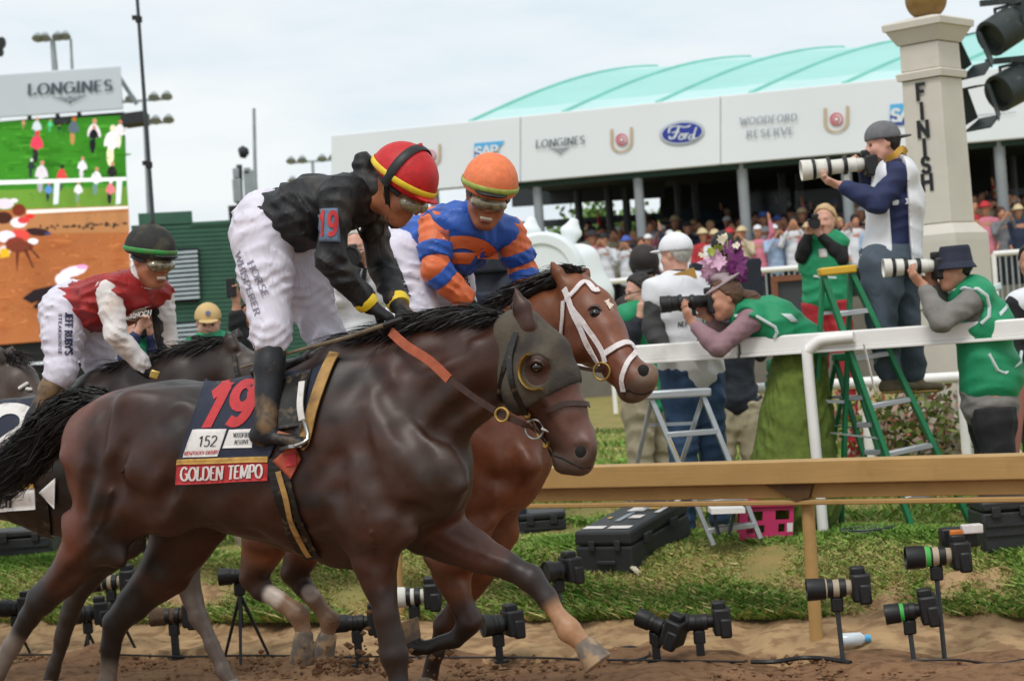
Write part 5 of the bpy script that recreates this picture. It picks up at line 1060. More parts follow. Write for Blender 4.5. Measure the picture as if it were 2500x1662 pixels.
# ============================================================ THIRD HORSE (red jockey)
PL3 = Plane(P(250, 1080, 480), A_)
h3 = thing('horse', 'dark brown racehorse ridden by the red jockey, dark mane and ear behind the muddy boot', 'horse', Vector((-2, 9.8, 0)), 'horses galloping past the finish')
head3 = dict(chain=[('S', 560, 880, 0, .09, .11), ('S', 602, 920, 0, .105, .135), ('S', 640, 975, 0, .095, .12), ('S', 680, 1040, 0, .072, .088), ('S', 700, 1080, 0, .06, .07)], ell=[('S', 575, 960, .03, .07, .1, .1), ('S', 695, 1095, 0, .045, .045, .04)])
b3, bv3, q3 = horse(h3, PL3,
    torso=[('S', -250, 1095, 0, .17, .13), ('S', -170, 1095, 0, .25, .23), ('S', -80, 1105, 0, .27, .26), ('S', 20, 1120, 0, .28, .3), ('S', 120, 1130, 0, .29, .35), ('S', 220, 1130, 0, .27, .4), ('S', 310, 1140, 0, .23, .37), ('S', 390, 1170, 0, .18, .24)],
    neck=[('S', 270, 1030, 0, .16, .28), ('S', 370, 1000, 0, .13, .25), ('S', 460, 952, 0, .11, .2), ('S', 535, 905, 0, .09, .14)],
    head=head3,
    legs=[dict(chain=[('S', 330, 1190, .13, .09, .17), ('S', 285, 1310, .15, .09, .14), ('S', 222, 1390, .15, .07, .085), ('S', 182, 1462, .15, .048, .05), ('S', 165, 1505, .15, .046, .052), ('S', 150, 1565, .15, .034, .037), ('S', 132, 1630, .15, .034, .037), ('S', 122, 1665, .15, .036, .04)], hoof=(('S', 122, 1660, .15), ('S', 130, 1705, .15)), dark=2, str=.8, col='#2b221d'),
          dict(chain=[('S', 410, 1200, -.12, .09, .16), ('S', 425, 1310, -.14, .085, .13), ('S', 450, 1395, -.14, .07, .08), ('S', 472, 1470, -.14, .048, .05), ('S', 486, 1503, -.14, .046, .052), ('S', 515, 1570, -.14, .034, .037), ('S', 545, 1635, -.14, .037, .041), ('S', 565, 1670, -.14, .034, .036)], hoof=(('S', 563, 1667, -.14), ('S', 590, 1708, -.14)), dark=2, str=.8, col='#5c5049'),
          dict(chain=[('S', -170, 1120, .1, .14, .2), ('S', -200, 1230, .13, .12, .18), ('S', -240, 1330, .14, .09, .115), ('S', -290, 1430, .14, .055, .07), ('S', -290, 1500, .14, .036, .042), ('S', -290, 1580, .14, .036, .04)], hoof=(('S', -290, 1580, .14), ('S', -280, 1640, .14)), dark=3),
          dict(chain=[('S', -120, 1120, -.1, .14, .2), ('S', -110, 1240, -.13, .11, .17), ('S', -160, 1340, -.14, .085, .105), ('S', -200, 1420, -.14, .055, .066), ('S', -190, 1500, -.14, .036, .04), ('S', -185, 1570, -.14, .035, .038)], hoof=(('S', -185, 1570, -.14), ('S', -175, 1630, -.14)), dark=3)],
    ears=[(('S', 572, 850, .06), ('S', 549, 806, .055), .038, .006), (('S', 575, 840, -.06), ('S', 580, 800, -.06), .036, .006)],
    paint=[(PL3.pt('S', 590, 870, .1), PL3.pt('S', 640, 960, .1), .14, '#42352d', .7)], base=('#2b1e19', '#1a1310'), seed=12, vox=.015)
mane(h3, bez([PL3.pt('S', x, y) for x, y in [(300, 905), (380, 895), (450, 870), (520, 850), (570, 845)]], 14), -PL3.t * .6 + Vector((0, 0, .12)), .2, 2600, m_hair, side=PL3.n, width=.005)
strap('bridle', [proj(bv3, PL3, PL3.pt('S', *p), .01) for p in [(572, 865), (578, 900), (590, 940), (610, 985)]], .024, m_leather, h3, bv3, .008, 14)
cl3 = drape('saddle_cloth', [(-60, 985), (100, 975), (82, 1190), (-70, 1195)], m_cloth, h3, bv3, PL3, 16, 14, .014)
drape_text('number', '2', (-45, 1120), (110, -4), (25, -118), m_patch, cl3, bv3, PL3, .024, thick=.22, thin=.22, serif=False)
nb3 = drape('name_band', [(-70, 1196), (90, 1190), (92, 1240), (-72, 1250)], m_patch, h3, bv3, PL3, 16, 4, .016)
drape_text('lettering', 'ELII', (-12, 1236), (48, -3), (1, -26), m_ink, nb3, bv3, PL3, .026, thick=.2, thin=.1)
drape('gold_edging', [(-70, 1186), (88, 1180), (90, 1190), (-70, 1196)], m_gold, cl3, bv3, PL3, 12, 2, .02)
drape('sponsor_patch', [(20, 1150), (78, 1148), (76, 1180), (18, 1182)], m_patch, cl3, bv3, PL3, 6, 4, .021, .002)
drape('cloth_corner', [(100, 1200), (140, 1165), (138, 1240), (115, 1215)], m_patch, h3, bv3, PL3, 6, 6, .016, .004)
strap('girth', [proj(bv3, PL3, PL3.pt('S', *p), .01) for p in [(95, 1190), (110, 1260), (130, 1320)]], .07, m_leather, h3, bv3, .008, 14, .008)
strap('rein', [PL3.pt('S', 620, 990, .12), PL3.pt('S', 560, 975, .14), PL3.pt('S', 470, 940, .12), PL3.pt('S', 385, 925, .1)], .016, m_leather, h3, None, .006, 12, .005, PL3.n)

# ============================================================ FOURTH HORSE (only head and neck reach the frame)
PL4 = Plane(P(-120, 1060, 425), A_)
h4 = thing('horse', 'muddy brown racehorse whose head with a pale beaded browband enters at the left edge', 'horse', Vector((-4, 11, 0)), 'horses galloping past the finish')
b4, bv4, q4 = horse(h4, PL4,
    torso=[('S', -620, 1080, 0, .17, .13), ('S', -540, 1085, 0, .25, .24), ('S', -440, 1090, 0, .28, .29), ('S', -340, 1100, 0, .28, .35), ('S', -260, 1110, 0, .25, .38), ('S', -190, 1140, 0, .2, .25)],
    neck=[('S', -270, 1020, 0, .16, .28), ('S', -170, 985, 0, .13, .25), ('S', -90, 950, 0, .11, .2), ('S', -20, 925, 0, .09, .14)],
    head=dict(chain=[('S', -5, 905, 0, .09, .11), ('S', 45, 945, 0, .105, .135), ('S', 80, 990, 0, .095, .12), ('S', 115, 1045, 0, .072, .088), ('S', 130, 1075, 0, .06, .07)], ell=[('S', 20, 985, .03, .07, .1, .1)]),
    legs=[dict(chain=[('S', -230, 1180, nn, .09, .16), ('S', -240 + dx, 1300, nn, .085, .13), ('S', -230 + dx, 1400, nn, .06, .07), ('S', -225 + dx, 1450, nn, .046, .05), ('S', -220 + dx, 1540, nn, .035, .038), ('S', -210 + dx, 1600, nn, .035, .038)], hoof=(('S', -210 + dx, 1598, nn), ('S', -200 + dx, 1645, nn))) for nn, dx in ((.15, 0), (-.14, 60))] +
         [dict(chain=[('S', -550, 1140, nn, .12, .18), ('S', -560 + dx, 1280, nn, .1, .13), ('S', -600 + dx, 1410, nn, .055, .07), ('S', -590 + dx, 1500, nn, .036, .04), ('S', -585 + dx, 1590, nn, .036, .04)], hoof=(('S', -585 + dx, 1588, nn), ('S', -575 + dx, 1640, nn))) for nn, dx in ((.14, 0), (-.14, 50))],
    ears=[(('S', 5, 880, .06), ('S', -8, 838, .055), .038, .006), (('S', 25, 875, -.06), ('S', 30, 838, -.06), .036, .006)], base=('#4a382e', '#33261f'), seed=15, vox=.018)
mane(h4, bez([PL4.pt('S', x, y) for x, y in [(-120, 890), (-60, 880), (0, 875), (30, 880)]], 10), -PL4.t * .4 + Vector((0, 0, .25)), .16, 350, m_hair2, side=PL4.n, width=.01)
hair('forelock', [bez([PL4.pt('S', 20 + random.gauss(0, 8), 882, .03), PL4.pt('S', 30 + random.gauss(0, 14), 870 + random.gauss(0, 8), .06), PL4.pt('S', 60 + random.gauss(0, 22), 890 + random.gauss(0, 16), .06)], 5) for _ in range(140)], m_hair2, h4, .007)
for i in range(9):
    p = proj(bv4, PL4, PL4.pt('S', 50 + i * 4.2, 947 - i * 2.6, .1), .01); MB().lathe(p, PL4.n, [(-.009, .004), (-.004, .01), (.004, .01), (.009, .004)], 8).build('browband_bead', m_patch, h4)
# ============================================================ PEOPLE
m_skin = M('skin', '#c08a70', rough=.55, noise=(30, .12), bump=(80, .15, .003))
m_skin2 = M('skin_tanned', '#a5684a', rough=.5, noise=(30, .15), dirt=('#6d4c36', 22, .56, .45), bump=(80, .15, .003))
m_skin3 = M('skin_fair', '#cf9c88', rough=.55, noise=(30, .12))
m_dkhair = M('dark_brown_hair', '#1d1512', rough=.6, noise=(60, .4), bump=(90, .6, .006))
m_lens = M('lens_white_paint', '#d8d6cd', rough=.45, noise=(20, .08), dirt=('#8f8a80', 18, .63, .4))
m_black = M('black_plastic', '#131315', rough=.5, noise=(30, .3))
m_glass = M('front_glass', '#0b0c12', rough=.08, noise=None, spec=.8)
m_boot = M('muddy_boot', '#17191f', rough=.55, noise=(20, .3), dirt=('#7a5f3f', 9, .45, .9), bump=(30, .4, .006))
m_glove = M('black_glove', '#17161a', rough=.75, noise=(30, .3), dirt=('#5f4c3a', 14, .5, .7), bump=(60, .4, .004))
def frame(fwd, up):
    f = Vector(fwd).normalized(); u = Vector(up); u = (u - f * u.dot(f)).normalized(); return f, u, f.cross(u)
def head_prims(s, c, f, u, k=1.0, grow=0.0):
    r = f.cross(u); A = lambda a, b, z: c + f * (a * k) + r * (b * k) + u * (z * k); R = [tuple(r), tuple(f), tuple(u)]; g = grow
    s.ell(A(-.005, 0, .03), (.078 * k + g, .097 * k + g, .098 * k + g), R, .02)
    s.ell(A(.025, 0, -.05), (.06 * k + g, .07 * k + g, .075 * k + g), R, .03)
    s.ell(A(.065, 0, -.105), (.026 * k + g, .022 * k + g, .018 * k + g), R, .025)
    s.cap(A(.02, .052, -.05), A(.055, .02, -.1), .022 * k + g, .018 * k + g, .03); s.cap(A(.02, -.052, -.05), A(.055, -.02, -.1), .022 * k + g, .018 * k + g, .03)
    for b in (-.038, .038): s.ell(A(.062, b, -.028), (.026 * k + g,) * 3, None, .025)
    s.cap(A(.083, -.035, .025), A(.083, .035, .025), .013 * k + g, None, .015)
    for b in (-.03, .03): s.ell(A(.102, b, .002), (.015 * k,) * 3, None, .012, True)
    s.cap(A(.092, 0, .012), A(.112, 0, -.03), .009 * k + g, .014 * k + g, .01); s.cap(A(.1, -.014, -.034), A(.1, .014, -.034), .01 * k + g, None, .008)
    s.cap(A(.091, -.02, -.062), A(.091, .02, -.062), .0075 * k + g, None, .006); s.cap(A(.089, -.017, -.077), A(.089, .017, -.077), .008 * k + g, None, .006)
    for b in (-.079, .079): s.ell(A(-.005, b, .0), (.011 * k + g, .02 * k + g, .031 * k + g), R, .008)
    return A
def hand_prims(s, w, d, pn, side=1, curl=.5, size=1.0, thumb=.5, grow=0):
    """w wrist, d finger direction, pn palm normal, side picks the thumb edge"""
    d = Vector(d).normalized(); pn = Vector(pn); pn = (pn - d * pn.dot(d)).normalized(); lat = d.cross(pn) * side; k = size; g = grow
    kn = w + d * .085 * k
    s.cap(w, kn, (.026 * k + g, .02 * k + g), (.041 * k + g, .014 * k + g), .015, tuple(lat))
    for i, (o, L, r) in enumerate([(.03, .072, .0085), (.011, .082, .009), (-.009, .076, .0085), (-.028, .058, .0075)]):
        a = kn + lat * o * k; ang = 0; p = a; rr = r * k + g
        for seg, fr in enumerate((.45, .32, .23)):
            ang += curl * (.85 if seg == 0 else 1.05); e = d * math.cos(ang) + pn * math.sin(ang); b = p + e * L * fr * k * 1.15
            s.cap(p, b, rr, rr * .92, .005); p = b; rr *= .92
    a = w + d * .025 * k + lat * .026 * k; b = a + (d * .75 + lat * .6 + pn * thumb).normalized() * .045 * k; c_ = b + (d * .9 + lat * .1 + pn * (thumb + .5)).normalized() * .045 * k
    s.cap(a, b, .014 * k + g, .012 * k + g, .012); s.cap(b, c_, .0115 * k + g, .009 * k + g, .006)
class Person:
    """joints in world space; a = nearer side, b = farther side"""
    def __init__(self, root, J, fwd, up, k=1.0, bulk=1.0, skin=None, hands=(None, None), headk=1.0, wide=None, body_vox=.0095, neck_r=.055, arm=1.0):
        self.root = root; self.J = J; self.f, self.u, self.r = frame(fwd, up); self.k = k; b = bulk * k; self.seg = {}
        sh = (J['sa'] - J['sb']); lat = tuple((wide or sh).normalized()); self.lat = lat
        S = self.seg
        mid = J['chest']; pel = J['pelvis']; up_ = (J['sa'] + J['sb']) / 2
        hs = max(sh.length / 2, .12)
        S['torso'] = [(up_, mid, (hs * .82 * 1, .085 * b), (.165 * b, .118 * b)), (mid, mid.lerp(pel, .6), (.165 * b, .118 * b), (.142 * b, .105 * b)), (mid.lerp(pel, .6), pel, (.142 * b, .105 * b), (.16 * b, .115 * b)),
                      (J['sa'].lerp(up_, .15), up_, (.062 * b, .062 * b), (.07 * b, .07 * b)), (J['sb'].lerp(up_, .15), up_, (.062 * b, .062 * b), (.07 * b, .07 * b))]
        S['hips'] = [(pel, pel, (.165 * b, .125 * b), (.165 * b, .125 * b)), (J['ha'], pel, .1 * b, .11 * b), (J['hb'], pel, .1 * b, .11 * b)]
        for q in 'ab':
            S['ua' + q] = [(J['s' + q], J['e' + q], .056 * b * arm, .043 * b * arm)]
            S['fa' + q] = [(J['e' + q], J['e' + q].lerp(J['w' + q], .35), .044 * b * arm, .042 * b * arm), (J['e' + q].lerp(J['w' + q], .35), J['w' + q], .042 * b * arm, .026 * b)]
            if 'k' + q in J:
                S['th' + q] = [(J['h' + q], J['h' + q].lerp(J['k' + q], .4), .098 * b, .085 * b), (J['h' + q].lerp(J['k' + q], .4), J['k' + q], .085 * b, .056 * b)]
            if 'n' + q in J:
                S['sh' + q] = [(J['k' + q], J['k' + q].lerp(J['n' + q], .35), .056 * b, .056 * b), (J['k' + q].lerp(J['n' + q], .35), J['n' + q], .056 * b, .036 * b)]
            if 't' + q in J:
                S['ft' + q] = [(J['n' + q] - Vector((0, 0, .04)), J['t' + q] - Vector((0, 0, .045)), (.028 * b, .028 * b), (.028 * b, .018 * b))]
        S['neck'] = [(up_ + (J['head'] - up_) * .1, J['head'] - self.u * .06 * k - self.f * .02, neck_r * b, (neck_r - .004) * b)]
        s = SDF()
        for key, segs in S.items():
            for a_, b_, ra, rb in segs: s.cap(a_, b_, ra, rb, .03 if key in ('torso', 'hips') else .022, lat if key in ('torso', 'hips') else None)
        self.A = head_prims(s, J['head'], self.f, self.u, headk)
        self.headk = headk
        for q, hd in zip('ab', hands):
            if hd: hand_prims(s, J['w' + q], *hd)
        me, v, f = s.mesh('body', body_vox, 1); self.body = mk('body', me, skin or m_skin, root)
        self.bv = None
    def cloth(self, name, parts, grow, mat, vox=.011, noise=None, cuts=(), extra=None, matfn=None, mats=None, smooth=1, ends={}):
        s = SDF()
        for key in parts:
            segs = self.seg[key]; lo, hi = ends.get(key, (0, 1)); n = len(segs)
            for i, (a_, b_, ra, rb) in enumerate(segs):
                t0, t1 = i / n, (i + 1) / n
                if key[:2] in ('ua', 'fa', 'th', 'sh', 'ne') and (lo > 0 or hi < 1):
                    c0, c1 = max(lo, t0), min(hi, t1)
                    if c1 <= c0: continue
                    A0, B0 = Vector(a_), Vector(b_); l0, l1 = (c0 - t0) / (t1 - t0), (c1 - t0) / (t1 - t0)
                    mixr = lambda t: tuple(x + (y - x) * t for x, y in zip((ra, ra) if np.isscalar(ra) else ra, (rb, rb) if np.isscalar(rb) else rb))
                    a_, b_, ra2, rb2 = A0.lerp(B0, l0), A0.lerp(B0, l1), mixr(l0), mixr(l1)
                else: ra2 = (ra, ra) if np.isscalar(ra) else ra; rb2 = (rb, rb) if np.isscalar(rb) else rb
                s.cap(a_, b_, tuple(x + grow for x in ra2), tuple(x + grow for x in rb2), .035 if key in ('torso', 'hips') else .028, self.lat if key in ('torso', 'hips') else None)
        if extra: extra(s)
        for p, n_ in cuts: s.cut(p, n_)
        if noise: s.noise = noise
        me, v, f = s.mesh(name, vox, smooth); o = mk(name, me, mats or mat, self.root)
        if matfn:
            cen = v[f].mean(1); me.polygons.foreach_set('material_index', np.asarray(matfn(cen), np.int32))
        self.bv = BVHTree.FromPolygons([tuple(x) for x in v], [tuple(int(i) for i in x) for x in f])
        return o
    def eyes(self):
        for b in (-.03, .03):
            se = SDF().ell(self.A(.088, b, .002), (.011, .011, .009)); e, _, _ = se.mesh('eye', .004); mk('eye', e, m_eye, self.root)
    def haircap(self, mat, grow=.012, cutf=.045, cutu=-.02, name='hair'):
        s = SDF(); c = self.J['head']; k = self.headk; R = [tuple(self.r), tuple(self.f), tuple(self.u)]
        s.ell(self.A(-.008, 0, .03), (.08 * k + grow, .098 * k + grow, .1 * k + grow), R, .01)
        s.cut(self.A(cutf, 0, .07), self.f * .8 - self.u * .6); s.cut(self.A(0, 0, cutu - .05), -self.u + self.f * .3); s.noise = (.005, .04, 5, 'iso')
        me, _, _ = s.mesh(name, .008, 1); return mk(name, me, mat, self.root)
def proj_to(bv, p, dirn, off=.004):
    d = Vector(dirn).normalized(); h = bv.ray_cast(p - d * .6, d, 2.0)
    return (h[0] - d * off) if h[0] is not None else p
def skin_text(name, txt, o, ex, ey, s, mat, parent, bv, dirn=(0, 1, 0), off=.004, **kw):
    """lettering placed in picture pixels and laid on a garment along the viewing direction"""
    gap = kw.get('gap', .14); W = text_width(txt, gap, kw.get('wscale', 1.0)); o, ex, ey = Vector(o), Vector(ex), Vector(ey)
    def fn(x, y, l):
        u = o + ex * (x / W) + ey * y; return proj_to(bv, P(u[0], u[1], s), dirn, off + .0003 * (l % 10))
    mb, _ = lettering(txt, fn, **kw); return mb.build(name, mat, parent, smooth=0)
def skin_patch(name, quad, s, mat, parent, bv, dirn=(0, 1, 0), off=.006, nu=8, nv=8):
    tl, tr, br, bl = [Vector(p) for p in quad]; vs = []; fs = []
    for j in range(nv + 1):
        for i in range(nu + 1):
            a, b = i / nu, j / nv; u = (tl * (1 - a) + tr * a) * (1 - b) + (bl * (1 - a) + br * a) * b; vs.append(proj_to(bv, P(u[0], u[1], s), dirn, off))
    for j in range(nv):
        for i in range(nu): q = j * (nu + 1) + i; fs.append((q, q + nu + 1, q + nu + 2, q + 1))
    o = mk(name, mesh_np(name, [tuple(x) for x in vs], fs), mat, parent)
    so = o.modifiers.new('thick', 'SOLIDIFY'); so.thickness = .004; so.offset = 0
    return o
def helmet(p, mats, grow=.03, band=None, knob=True, strap_mat=None, peak=True):
    """jockey cap: shell, peak, band, chin strap"""
    s = SDF(); k = p.headk; R = [tuple(p.r), tuple(p.f), tuple(p.u)]; A = p.A
    s.ell(A(-.008, 0, .055), (.09 * k + grow, .112 * k + grow, .1 * k + grow), R, .01); s.cut(A(0, 0, .026), -p.u - p.f * .1)
    if knob: s.ell(A(-.01, 0, .155 * k + grow + .004), (.012, .012, .01), None, .012)
    me, _, _ = s.mesh('helmet', .009, 1); h = mk('helmet', me, mats[0], p.root)
    if peak:
        s = SDF(); s.ell(A(.1, 0, .036), (.075, .065, .012), R, .01); s.cut(A(.07, 0, .02), -p.f); me, _, _ = s.mesh('peak', .007, 1); mk('peak', me, mats[1], h)
    if band:
        pts = [A(0, 0, 0) + p.u * .056 + p.f * ((.112 * k + grow + .003) * math.cos(a) - .008) + p.r * ((.09 * k + grow + .003) * math.sin(a)) for a in [2 * math.pi * i / 40 for i in range(41)]]
        MB().tube(pts, [(.012, .004)] * 41, 8, False, tuple(p.f)).build('band', band, h)
    return h
def goggles(p, mat, frame_mat, smile=True):
    s = SDF(); R = [tuple(p.r), tuple(p.f), tuple(p.u)]
    s.ell(p.A(.083, 0, -.01), (.08, .052, .037), R, .02); s.ell(p.A(.13, 0, -.05), (.02, .03, .022), R, .012, True)
    me, _, _ = s.mesh('goggles', .006, 1); g = mk('goggles', me, mat, p.root)
    pts = [p.A(.095 * math.cos(a) + .0, .09 * math.sin(a), .0 + .012 * (1 - math.cos(a))) for a in [math.radians(55 + 250 * i / 20) for i in range(21)]]
    MB().tube(pts, [(.01, .003)] * 21, 6, True, tuple(p.f)).build('goggle_strap', frame_mat, g)
    if not smile: return g
    s = SDF(); s.cap(p.A(.094, -.018, -.071), p.A(.094, .018, -.071), .0085, None, .004); me, _, _ = s.mesh('teeth', .004, 1); mk('teeth', me, M('teeth', '#d8cbb8', rough=.4, noise=None), p.root)
    s = SDF(); s.cap(p.A(.098, -.02, -.082), p.A(.098, .02, -.082), .006, None, .004); me, _, _ = s.mesh('lower_lip', .004, 1); mk('lower_lip', me, M('lip', '#8a4f42', rough=.5, noise=None), p.root)
    return g
# ============================================================ JOCKEYS
m_jblack = M('black_silks', '#121316', rough=.6, noise=(10, .35), dirt=('#4a443a', 6, .5, .7), bump=(22, .45, .012))
m_jblue = M('blue_silks', '#2a5bb5', rough=.5, noise=(12, .2), dirt=('#4c5468', 8, .58, .5), bump=(18, .4, .012))
m_jorange = M('orange_silks', '#e0703f', rough=.5, noise=(12, .15), dirt=('#a8593a', 9, .58, .5), bump=(18, .4, .012))
m_jred = M('red_silks', '#9c1f1f', rough=.5, noise=(12, .25), dirt=('#6b2a22', 8, .56, .5), bump=(18, .4, .012))
m_jwhite = M('white_silks', '#dcd5d2', rough=.6, noise=(12, .08), dirt=('#b59a84', 7, .52, .55), bump=(18, .4, .012))
m_breech = M('white_breeches', '#d9d5e2', rough=.65, noise=(12, .07), dirt=('#b7a6a4', 6, .6, .5), bump=(16, .5, .014))
m_hred = M('red_cap_cover', '#c0181c', rough=.55, noise=(40, .2), bump=(60, .3, .004), dirt=('#7a2c26', 10, .6, .4))
m_horange = M('orange_cap_cover', '#e77b4a', rough=.6, noise=(40, .15), dirt=('#8a4a30', 30, .62, .6), bump=(60, .3, .004))
m_hblack = M('black_cap_cover', '#22221f', rough=.75, noise=(30, .3), dirt=('#5a533f', 8, .5, .6), bump=(60, .4, .004))
m_yel = M('yellow_band', '#e6c52a', rough=.5, noise=(30, .15)); m_green = M('green_band', '#2f8a3c', rough=.5, noise=(30, .2), dirt=('#6b6a40', 12, .5, .6)); m_lime = M('lime_band', '#9aa84a', rough=.5, noise=(30, .3))
m_gog = M('muddy_goggles', '#8f8468', rough=.12, noise=(25, .5), dirt=('#4a4230', 30, .5, .8), spec=1)
m_navy = M('navy_letters', '#24264f', rough=.6, noise=None); m_greyprint = M('grey_print', '#82808e', rough=.6, noise=None)
m_badge = M('number_badge_blue', '#5a6d84', rough=.6, noise=(30, .2), dirt=('#6d6152', 12, .5, .6)); m_badger = M('number_badge_red', '#a0463a', rough=.6, noise=(30, .3), dirt=('#7a6552', 12, .5, .6))
def sleeve(p, q, ranges, grow, mat, name='sleeve', noise=None, vox=.009):
    J = p.J; s = SDF(); a, e, w = J['s' + q], J['e' + q], J['w' + q]; t0, t1 = ranges
    pt = lambda t: a.lerp(e, t) if t <= 1 else e.lerp(w, t - 1)
    rad = lambda t: (.056 + (.043 - .056) * t if t <= 1 else .044 - .016 * (t - 1)) + grow
    ts = [t0] + [x for x in (.5, 1, 1.35, 1.7) if t0 < x < t1] + [t1]
    for x, y in zip(ts[:-1], ts[1:]): s.cap(pt(x), pt(y), rad(x), rad(y), .025)
    if t0 > .05: s.cut(pt(t0), pt(t0) - pt(t0 + .05))
    s.cut(pt(t1), pt(t1) - pt(t1 - .05))
    if noise: s.noise = noise
    me, _, _ = s.mesh(name, vox, 1); return mk(name, me, mat, p.root)
def jk(pl, d): return {k: pl.pt(*v) for k, v in d.items()}
def glove(p, q, d, pn, side, curl=1.15, size=1.05):
    s = SDF(); s.cap(p.J['w' + q] - Vector(d).normalized() * .04, p.J['w' + q], .036, .033, .02); hand_prims(s, p.J['w' + q], d, pn, side, curl, size, .7, .004)
    me, _, _ = s.mesh('glove', .0065, 1); return mk('glove', me, m_glove, p.root)
def boot(p, q, mat, top=0.0):
    s = SDF(); J = p.J; k, n, t = J['k' + q], J['n' + q], J['t' + q]
    s.cap(k.lerp(n, top - .04), k.lerp(n, .4), .064, .06, .02); s.cap(k.lerp(n, .4), n, .058, .044, .02); e = (t - n).normalized()
    s.cap(n - e * .045 - Vector((0, 0, .05)), t - Vector((0, 0, .045)), (.036, .03), (.036, .022), .03); s.cap(n, n - e * .02 - Vector((0, 0, .05)), .04, .036, .03)
    me, _, _ = s.mesh('boot', .009, 1); return mk('boot', me, mat, p.root)

# ---- jockey in black, red cap
j1 = thing('person', 'jockey in muddy black silks and red cap standing in the stirrups of the front horse', 'person', PL1.pt('S', 650, 1100, .1), 'jockeys')
J = jk(PL1, dict(head=('B', 1238, 425, 0), sa=('B', 850, 480, .17), sb=('B', 1060, 500, -.17), chest=('B', 690, 565, 0), pelvis=('B', 420, 660, 0), ha=('B', 365, 740, .1), hb=('B', 500, 760, -.1),
    ea=('B', 800, 870, .22), wa=('B', 1050, 1165, .1), eb=('B', 1120, 900, -.2), wb=('B', 1240, 1165, -.06), ka=('B', 425, 1310, .2), kb=('B', 790, 1400, -.18), na=('S', 650, 1035, .3), ta=('S', 735, 1050, .3), nb=('S', 840, 1060, -.3), tb=('S', 910, 1070, -.3)))
f1 = PL1.t * math.cos(math.radians(38)) - Vector((0, 0, 1)) * math.sin(math.radians(38)) + PL1.n * .05
p1 = Person(j1, J, f1, (0, 0, 1), skin=m_skin2, headk=1.02, arm=.82)
p1.cloth('jacket', ['torso', 'uaa', 'faa', 'uab', 'fab'], .02, m_jblack, .009, (.009, .075, 3), ends={'faa': (0, .85), 'fab': (0, .85)})
jb = p1.bv
s = SDF(); nk = (J['sa'] + J['sb']) / 2; s.cap(nk.lerp(J['head'], .3) + Vector((0, 0, .03)), J['head'] - p1.u * .05 - p1.f * .08, .075, .065, .02); s.ell(PL1.pt('B', 1010, 265, 0), (.045, .05, .055), None, .03); s.noise = (.006, .06, 4)
me, _, _ = s.mesh('neck_gaiter', .01, 1); mk('neck_gaiter', me, m_jblack, j1)
p1.cloth('breeches', ['hips', 'tha', 'thb', 'sha', 'shb'], .022, m_breech, .009, (.0085, .07, 9), ends={'sha': (0, .16), 'shb': (0, .16)})
kb = p1.bv
for i, (txt, o, ex) in enumerate([('HORSE', (613, 645), (42, 84)), ('WHISPERER', (577, 622), (57, 150))]):
    L = Vector(ex).length; ey = Vector((ex[1], -ex[0])).normalized() * 16
    skin_text('lettering', txt, o, ex, ey, 625, m_greyprint, j1, kb, thick=.16, thin=.09, gap=.12)
h_ = helmet(p1, (m_hred, m_hred), .028, m_yel)
pts = [p1.A(.0, .122 * math.sin(a), .054 + .133 * math.cos(a)) for a in [math.radians(-105 + 210 * i / 24) for i in range(25)]]
MB().tube(pts, [(.019, .004)] * 25, 8, True, tuple(-p1.r)).build('helmet_strap', m_black, h_)
strap('chin_strap', [p1.A(.0, -.1, .01), p1.A(.03, -.075, -.06), p1.A(.06, -.03, -.12), p1.A(.06, .03, -.12), p1.A(.0, .1, .01)], .02, m_black, j1, None, 0, 16, .005, tuple(PL1.n))
goggles(p1, m_gog, m_black, False)
d1 = (PL1.pt('B', 1260, 1290, .06) - J['wa']); glove(p1, 'a', d1, Vector((0, 0, -1)), 1); d2 = PL1.pt('B', 1330, 1260, -.06) - J['wb']; glove(p1, 'b', d2, Vector((0, 0, -1)), -1)
for q in 'ab':
    a, b = J['e' + q], J['w' + q]; pts = [a.lerp(b, t) for t in (.86, .9, .96, 1.0)]; MB().tube(pts, [.047, .049, .046, .043], 14).build('wrist_band', m_yel, j1)
boot(p1, 'a', m_boot); boot(p1, 'b', m_boot)
skin_patch('number_badge', [T('B', 770, 575), T('B', 890, 575), T('B', 905, 785), T('B', 728, 780)], 625, m_badge, j1, jb, nu=8, nv=10, off=.012)
skin_text('number', '1', T('B', 775, 735), (11, 0), (2, -52), 625, m_numred, j1, jb, off=.018, thick=.26, thin=.26, serif=False)
skin_text('number', '9', T('B', 826, 738), (23, 0), (2, -52), 625, m_numred, j1, jb, off=.018, thick=.22, thin=.22, serif=False)
MB().tube([proj_to(jb, PC('B', x, y, 625), (0, 1, 0), .008) for x, y in [(975, 660), (985, 720), (1030, 765), (1090, 750), (1130, 700), (1135, 640)]], .005, 8).build('cord', m_lbrown, j1)
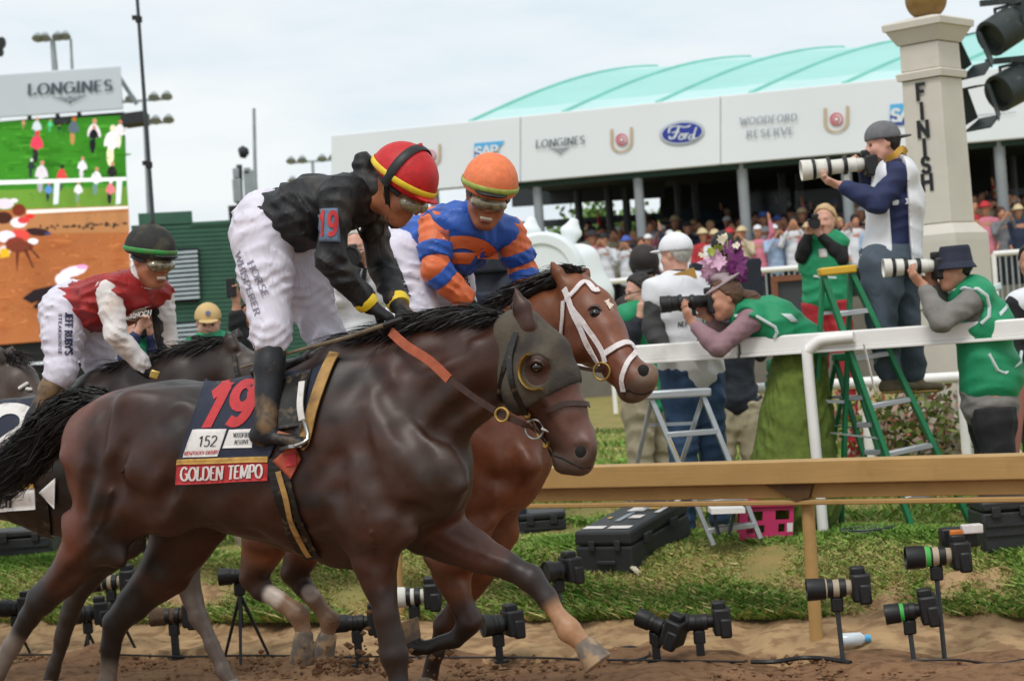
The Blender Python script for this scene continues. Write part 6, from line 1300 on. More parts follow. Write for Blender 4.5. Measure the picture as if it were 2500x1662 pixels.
# whip, reins, stirrup (held or worn by the horse)
wp = thing('whip', 'long muddy riding whip held by the jockey in black, pointing back over the rump', 'whip', PL1.pt('B', 300, 1540, .16))
MB().tube([PL1.pt('B', 1140, 1290, .16), PL1.pt('B', 900, 1370, .18), PL1.pt('B', 600, 1450, .2), PL1.pt('B', 230, 1560, .22)], [.009, .008, .007, .005], 8).build('shaft', M('whip_leather', '#6d604c', rough=.7, noise=(20, .4)), wp)
MB().tube([PL1.pt('B', 1260, 1250, .14), PL1.pt('B', 1140, 1290, .16)], [.013, .011], 8).build('handle', m_black, wp)
hand = PL1.pt('B', 1190, 1330, .13)
strap('rein', [hand, PL1.pt('B', 1290, 1420, .16), PL1.pt('S', 1050, 880, .18), PL1.pt('S', 1098, 925, .19)], .034, m_rubber, h1, None, 0, 20, .012, PL1.n)
strap('rein', [PL1.pt('S', 1095, 922, .19), PL1.pt('S', 1160, 970, .2), PL1.pt('S', 1225, 1010, .2), PL1.pt('S', 1290, 1040, .18), bit1], .024, m_lbrown, h1, None, 0, 20, .008, PL1.n)
ring('martingale_ring', PL1.pt('S', 1225, 1012, .215), .025, .005, m_brass, h1, PL1.n)
st_ = thing('stirrup', 'steel stirrup with its leather under the muddy boot of the jockey in black', 'stirrup', PL1.pt('S', 690, 1100, .33))
tp = PL1.pt('S', 738, 1025, .3); b0 = PL1.pt('S', 690, 1098, .26); b1_ = PL1.pt('S', 720, 1088, .38)
MB().tube(bez([b0, PL1.pt('S', 725, 1075, .27), tp, PL1.pt('S', 752, 1070, .36), b1_], 14), .008, 8).build('iron', m_steel, st_); MB().bar(b0, b1_, .05, .012).build('tread', m_steel, st_)
strap('leather', [tp, PL1.pt('S', 733, 985, .29), PL1.pt('S', 738, 930, .25)], .026, m_patch, st_, None, 0, 10, .005, PL1.n)

# ---- jockey in blue and orange
j2 = thing('person', 'jockey in blue silks with orange sleeves and orange cap, riding the bay with white bridle', 'person', PL2.pt('S', 1000, 1000, .1), 'jockeys')
J = jk(PL2, dict(head=('B', 1805, 470, .1), sa=('B', 1465, 640, .13), sb=('B', 1945, 700, -.1), chest=('B', 1600, 745, 0), pelvis=('B', 1350, 800, -.05), ha=('B', 1290, 850, .08), hb=('B', 1520, 880, -.14),
    ea=('B', 1475, 935, .2), wa=('B', 1690, 1165, .1), eb=('B', 2030, 950, -.15), wb=('B', 2085, 1200, -.1), ka=('B', 1390, 1250, .17), kb=('B', 1640, 1240, -.17), na=('S', 1000, 1000, .28), ta=('S', 1060, 1010, .28), nb=('S', 1180, 1000, -.3), tb=('S', 1240, 1010, -.3)))
p2 = Person(j2, J, Vector((.06, -.95, -.3)), Vector((.24, 0, 1)), skin=m_skin2, headk=1.06, arm=.85)
jak = p2.cloth('jacket', ['torso'], .022, m_jblue, .009, (.009, .075, 21)); jb = p2.bv
for q in 'ab':
    sleeve(p2, q, (.02, 1.95), .019, m_jorange, noise=(.007, .06, 23))
    for rr in ((.48, .8), (1.02, 1.32)): sleeve(p2, q, rr, .027, m_jblue, 'sleeve_band', (.007, .06, 23))
# chest emblem: an orange fan with a blue figure
fan = []
vs = []; fs = []; nn_ = 16
for i in range(nn_ + 1):
    a = math.radians(185 - 190 * i / nn_)
    for r in (.42, .72, 1.0):
        x = 1640 + 235 * r * math.cos(a) - (60 if False else 0); y = 860 - 135 * r * math.sin(a); vs.append(proj_to(jb, PC('B', x, y, 560), (0, 1, 0), .008))
for i in range(nn_):
    for k in range(2): q = i * 3 + k; fs.append((q, q + 1, q + 4, q + 3))
mk('chest_emblem', mesh_np('chest_emblem', [tuple(x) for x in vs], fs), m_jorange, j2)
skin_patch('chest_emblem', [T('B', 1570, 830), T('B', 1740, 830), T('B', 1690, 900), T('B', 1570, 900)], 560, m_jorange, j2, jb)
skin_patch('arm_badge', [T('B', 1465, 690), T('B', 1560, 690), T('B', 1580, 910), T('B', 1435, 905)], 560, m_badger, j2, jb, off=.012)
skin_patch('badge_print', [T('B', 1515, 740), T('B', 1532, 740), T('B', 1530, 865), T('B', 1510, 865)], 560, m_patch, j2, jb, off=.018, nu=3, nv=6)
p2.cloth('breeches', ['hips', 'tha', 'thb'], .022, m_breech, .01, (.0085, .07, 19)); kb = p2.bv
skin_text('lettering', 'JEFF RUBY', (948, 632), (40, 95), (15, -5), 560, m_ink, j2, kb, thick=.26, thin=.16, serif=False, gap=.1)
skin_text('lettering', "RUBY'S", (1118, 648), (20, 60), (10, -4), 560, m_ink, j2, kb, thick=.26, thin=.16, serif=False, gap=.1)
helmet(p2, (m_horange, m_black), .026, m_lime, knob=False); goggles(p2, m_gog, m_black)
s = SDF(); nk = (J['sa'] + J['sb']) / 2; s.cap(nk.lerp(J['head'], .2), nk.lerp(J['head'], .6), .09, .075, .02); s.noise = (.005, .05, 4); me, _, _ = s.mesh('collar', .01, 1); mk('collar', me, m_jblue, j2)
glove(p2, 'a', PL2.pt('B', 1800, 1260, .05) - J['wa'], Vector((0, 0, -1)), 1); glove(p2, 'b', Vector((.3, -.2, -.8)), Vector((.3, -.6, -.3)), -1)
boot(p2, 'a', m_boot); boot(p2, 'b', m_boot)

# ---- jockey in red, white sleeves
j3 = thing('person', 'jockey in red silks with white sleeves and black cap, leftmost of the riders', 'person', PL3.pt('S', 180, 1000, .1), 'jockeys')
J = jk(PL3, dict(head=('C', 1150, 430, .06), sa=('C', 830, 650, .16), sb=('C', 1230, 670, -.12), chest=('C', 850, 740, 0), pelvis=('C', 580, 800, 0), ha=('C', 490, 840, .1), hb=('C', 680, 880, -.1),
    ea=('C', 890, 1000, .22), wa=('C', 1140, 1280, .1), eb=('C', 1270, 1010, -.15), wb=('C', 1325, 1300, -.05), ka=('C', 470, 1270, .2), kb=('C', 810, 1360, -.16), na=('S', 85, 1020, .3), ta=('S', 150, 1035, .3), nb=('S', 330, 1060, -.3), tb=('S', 390, 1070, -.3)))
p3 = Person(j3, J, Vector((.72, -.62, -.2)), Vector((.05, 0, 1)), skin=m_skin2, headk=1.03, arm=.85)
p3.cloth('jacket', ['torso'], .022, m_jred, .009, (.009, .075, 31)); jb = p3.bv
for q in 'ab': sleeve(p3, q, (.02, 1.93), .012, m_jwhite, noise=(.007, .06, 33))
MB().tube([J['sb'].lerp(J['eb'], .35) + Vector((-.02, -.05, 0)), J['sb'].lerp(J['eb'], .7) + Vector((-.02, -.05, 0)), J['eb'] + Vector((-.02, -.046, 0)), J['eb'].lerp(J['wb'], .5) + Vector((-.015, -.05, 0)), J['eb'].lerp(J['wb'], .92) + Vector((-.01, -.042, 0))], [(.03, .018)] * 5, 10, True, (0, -1, 0)).build('sleeve_stripe', m_jblack, j3)
hx = [(930, 830), (960, 805), (1000, 800), (1030, 790), (1060, 775), (1100, 765), (1118, 785), (1085, 790), (1050, 805), (1010, 812), (970, 818)]
MB().add([proj_to(jb, PC('C', x, y, 500), (0, 1, 0), .008) for x, y in hx], [tuple(range(len(hx)))]).build('running_horse_print', m_jwhite, j3, smooth=0)
skin_text('lettering', 'DORNOCH', T('C', 935, 880), (70, -12), (2, -12), 500, m_jwhite, j3, jb, thick=.2, thin=.12, serif=False)
p3.cloth('breeches', ['hips', 'tha', 'thb', 'sha', 'shb'], .022, m_breech, .01, (.0085, .07, 39), ends={'sha': (0, .12), 'shb': (0, .12)}); kb = p3.bv
skin_text('lettering', "JEFF RUBY'S", T('C', 425, 822), (3, 104), (15, 0), 500, m_navy, j3, kb, thick=.26, thin=.14, serif=False, gap=.1)
skin_text('lettering', 'STEAKHOUSE', T('C', 372, 830), (4, 100), (7, 0), 500, m_navy, j3, kb, thick=.22, thin=.14, serif=False, gap=.3)
helmet(p3, (m_hblack, m_black), .026, m_green); goggles(p3, m_gog, m_black)
s = SDF(); nk = (J['sa'] + J['sb']) / 2; s.cap(nk.lerp(J['head'], .22), nk.lerp(J['head'], .42), .085, .078, .02); me, _, _ = s.mesh('collar', .01, 1); mk('collar', me, m_jred, j3)
s = SDF(); s.cap(nk.lerp(J['head'], .42), nk.lerp(J['head'], .52), .08, .072, .02); me, _, _ = s.mesh('collar_edge', .01, 1); mk('collar_edge', me, m_jwhite, j3)
glove(p3, 'a', PL3.pt('C', 1270, 1370, .05) - J['wa'], Vector((0, 0, -1)), 1); glove(p3, 'b', Vector((.4, -.2, -.6)), Vector((.3, -.6, -.3)), -1)
MB().box(proj_to(jb, PC('C', 1185, 1300, 500), (0, 1, 0), .01), Vector((.022, 0, -.008)), Vector((0, .008, 0)), Vector((.008, 0, .02))).build('watch', m_brass, j3, bevel=.006)
boot(p3, 'a', m_boot); boot(p3, 'b', m_boot)
# ============================================================ PHOTOGRAPHERS AND BYSTANDERS
m_fnavy = M('navy_jacket', '#1d2850', rough=.75, noise=(10, .2), bump=(16, .5, .012)); m_bib = M('white_bib', '#dfe0e4', rough=.7, noise=(8, .06), bump=(14, .4, .012)); m_vest = M('green_vest', '#138a5c', rough=.65, noise=(8, .12), bump=(14, .45, .012)); m_edge = M('vest_edge', '#c9d6d6', rough=.6, noise=(10, .1))
m_slate = M('slate_trousers', '#47535f', rough=.8, noise=(9, .2), bump=(14, .5, .014)); m_grey = M('grey_sweater', '#7d7a76', rough=.85, noise=(12, .15), bump=(20, .5, .01)); m_blackc = M('black_clothing', '#17171b', rough=.8, noise=(10, .3), bump=(14, .5, .012)); m_khaki = M('khaki_trousers', '#a2977e', rough=.8, noise=(9, .12), bump=(14, .5, .014)); m_jeans = M('blue_jeans', '#2d4766', rough=.8, noise=(9, .25), bump=(18, .5, .012)); m_dknavy = M('dark_navy_jacket', '#1b212c', rough=.75, noise=(10, .25), bump=(14, .5, .012))
m_mauve = M('mauve_top', '#8f7077', rough=.8, noise=(10, .15), bump=(26, .5, .01)); m_skirt = M('olive_green_skirt', '#5c6d26', rough=.85, noise=(22, .3), bump=(30, .5, .015, (1, 1, .2))); m_red = M('red_trousers', '#a8252f', rough=.75, noise=(10, .2)); m_capg = M('grey_cap', '#6a6a6e', rough=.85, noise=(20, .2)); m_capw = M('white_cap', '#e4e4e8', rough=.7, noise=(12, .06)); m_capk = M('khaki_cap', '#c6a873', rough=.8, noise=(16, .12)); m_hatn = M('navy_bucket_hat', '#23283a', rough=.8, noise=(16, .2)); m_capo = M('brown_officer_cap', '#2a2120', rough=.7, noise=(16, .2)); m_blond = M('blonde_hair', '#c2a377', rough=.6, noise=(60, .3), bump=(90, .6, .006)); m_brownh = M('brown_hair', '#5a3d2a', rough=.55, noise=(60, .35), bump=(90, .6, .006)); m_greyh = M('grey_hair', '#b5b0a8', rough=.6, noise=(60, .2), bump=(90, .6, .006)); m_shoe = M('olive_shoe', '#6a5f48', rough=.8, noise=(16, .25)); m_sole = M('tan_sole', '#a58a50', rough=.8, noise=(16, .2)); m_olive = M('olive_jacket', '#4a4a38', rough=.8, noise=(10, .2), bump=(14, .5, .012)); m_char = M('charcoal_jacket', '#3a3a3a', rough=.85, noise=(10, .2), bump=(14, .5, .012))
def JP(c, s, d):
    out = {}
    for k, v in d.items():
        p = PC(c, v[0], v[1], s); dd = v[2] if len(v) > 2 else 0
        q = P(*T(c, v[0], v[1]), FPX / (FPX / s - dd)); out[k] = q
    return out
def legs_to_ground(J, spread=.1, lean=0.0, depth=0.0):
    g = gz(J['pelvis']); L = J['pelvis'].z - g
    for q, s_ in (('a', 1), ('b', -1)):
        lat = (J['sa'] - J['sb']); lat.z = 0; lat = lat.normalized() * s_
        J.setdefault('h' + q, J['pelvis'] + lat * .09 - Vector((0, 0, .06)))
        h = J['h' + q]; f = Vector((h.x + lat.x * spread * .4 + lean, h.y + lat.y * spread * .4 + depth, g + .08))
        J.setdefault('n' + q, f); J.setdefault('k' + q, h.lerp(f, .5) + Vector((0, -.03, 0)))
    return J
def shoes(p, mat, sole=None, toe=Vector((0, -1, 0))):
    for q in 'ab':
        n = p.J['n' + q]; t = p.J.get('t' + q); e = ((t - n) if t is not None else toe); e = Vector((e.x, e.y, 0)).normalized(); s = SDF()
        s.cap(n - Vector((0, 0, .005)), n - Vector((0, 0, .045)), .05, .046, .03); s.cap(n - e * .04 - Vector((0, 0, .055)), n + e * .15 - Vector((0, 0, .06)), (.042, .036), (.045, .026), .03); s.cut(n - Vector((0, 0, .088)), (0, 0, -1)); me, _, _ = s.mesh('shoe', .01, 1); mk('shoe', me, mat, p.root)
        if sole:
            s = SDF(); s.cap(n - e * .04 - Vector((0, 0, .085)), n + e * .15 - Vector((0, 0, .085)), (.047, .012), (.05, .012), .01, tuple(e.cross(Vector((0, 0, 1))))); me, _, _ = s.mesh('sole', .01, 1); mk('sole', me, sole, p.root)
def cap_hat(p, mat, brim=None, grow=.012, name='cap', back=False):
    s = SDF(); k = p.headk; R = [tuple(p.r), tuple(p.f), tuple(p.u)]; (s.cap(p.A(-.005, 0, .03), p.A(-.01, 0, .105), (.1 * k, .112 * k), (.082 * k, .096 * k), .01, tuple(p.r)), s.cut(p.A(0, 0, .142), p.u)) if brim == 'bucket' else s.ell(p.A(-.005, 0, .045), (.085 * k + grow, .104 * k + grow, .092 * k + grow), R, .01); s.cut(p.A(0, 0, .03), -p.u)
    me, _, _ = s.mesh(name, .009, 1); h = mk(name, me, mat, p.root)
    if brim:
        s = SDF()
        if brim == 'bucket': s.cap(p.A(0, 0, -.02), p.A(0, 0, .04), .148, .11, .01); s.cut(p.A(0, 0, .0), -p.u); s.cut(p.A(0, 0, .045), p.u)
        else: f = p.f * (-1 if back else 1); c = p.A(0, 0, .035) + f * .11; s.ell(c, (.075, .085, .011), R, .01); s.cut(p.J['head'] + f * .07, -f)
        me, _, _ = s.mesh('brim', .008, 1); mk('brim', me, mat, h)
    return h
def tele(label, a, b, white=True, r0=.058, r1=.042, s_body=1.0, group='telephoto cameras in the photographers\' hands', name='camera'):
    """camera with long lens from the front a to the body end b"""
    e = (a - b).normalized(); L = (a - b).length; o = thing(name, label, 'camera', b, group); mt = m_lens if white else m_black
    MB().lathe(b, e, [(0, .036), (L * .12, .038), (L * .13, r1), (L * .55, r1), (L * .58, r0 * .92), (L * .76, r0 * .95)], 20).build('lens', mt, o)
    MB().lathe(b + e * L * .765, e, [(0, r0 * .98), (.004, r0), (L * .2, r0 * 1.04), (L * .235, r0 * 1.05), (L * .235, r0 * .96), (L * .2, r0 * .9)], 20).build('lens_hood', mt if white else m_black, o)
    MB().lathe(b + e * (L * .94), e, [(0, r0 * .9), (.004, r0 * .88)], 20).build('front_glass', m_glass, o)
    for t in (.3, .56, .8): MB().lathe(b + e * L * t, e, [(-.008, r0 * .9 if t < .5 else r0 * 1.0), (-.006, r0 * (.92 if t < .5 else 1.05)), (.014, r0 * (.92 if t < .5 else 1.05)), (.016, r0 * .9)], 20).build('ring', m_black, o)
    u = Vector((0, 0, 1)); u = (u - e * u.dot(e)).normalized(); sd = e.cross(u)
    MB().box(b - e * .035 - u * .02, e * .04, sd * .072 * s_body, u * .065).build('camera_body', m_black, o, bevel=.012); MB().box(b - e * .02 + u * .06, e * .035, sd * .03, u * .022).build('prism', m_black, o, bevel=.01)
    MB().bar(b + e * L * .3 - u * r1, b + e * L * .3 - u * (r1 + .05), .025, .02, tuple(sd)).build('lens_foot', mt, o)
    return o
PG = 'photographers behind the white rail'
# ---- man on the ladder
S1 = 391
pa = thing('person', 'bearded man in grey backward cap and white bib standing on the green ladder', 'person', PC('M', 980, 410, S1), PG)
J = JP('J', S1, dict(head=(572, 118, 0), sa=(655, 290, .17), sb=(625, 300, -.17), chest=(640, 440, 0), pelvis=(605, 730, 0), ea=(545, 440, .24), wa=(345, 345, .14), eb=(520, 380, -.2), wb=(470, 255, -.06), ha=(575, 770, .09), hb=(655, 770, -.09), ka=(560, 1070, .12), kb=(690, 1060, -.06), na=(610, 1395, .1), nb=(750, 1395, -.08)))
pA = Person(pa, J, (-1, -.12, -.06), (0, 0, 1), bulk=1.1, skin=m_skin3, hands=((Vector((-1, 0, .45)), Vector((.2, .4, 1)), 1, .6, 1.05, .4), (Vector((-.6, 0, .6)), Vector((-.2, -.5, .2)), -1, 1.0)))
pA.eyes(); pA.cloth('jacket', ['torso', 'uaa', 'faa', 'uab', 'fab'], .018, m_fnavy, .011, (.006, .13, 41), ends={'faa': (0, .9), 'fab': (0, .9)})
ax = J['chest'].lerp(J['pelvis'], .2)
pA.cloth('bib_front', ['torso'], .046, m_bib, .012, (.006, .2, 42), cuts=[(ax + Vector((-.045, 0, 0)), (1, -.1, .0)), (J['pelvis'] - Vector((0, 0, .13)), (0, 0, -1))], extra=lambda s: s.cap(J['pelvis'], J['pelvis'] - Vector((0, 0, .14)), (.2, .165), (.2, .16), .03, pA.lat))
pA.cloth('bib_back', ['torso'], .05, m_bib, .012, (.006, .2, 43), cuts=[(ax + Vector((.06, 0, 0)), (-1, .05, 0))], extra=lambda s: s.cap(J['chest'] + Vector((.04, 0, 0)), J['pelvis'] + Vector((.1, 0, -.05)), (.2, .13), (.2, .11), .03, pA.lat))
MB().bar(PC('J', 590, 448, S1) - Vector((0, .2, 0)), PC('J', 715, 436, S1) - Vector((0, .2, 0)), .01, .035).build('bib_strap', m_bib, pa)
pA.cloth('trousers', ['hips', 'tha', 'thb', 'sha', 'shb'], .034, m_slate, .012, (.009, .13, 44), ends={'sha': (0, .93), 'shb': (0, .93)}); shoes(pA, m_shoe, m_sole, Vector((.9, -.6, 0))); pA.haircap(m_dkhair); cap_hat(pA, m_capg, 'peak', back=True)
s = SDF(); s.ell(pA.A(.052, 0, -.095), (.06, .062, .05), [tuple(pA.r), tuple(pA.f), tuple(pA.u)], .02); me, _, _ = s.mesh('beard', .008, 1); mk('beard', me, M('beard', '#5d4232', rough=.8, noise=(60, .4), bump=(90, .6, .005)), pa)
strap('neck_strap', [PC('J', 700, 170, S1), PC('J', 660, 150, S1) - Vector((0, .1, 0)), PC('J', 610, 190, S1) - Vector((0, .12, 0)), PC('J', 560, 215, S1)], .04, M('yellow_strap', '#c99a3c', rough=.6), pa, None, 0, 14, .004)
tele('camera with huge white telephoto lens raised by the man on the ladder', PC('J', 125, 262, S1), PC('J', 470, 222, S1), r0=.062, r1=.045)
# ---- bucket hat
S2 = 405
pb = thing('person', 'photographer in navy bucket hat, green vest and grey sweater at the far right', 'person', P(2410, 1300, S2), PG)
J = JP('J', S2, dict(head=(965, 800, .02), sa=(1085, 955, .16), sb=(1040, 960, -.16), chest=(1120, 1100, 0), pelvis=(1150, 1440, 0), ea=(890, 1090, .24), wa=(795, 890, .14), eb=(920, 1040, -.2), wb=(850, 880, -.08)))
pB = Person(pb, legs_to_ground(J, .14), (-1, -.1, -.02), (.1, 0, 1), bulk=1.1, skin=m_skin, hands=((Vector((-.6, 0, .7)), Vector((.3, .4, .8)), 1, .7, 1.05, .4), (Vector((-.2, 0, 1)), Vector((-.4, -.5, 0)), -1, 1.0)))
pB.eyes(); pB.cloth('sweater', ['torso', 'uaa', 'faa', 'uab', 'fab'], .018, m_grey, .011, (.007, .12, 51), ends={'faa': (0, .88), 'fab': (0, .88)}, extra=lambda s: s.cap(J['pelvis'] + Vector((0, 0, .08)), J['pelvis'] - Vector((0, 0, .1)), (.2, .16), (.215, .175), .03, pB.lat))
pB.cloth('vest', ['torso'], .046, m_vest, .012, (.006, .16, 52), extra=lambda s: (s.cap(J['pelvis'] + Vector((.03, 0, .06)), J['pelvis'] + Vector((.03, 0, .1)), (.225, .185), (.22, .18), .03, pB.lat), s.ell(J['ea'].lerp(J['sa'], .55), (.13, .09, .13), None, .02, True))); vb = pB.bv
MB().tube([proj_to(vb, PC('J', x, y, S2), (0, 1, 0), .0) for x, y in [(935, 925), (985, 905), (1040, 915), (1085, 950), (1105, 1010), (1100, 1060), (1060, 1100)]], .012, 8).build('vest_edging', m_edge, pb); MB().tube([proj_to(vb, PC('J', x, y, S2), (0, 1, 0), .0) for x, y in [(1105, 1260), (1150, 1350), (1190, 1365), (1290, 1310), (1330, 1250)]], .01, 8).build('vest_edging', m_edge, pb)
skin_patch('vest_print', [T('J', 1165, 890), T('J', 1215, 870), T('J', 1225, 910), T('J', 1175, 925)], S2, m_edge, pb, vb, off=.006, nu=3, nv=3); skin_patch('vest_print', [T('J', 1160, 1040), T('J', 1230, 990), T('J', 1232, 1010), T('J', 1165, 1060)], S2, m_edge, pb, vb, off=.006, nu=3, nv=3)
pB.cloth('trousers', ['hips', 'tha', 'thb', 'sha', 'shb'], .036, m_blackc, .013, (.009, .14, 54), cuts=[(J['pelvis'] + Vector((0, 0, -.12)), (0, 0, 1))]); shoes(pB, m_blackc); pB.haircap(m_dkhair, .008); cap_hat(pB, m_hatn, 'bucket', .018, 'bucket_hat')
tele('camera with white telephoto lens held by the man in the bucket hat', PC('J', 575, 795, S2), PC('J', 850, 780, S2), r0=.055, r1=.042)
# ---- blonde woman
S3 = 290
pc_ = thing('person', 'blonde photographer in green vest over black, red trousers, behind the ladder top', 'person', P(2020, 1040, S3), PG)
J = JP('J', S3, dict(head=(258, 535, .05), sa=(335, 660, .05), sb=(180, 650, .0), chest=(250, 780, 0), pelvis=(262, 960, 0), ea=(345, 740, .12), wa=(228, 610, .16), eb=(130, 730, .06), wb=(165, 605, .16)))
pC = Person(pc_, legs_to_ground(J, .12), (-.45, -.9, -.05), (0, 0, 1), skin=m_skin3, hands=((Vector((-.6, -.2, .6)), Vector((-.3, -.5, .3)), 1, .9), (Vector((.2, -.2, .9)), Vector((.4, -.5, .1)), -1, .9)), body_vox=.011)
pC.cloth('black_top', ['torso', 'uaa', 'faa', 'uab', 'fab', 'neck'], .016, m_blackc, .012, (.006, .12, 61), ends={'faa': (0, .9), 'fab': (0, .9), 'neck': (0, .5)}); pC.cloth('vest', ['torso'], .04, m_vest, .012, (.007, .14, 62), extra=lambda s: s.cap(J['pelvis'] + Vector((0, 0, .02)), J['pelvis'] + Vector((0, 0, .06)), (.19, .15), (.18, .14), .03, pC.lat)); vb = pC.bv
skin_patch('vest_print', [T('J', 205, 695), T('J', 250, 690), T('J', 252, 740), T('J', 210, 742)], S3, m_patch, pc_, vb, nu=3, nv=3); MB().bar(proj_to(vb, PC('J', 180, 840, S3), (0, 1, 0), .01), proj_to(vb, PC('J', 300, 850, S3), (0, 1, 0), .01), .012, .018).build('vest_strap', m_edge, pc_)
pC.cloth('trousers', ['hips', 'tha', 'thb', 'sha', 'shb'], .02, m_red, .013, (.008, .13, 64), cuts=[(J['pelvis'] + Vector((0, 0, -.02)), (0, 0, 1))]); shoes(pC, m_blackc); pC.haircap(m_blond, .016)
tele('black camera raised to the blonde woman\'s eye', PC('J', 165, 560, S3) - Vector((0, .3, 0)), PC('J', 195, 555, S3) - Vector((0, .1, 0)), False, .045, .036)
# ---- woman with the flower hat
S4 = 388
pd = thing('person', 'woman in flower hat leaning over the rail with a camera, green vest and mauve sleeves', 'person', P(1920, 1250, S4), PG)
J = JP('I', S4, dict(head=(1470, 800, .03), sa=(1700, 975, .14), sb=(1640, 930, -.16), chest=(1880, 1000, 0), pelvis=(2130, 1200, -.05), ea=(1405, 1215, .2), wa=(1195, 1010, .12), eb=(1480, 1120, -.2), wb=(1330, 960, -.05)))
pD = Person(pd, legs_to_ground(J, .12, -.1), (-1, -.15, -.12), (-.1, 0, 1), skin=m_skin, hands=((Vector((-.45, 0, .9)), Vector((.4, .4, .5)), 1, .35, 1.0, .3), (Vector((-.4, 0, .6)), Vector((-.3, -.5, .3)), -1, .9)))
pD.eyes(); pD.cloth('top', ['torso', 'uaa', 'faa', 'uab', 'fab'], .016, m_mauve, .011, (.005, .08, 71), ends={'faa': (0, .88), 'fab': (0, .88)})
pD.cloth('vest', ['torso'], .042, m_vest, .012, (.009, .16, 72), extra=lambda s: (s.ell(J['sa'].lerp(J['ea'], .25), (.1, .1, .1), None, .02, True), s.cap(J['pelvis'], J['pelvis'] + Vector((-.05, -.06, -.24)), (.19, .13), (.12, .05), .04, pD.lat))); vb = pD.bv
MB().tube([proj_to(vb, PC('I', x, y, S4), (0, 1, 0), .0) for x, y in [(1530, 950), (1600, 930), (1700, 955), (1780, 1000), (1850, 1040), (1870, 1090), (1850, 1130)]], .011, 8).build('vest_edging', m_edge, pd); MB().tube([proj_to(vb, PC('K', x, y, S4), (0, 1, 0), .0) for x, y in [(1880, 100), (1870, 160), (1830, 220), (1760, 260), (1720, 310), (1690, 390)]], .01, 8).build('vest_edging', m_edge, pd)
skin_patch('vest_print', [T('I', 1900, 930), T('I', 1990, 930), T('I', 2060, 1000), T('I', 1990, 1000)], S4, m_edge, pd, vb, nu=3, nv=3)
s = SDF(); w0 = J['pelvis'] + Vector((-.02, 0, .0)); w1 = P(1935, 1215, S4); s.cap(w0, w0.lerp(w1, .5), (.2, .16), (.28, .23), .04, (0, 1, 0)); s.cap(w0.lerp(w1, .5), w1, (.28, .23), (.34, .31), .04, (0, 1, 0)); s.noise = (.013, .1, 73, (1, .3, .02)); me, _, _ = s.mesh('skirt', .013, 1); mk('skirt', me, m_skirt, pd)
s = SDF(); s.chain([(PC('K', 1740, 100, 378), (.03, .09)), (PC('K', 1735, 190, 380), (.03, .085)), (PC('K', 1690, 290, 384), (.025, .055)), (PC('K', 1660, 390, 386), (.02, .02))], .03, (0, 1, 0)); s.noise = (.008, .12, 3); me, v_, f_ = s.mesh('vest_tail', .011, 1); mk('vest_tail', me, m_vest, pd)
shoes(pD, m_blackc); pD.haircap(m_brownh, .014, .05, -.03); s = SDF(); s.chain([(pD.A(-.09, 0, .02), .035), (PC('I', 1690, 800, S4), .05), (PC('I', 1770, 880, S4), .055), (PC('I', 1800, 960, S4), .03)], .02); s.noise = (.006, .03, 74); me, _, _ = s.mesh('ponytail', .009, 1); mk('ponytail', me, m_brownh, pd)
hatR = [tuple(pD.r), tuple(pD.f), tuple(pD.u)]; hc = PC('I', 1450, 665, S4); s = SDF(); s.ell(hc, (.12, .15, .02), [(0, 1, 0), (.87, 0, .5), (-.5, 0, .87)], .01); s.ell(hc + Vector((-.01, 0, .03)), (.075, .08, .04), None, .02); me, _, _ = s.mesh('hat', .008, 1); ht = mk('hat', me, M('taupe_hat', '#9c8a8e', rough=.7, noise=(16, .15)), pd)
def flower(c, r, mat, n=6, tilt=None, par_=None):
    ax = Vector(tilt or (random.gauss(0, .5), -1, random.gauss(.2, .5))).normalized(); a = ax.orthogonal().normalized(); b = ax.cross(a); mb = MB()
    for k in range(n):
        q = 6.283 * k / n + random.uniform(-.2, .2); d = a * math.cos(q) + b * math.sin(q); w_ = ax.cross(d); L = r * random.uniform(.8, 1.15)
        mb.add([c, c + d * L * .5 + w_ * L * .32 + ax * L * .14, c + d * L + ax * L * .05, c + d * L * .5 - w_ * L * .32 + ax * L * .14], [(0, 1, 2), (0, 2, 3)])
    return mb.build('flower', mat, par_)
m_pink = M('pale_pink_petal', '#cfa3bd', rough=.6, noise=(40, .15)); m_purp = M('purple_petal', '#6d1f63', rough=.6, noise=(40, .25)); m_lime2 = M('lime_petal', '#a3b04a', rough=.6, noise=(40, .2)); m_cream = M('cream_petal', '#d6cdb4', rough=.6, noise=(40, .15))
for x, y, r, mt in [(1340, 500, .075, m_pink), (1400, 480, .07, m_pink), (1300, 600, .06, m_pink), (1400, 570, .075, m_pink), (1350, 640, .055, m_pink), (1440, 540, .06, m_pink), (1320, 550, .055, m_pink), (1380, 430, .05, m_pink), (1520, 430, .085, m_purp), (1560, 500, .085, m_purp), (1500, 370, .07, m_purp), (1580, 570, .09, m_purp), (1530, 560, .075, m_purp), (1600, 610, .06, m_purp), (1560, 380, .06, m_purp), (1480, 460, .06, m_purp), (1540, 490, .04, m_lime2), (1550, 350, .035, m_cream), (1570, 410, .03, m_cream), (1430, 300, .035, m_cream), (1470, 270, .03, m_cream), (1400, 370, .04, m_lime2), (1490, 580, .03, m_cream), (1270, 430, .035, m_cream), (1340, 400, .035, m_lime2), (1610, 450, .03, m_cream)]:
    flower(PC('I', x, y, S4) + Vector((0, random.uniform(-.06, .06), 0)), r, mt, 7, None, ht)
for x, y in [(1430, 300), (1480, 275), (1550, 350), (1400, 370)]: MB().tube([PC('I', 1480, 600, S4), PC('I', (x + 1480) / 2 + 10, (y + 600) / 2, S4), PC('I', x, y, S4)], .003, 5).build('flower_stem', m_lime2, ht)
tele('black camera with long black lens held by the woman in the flower hat', PC('I', 915, 850, S4), PC('I', 1310, 815, S4), False, .052, .04)
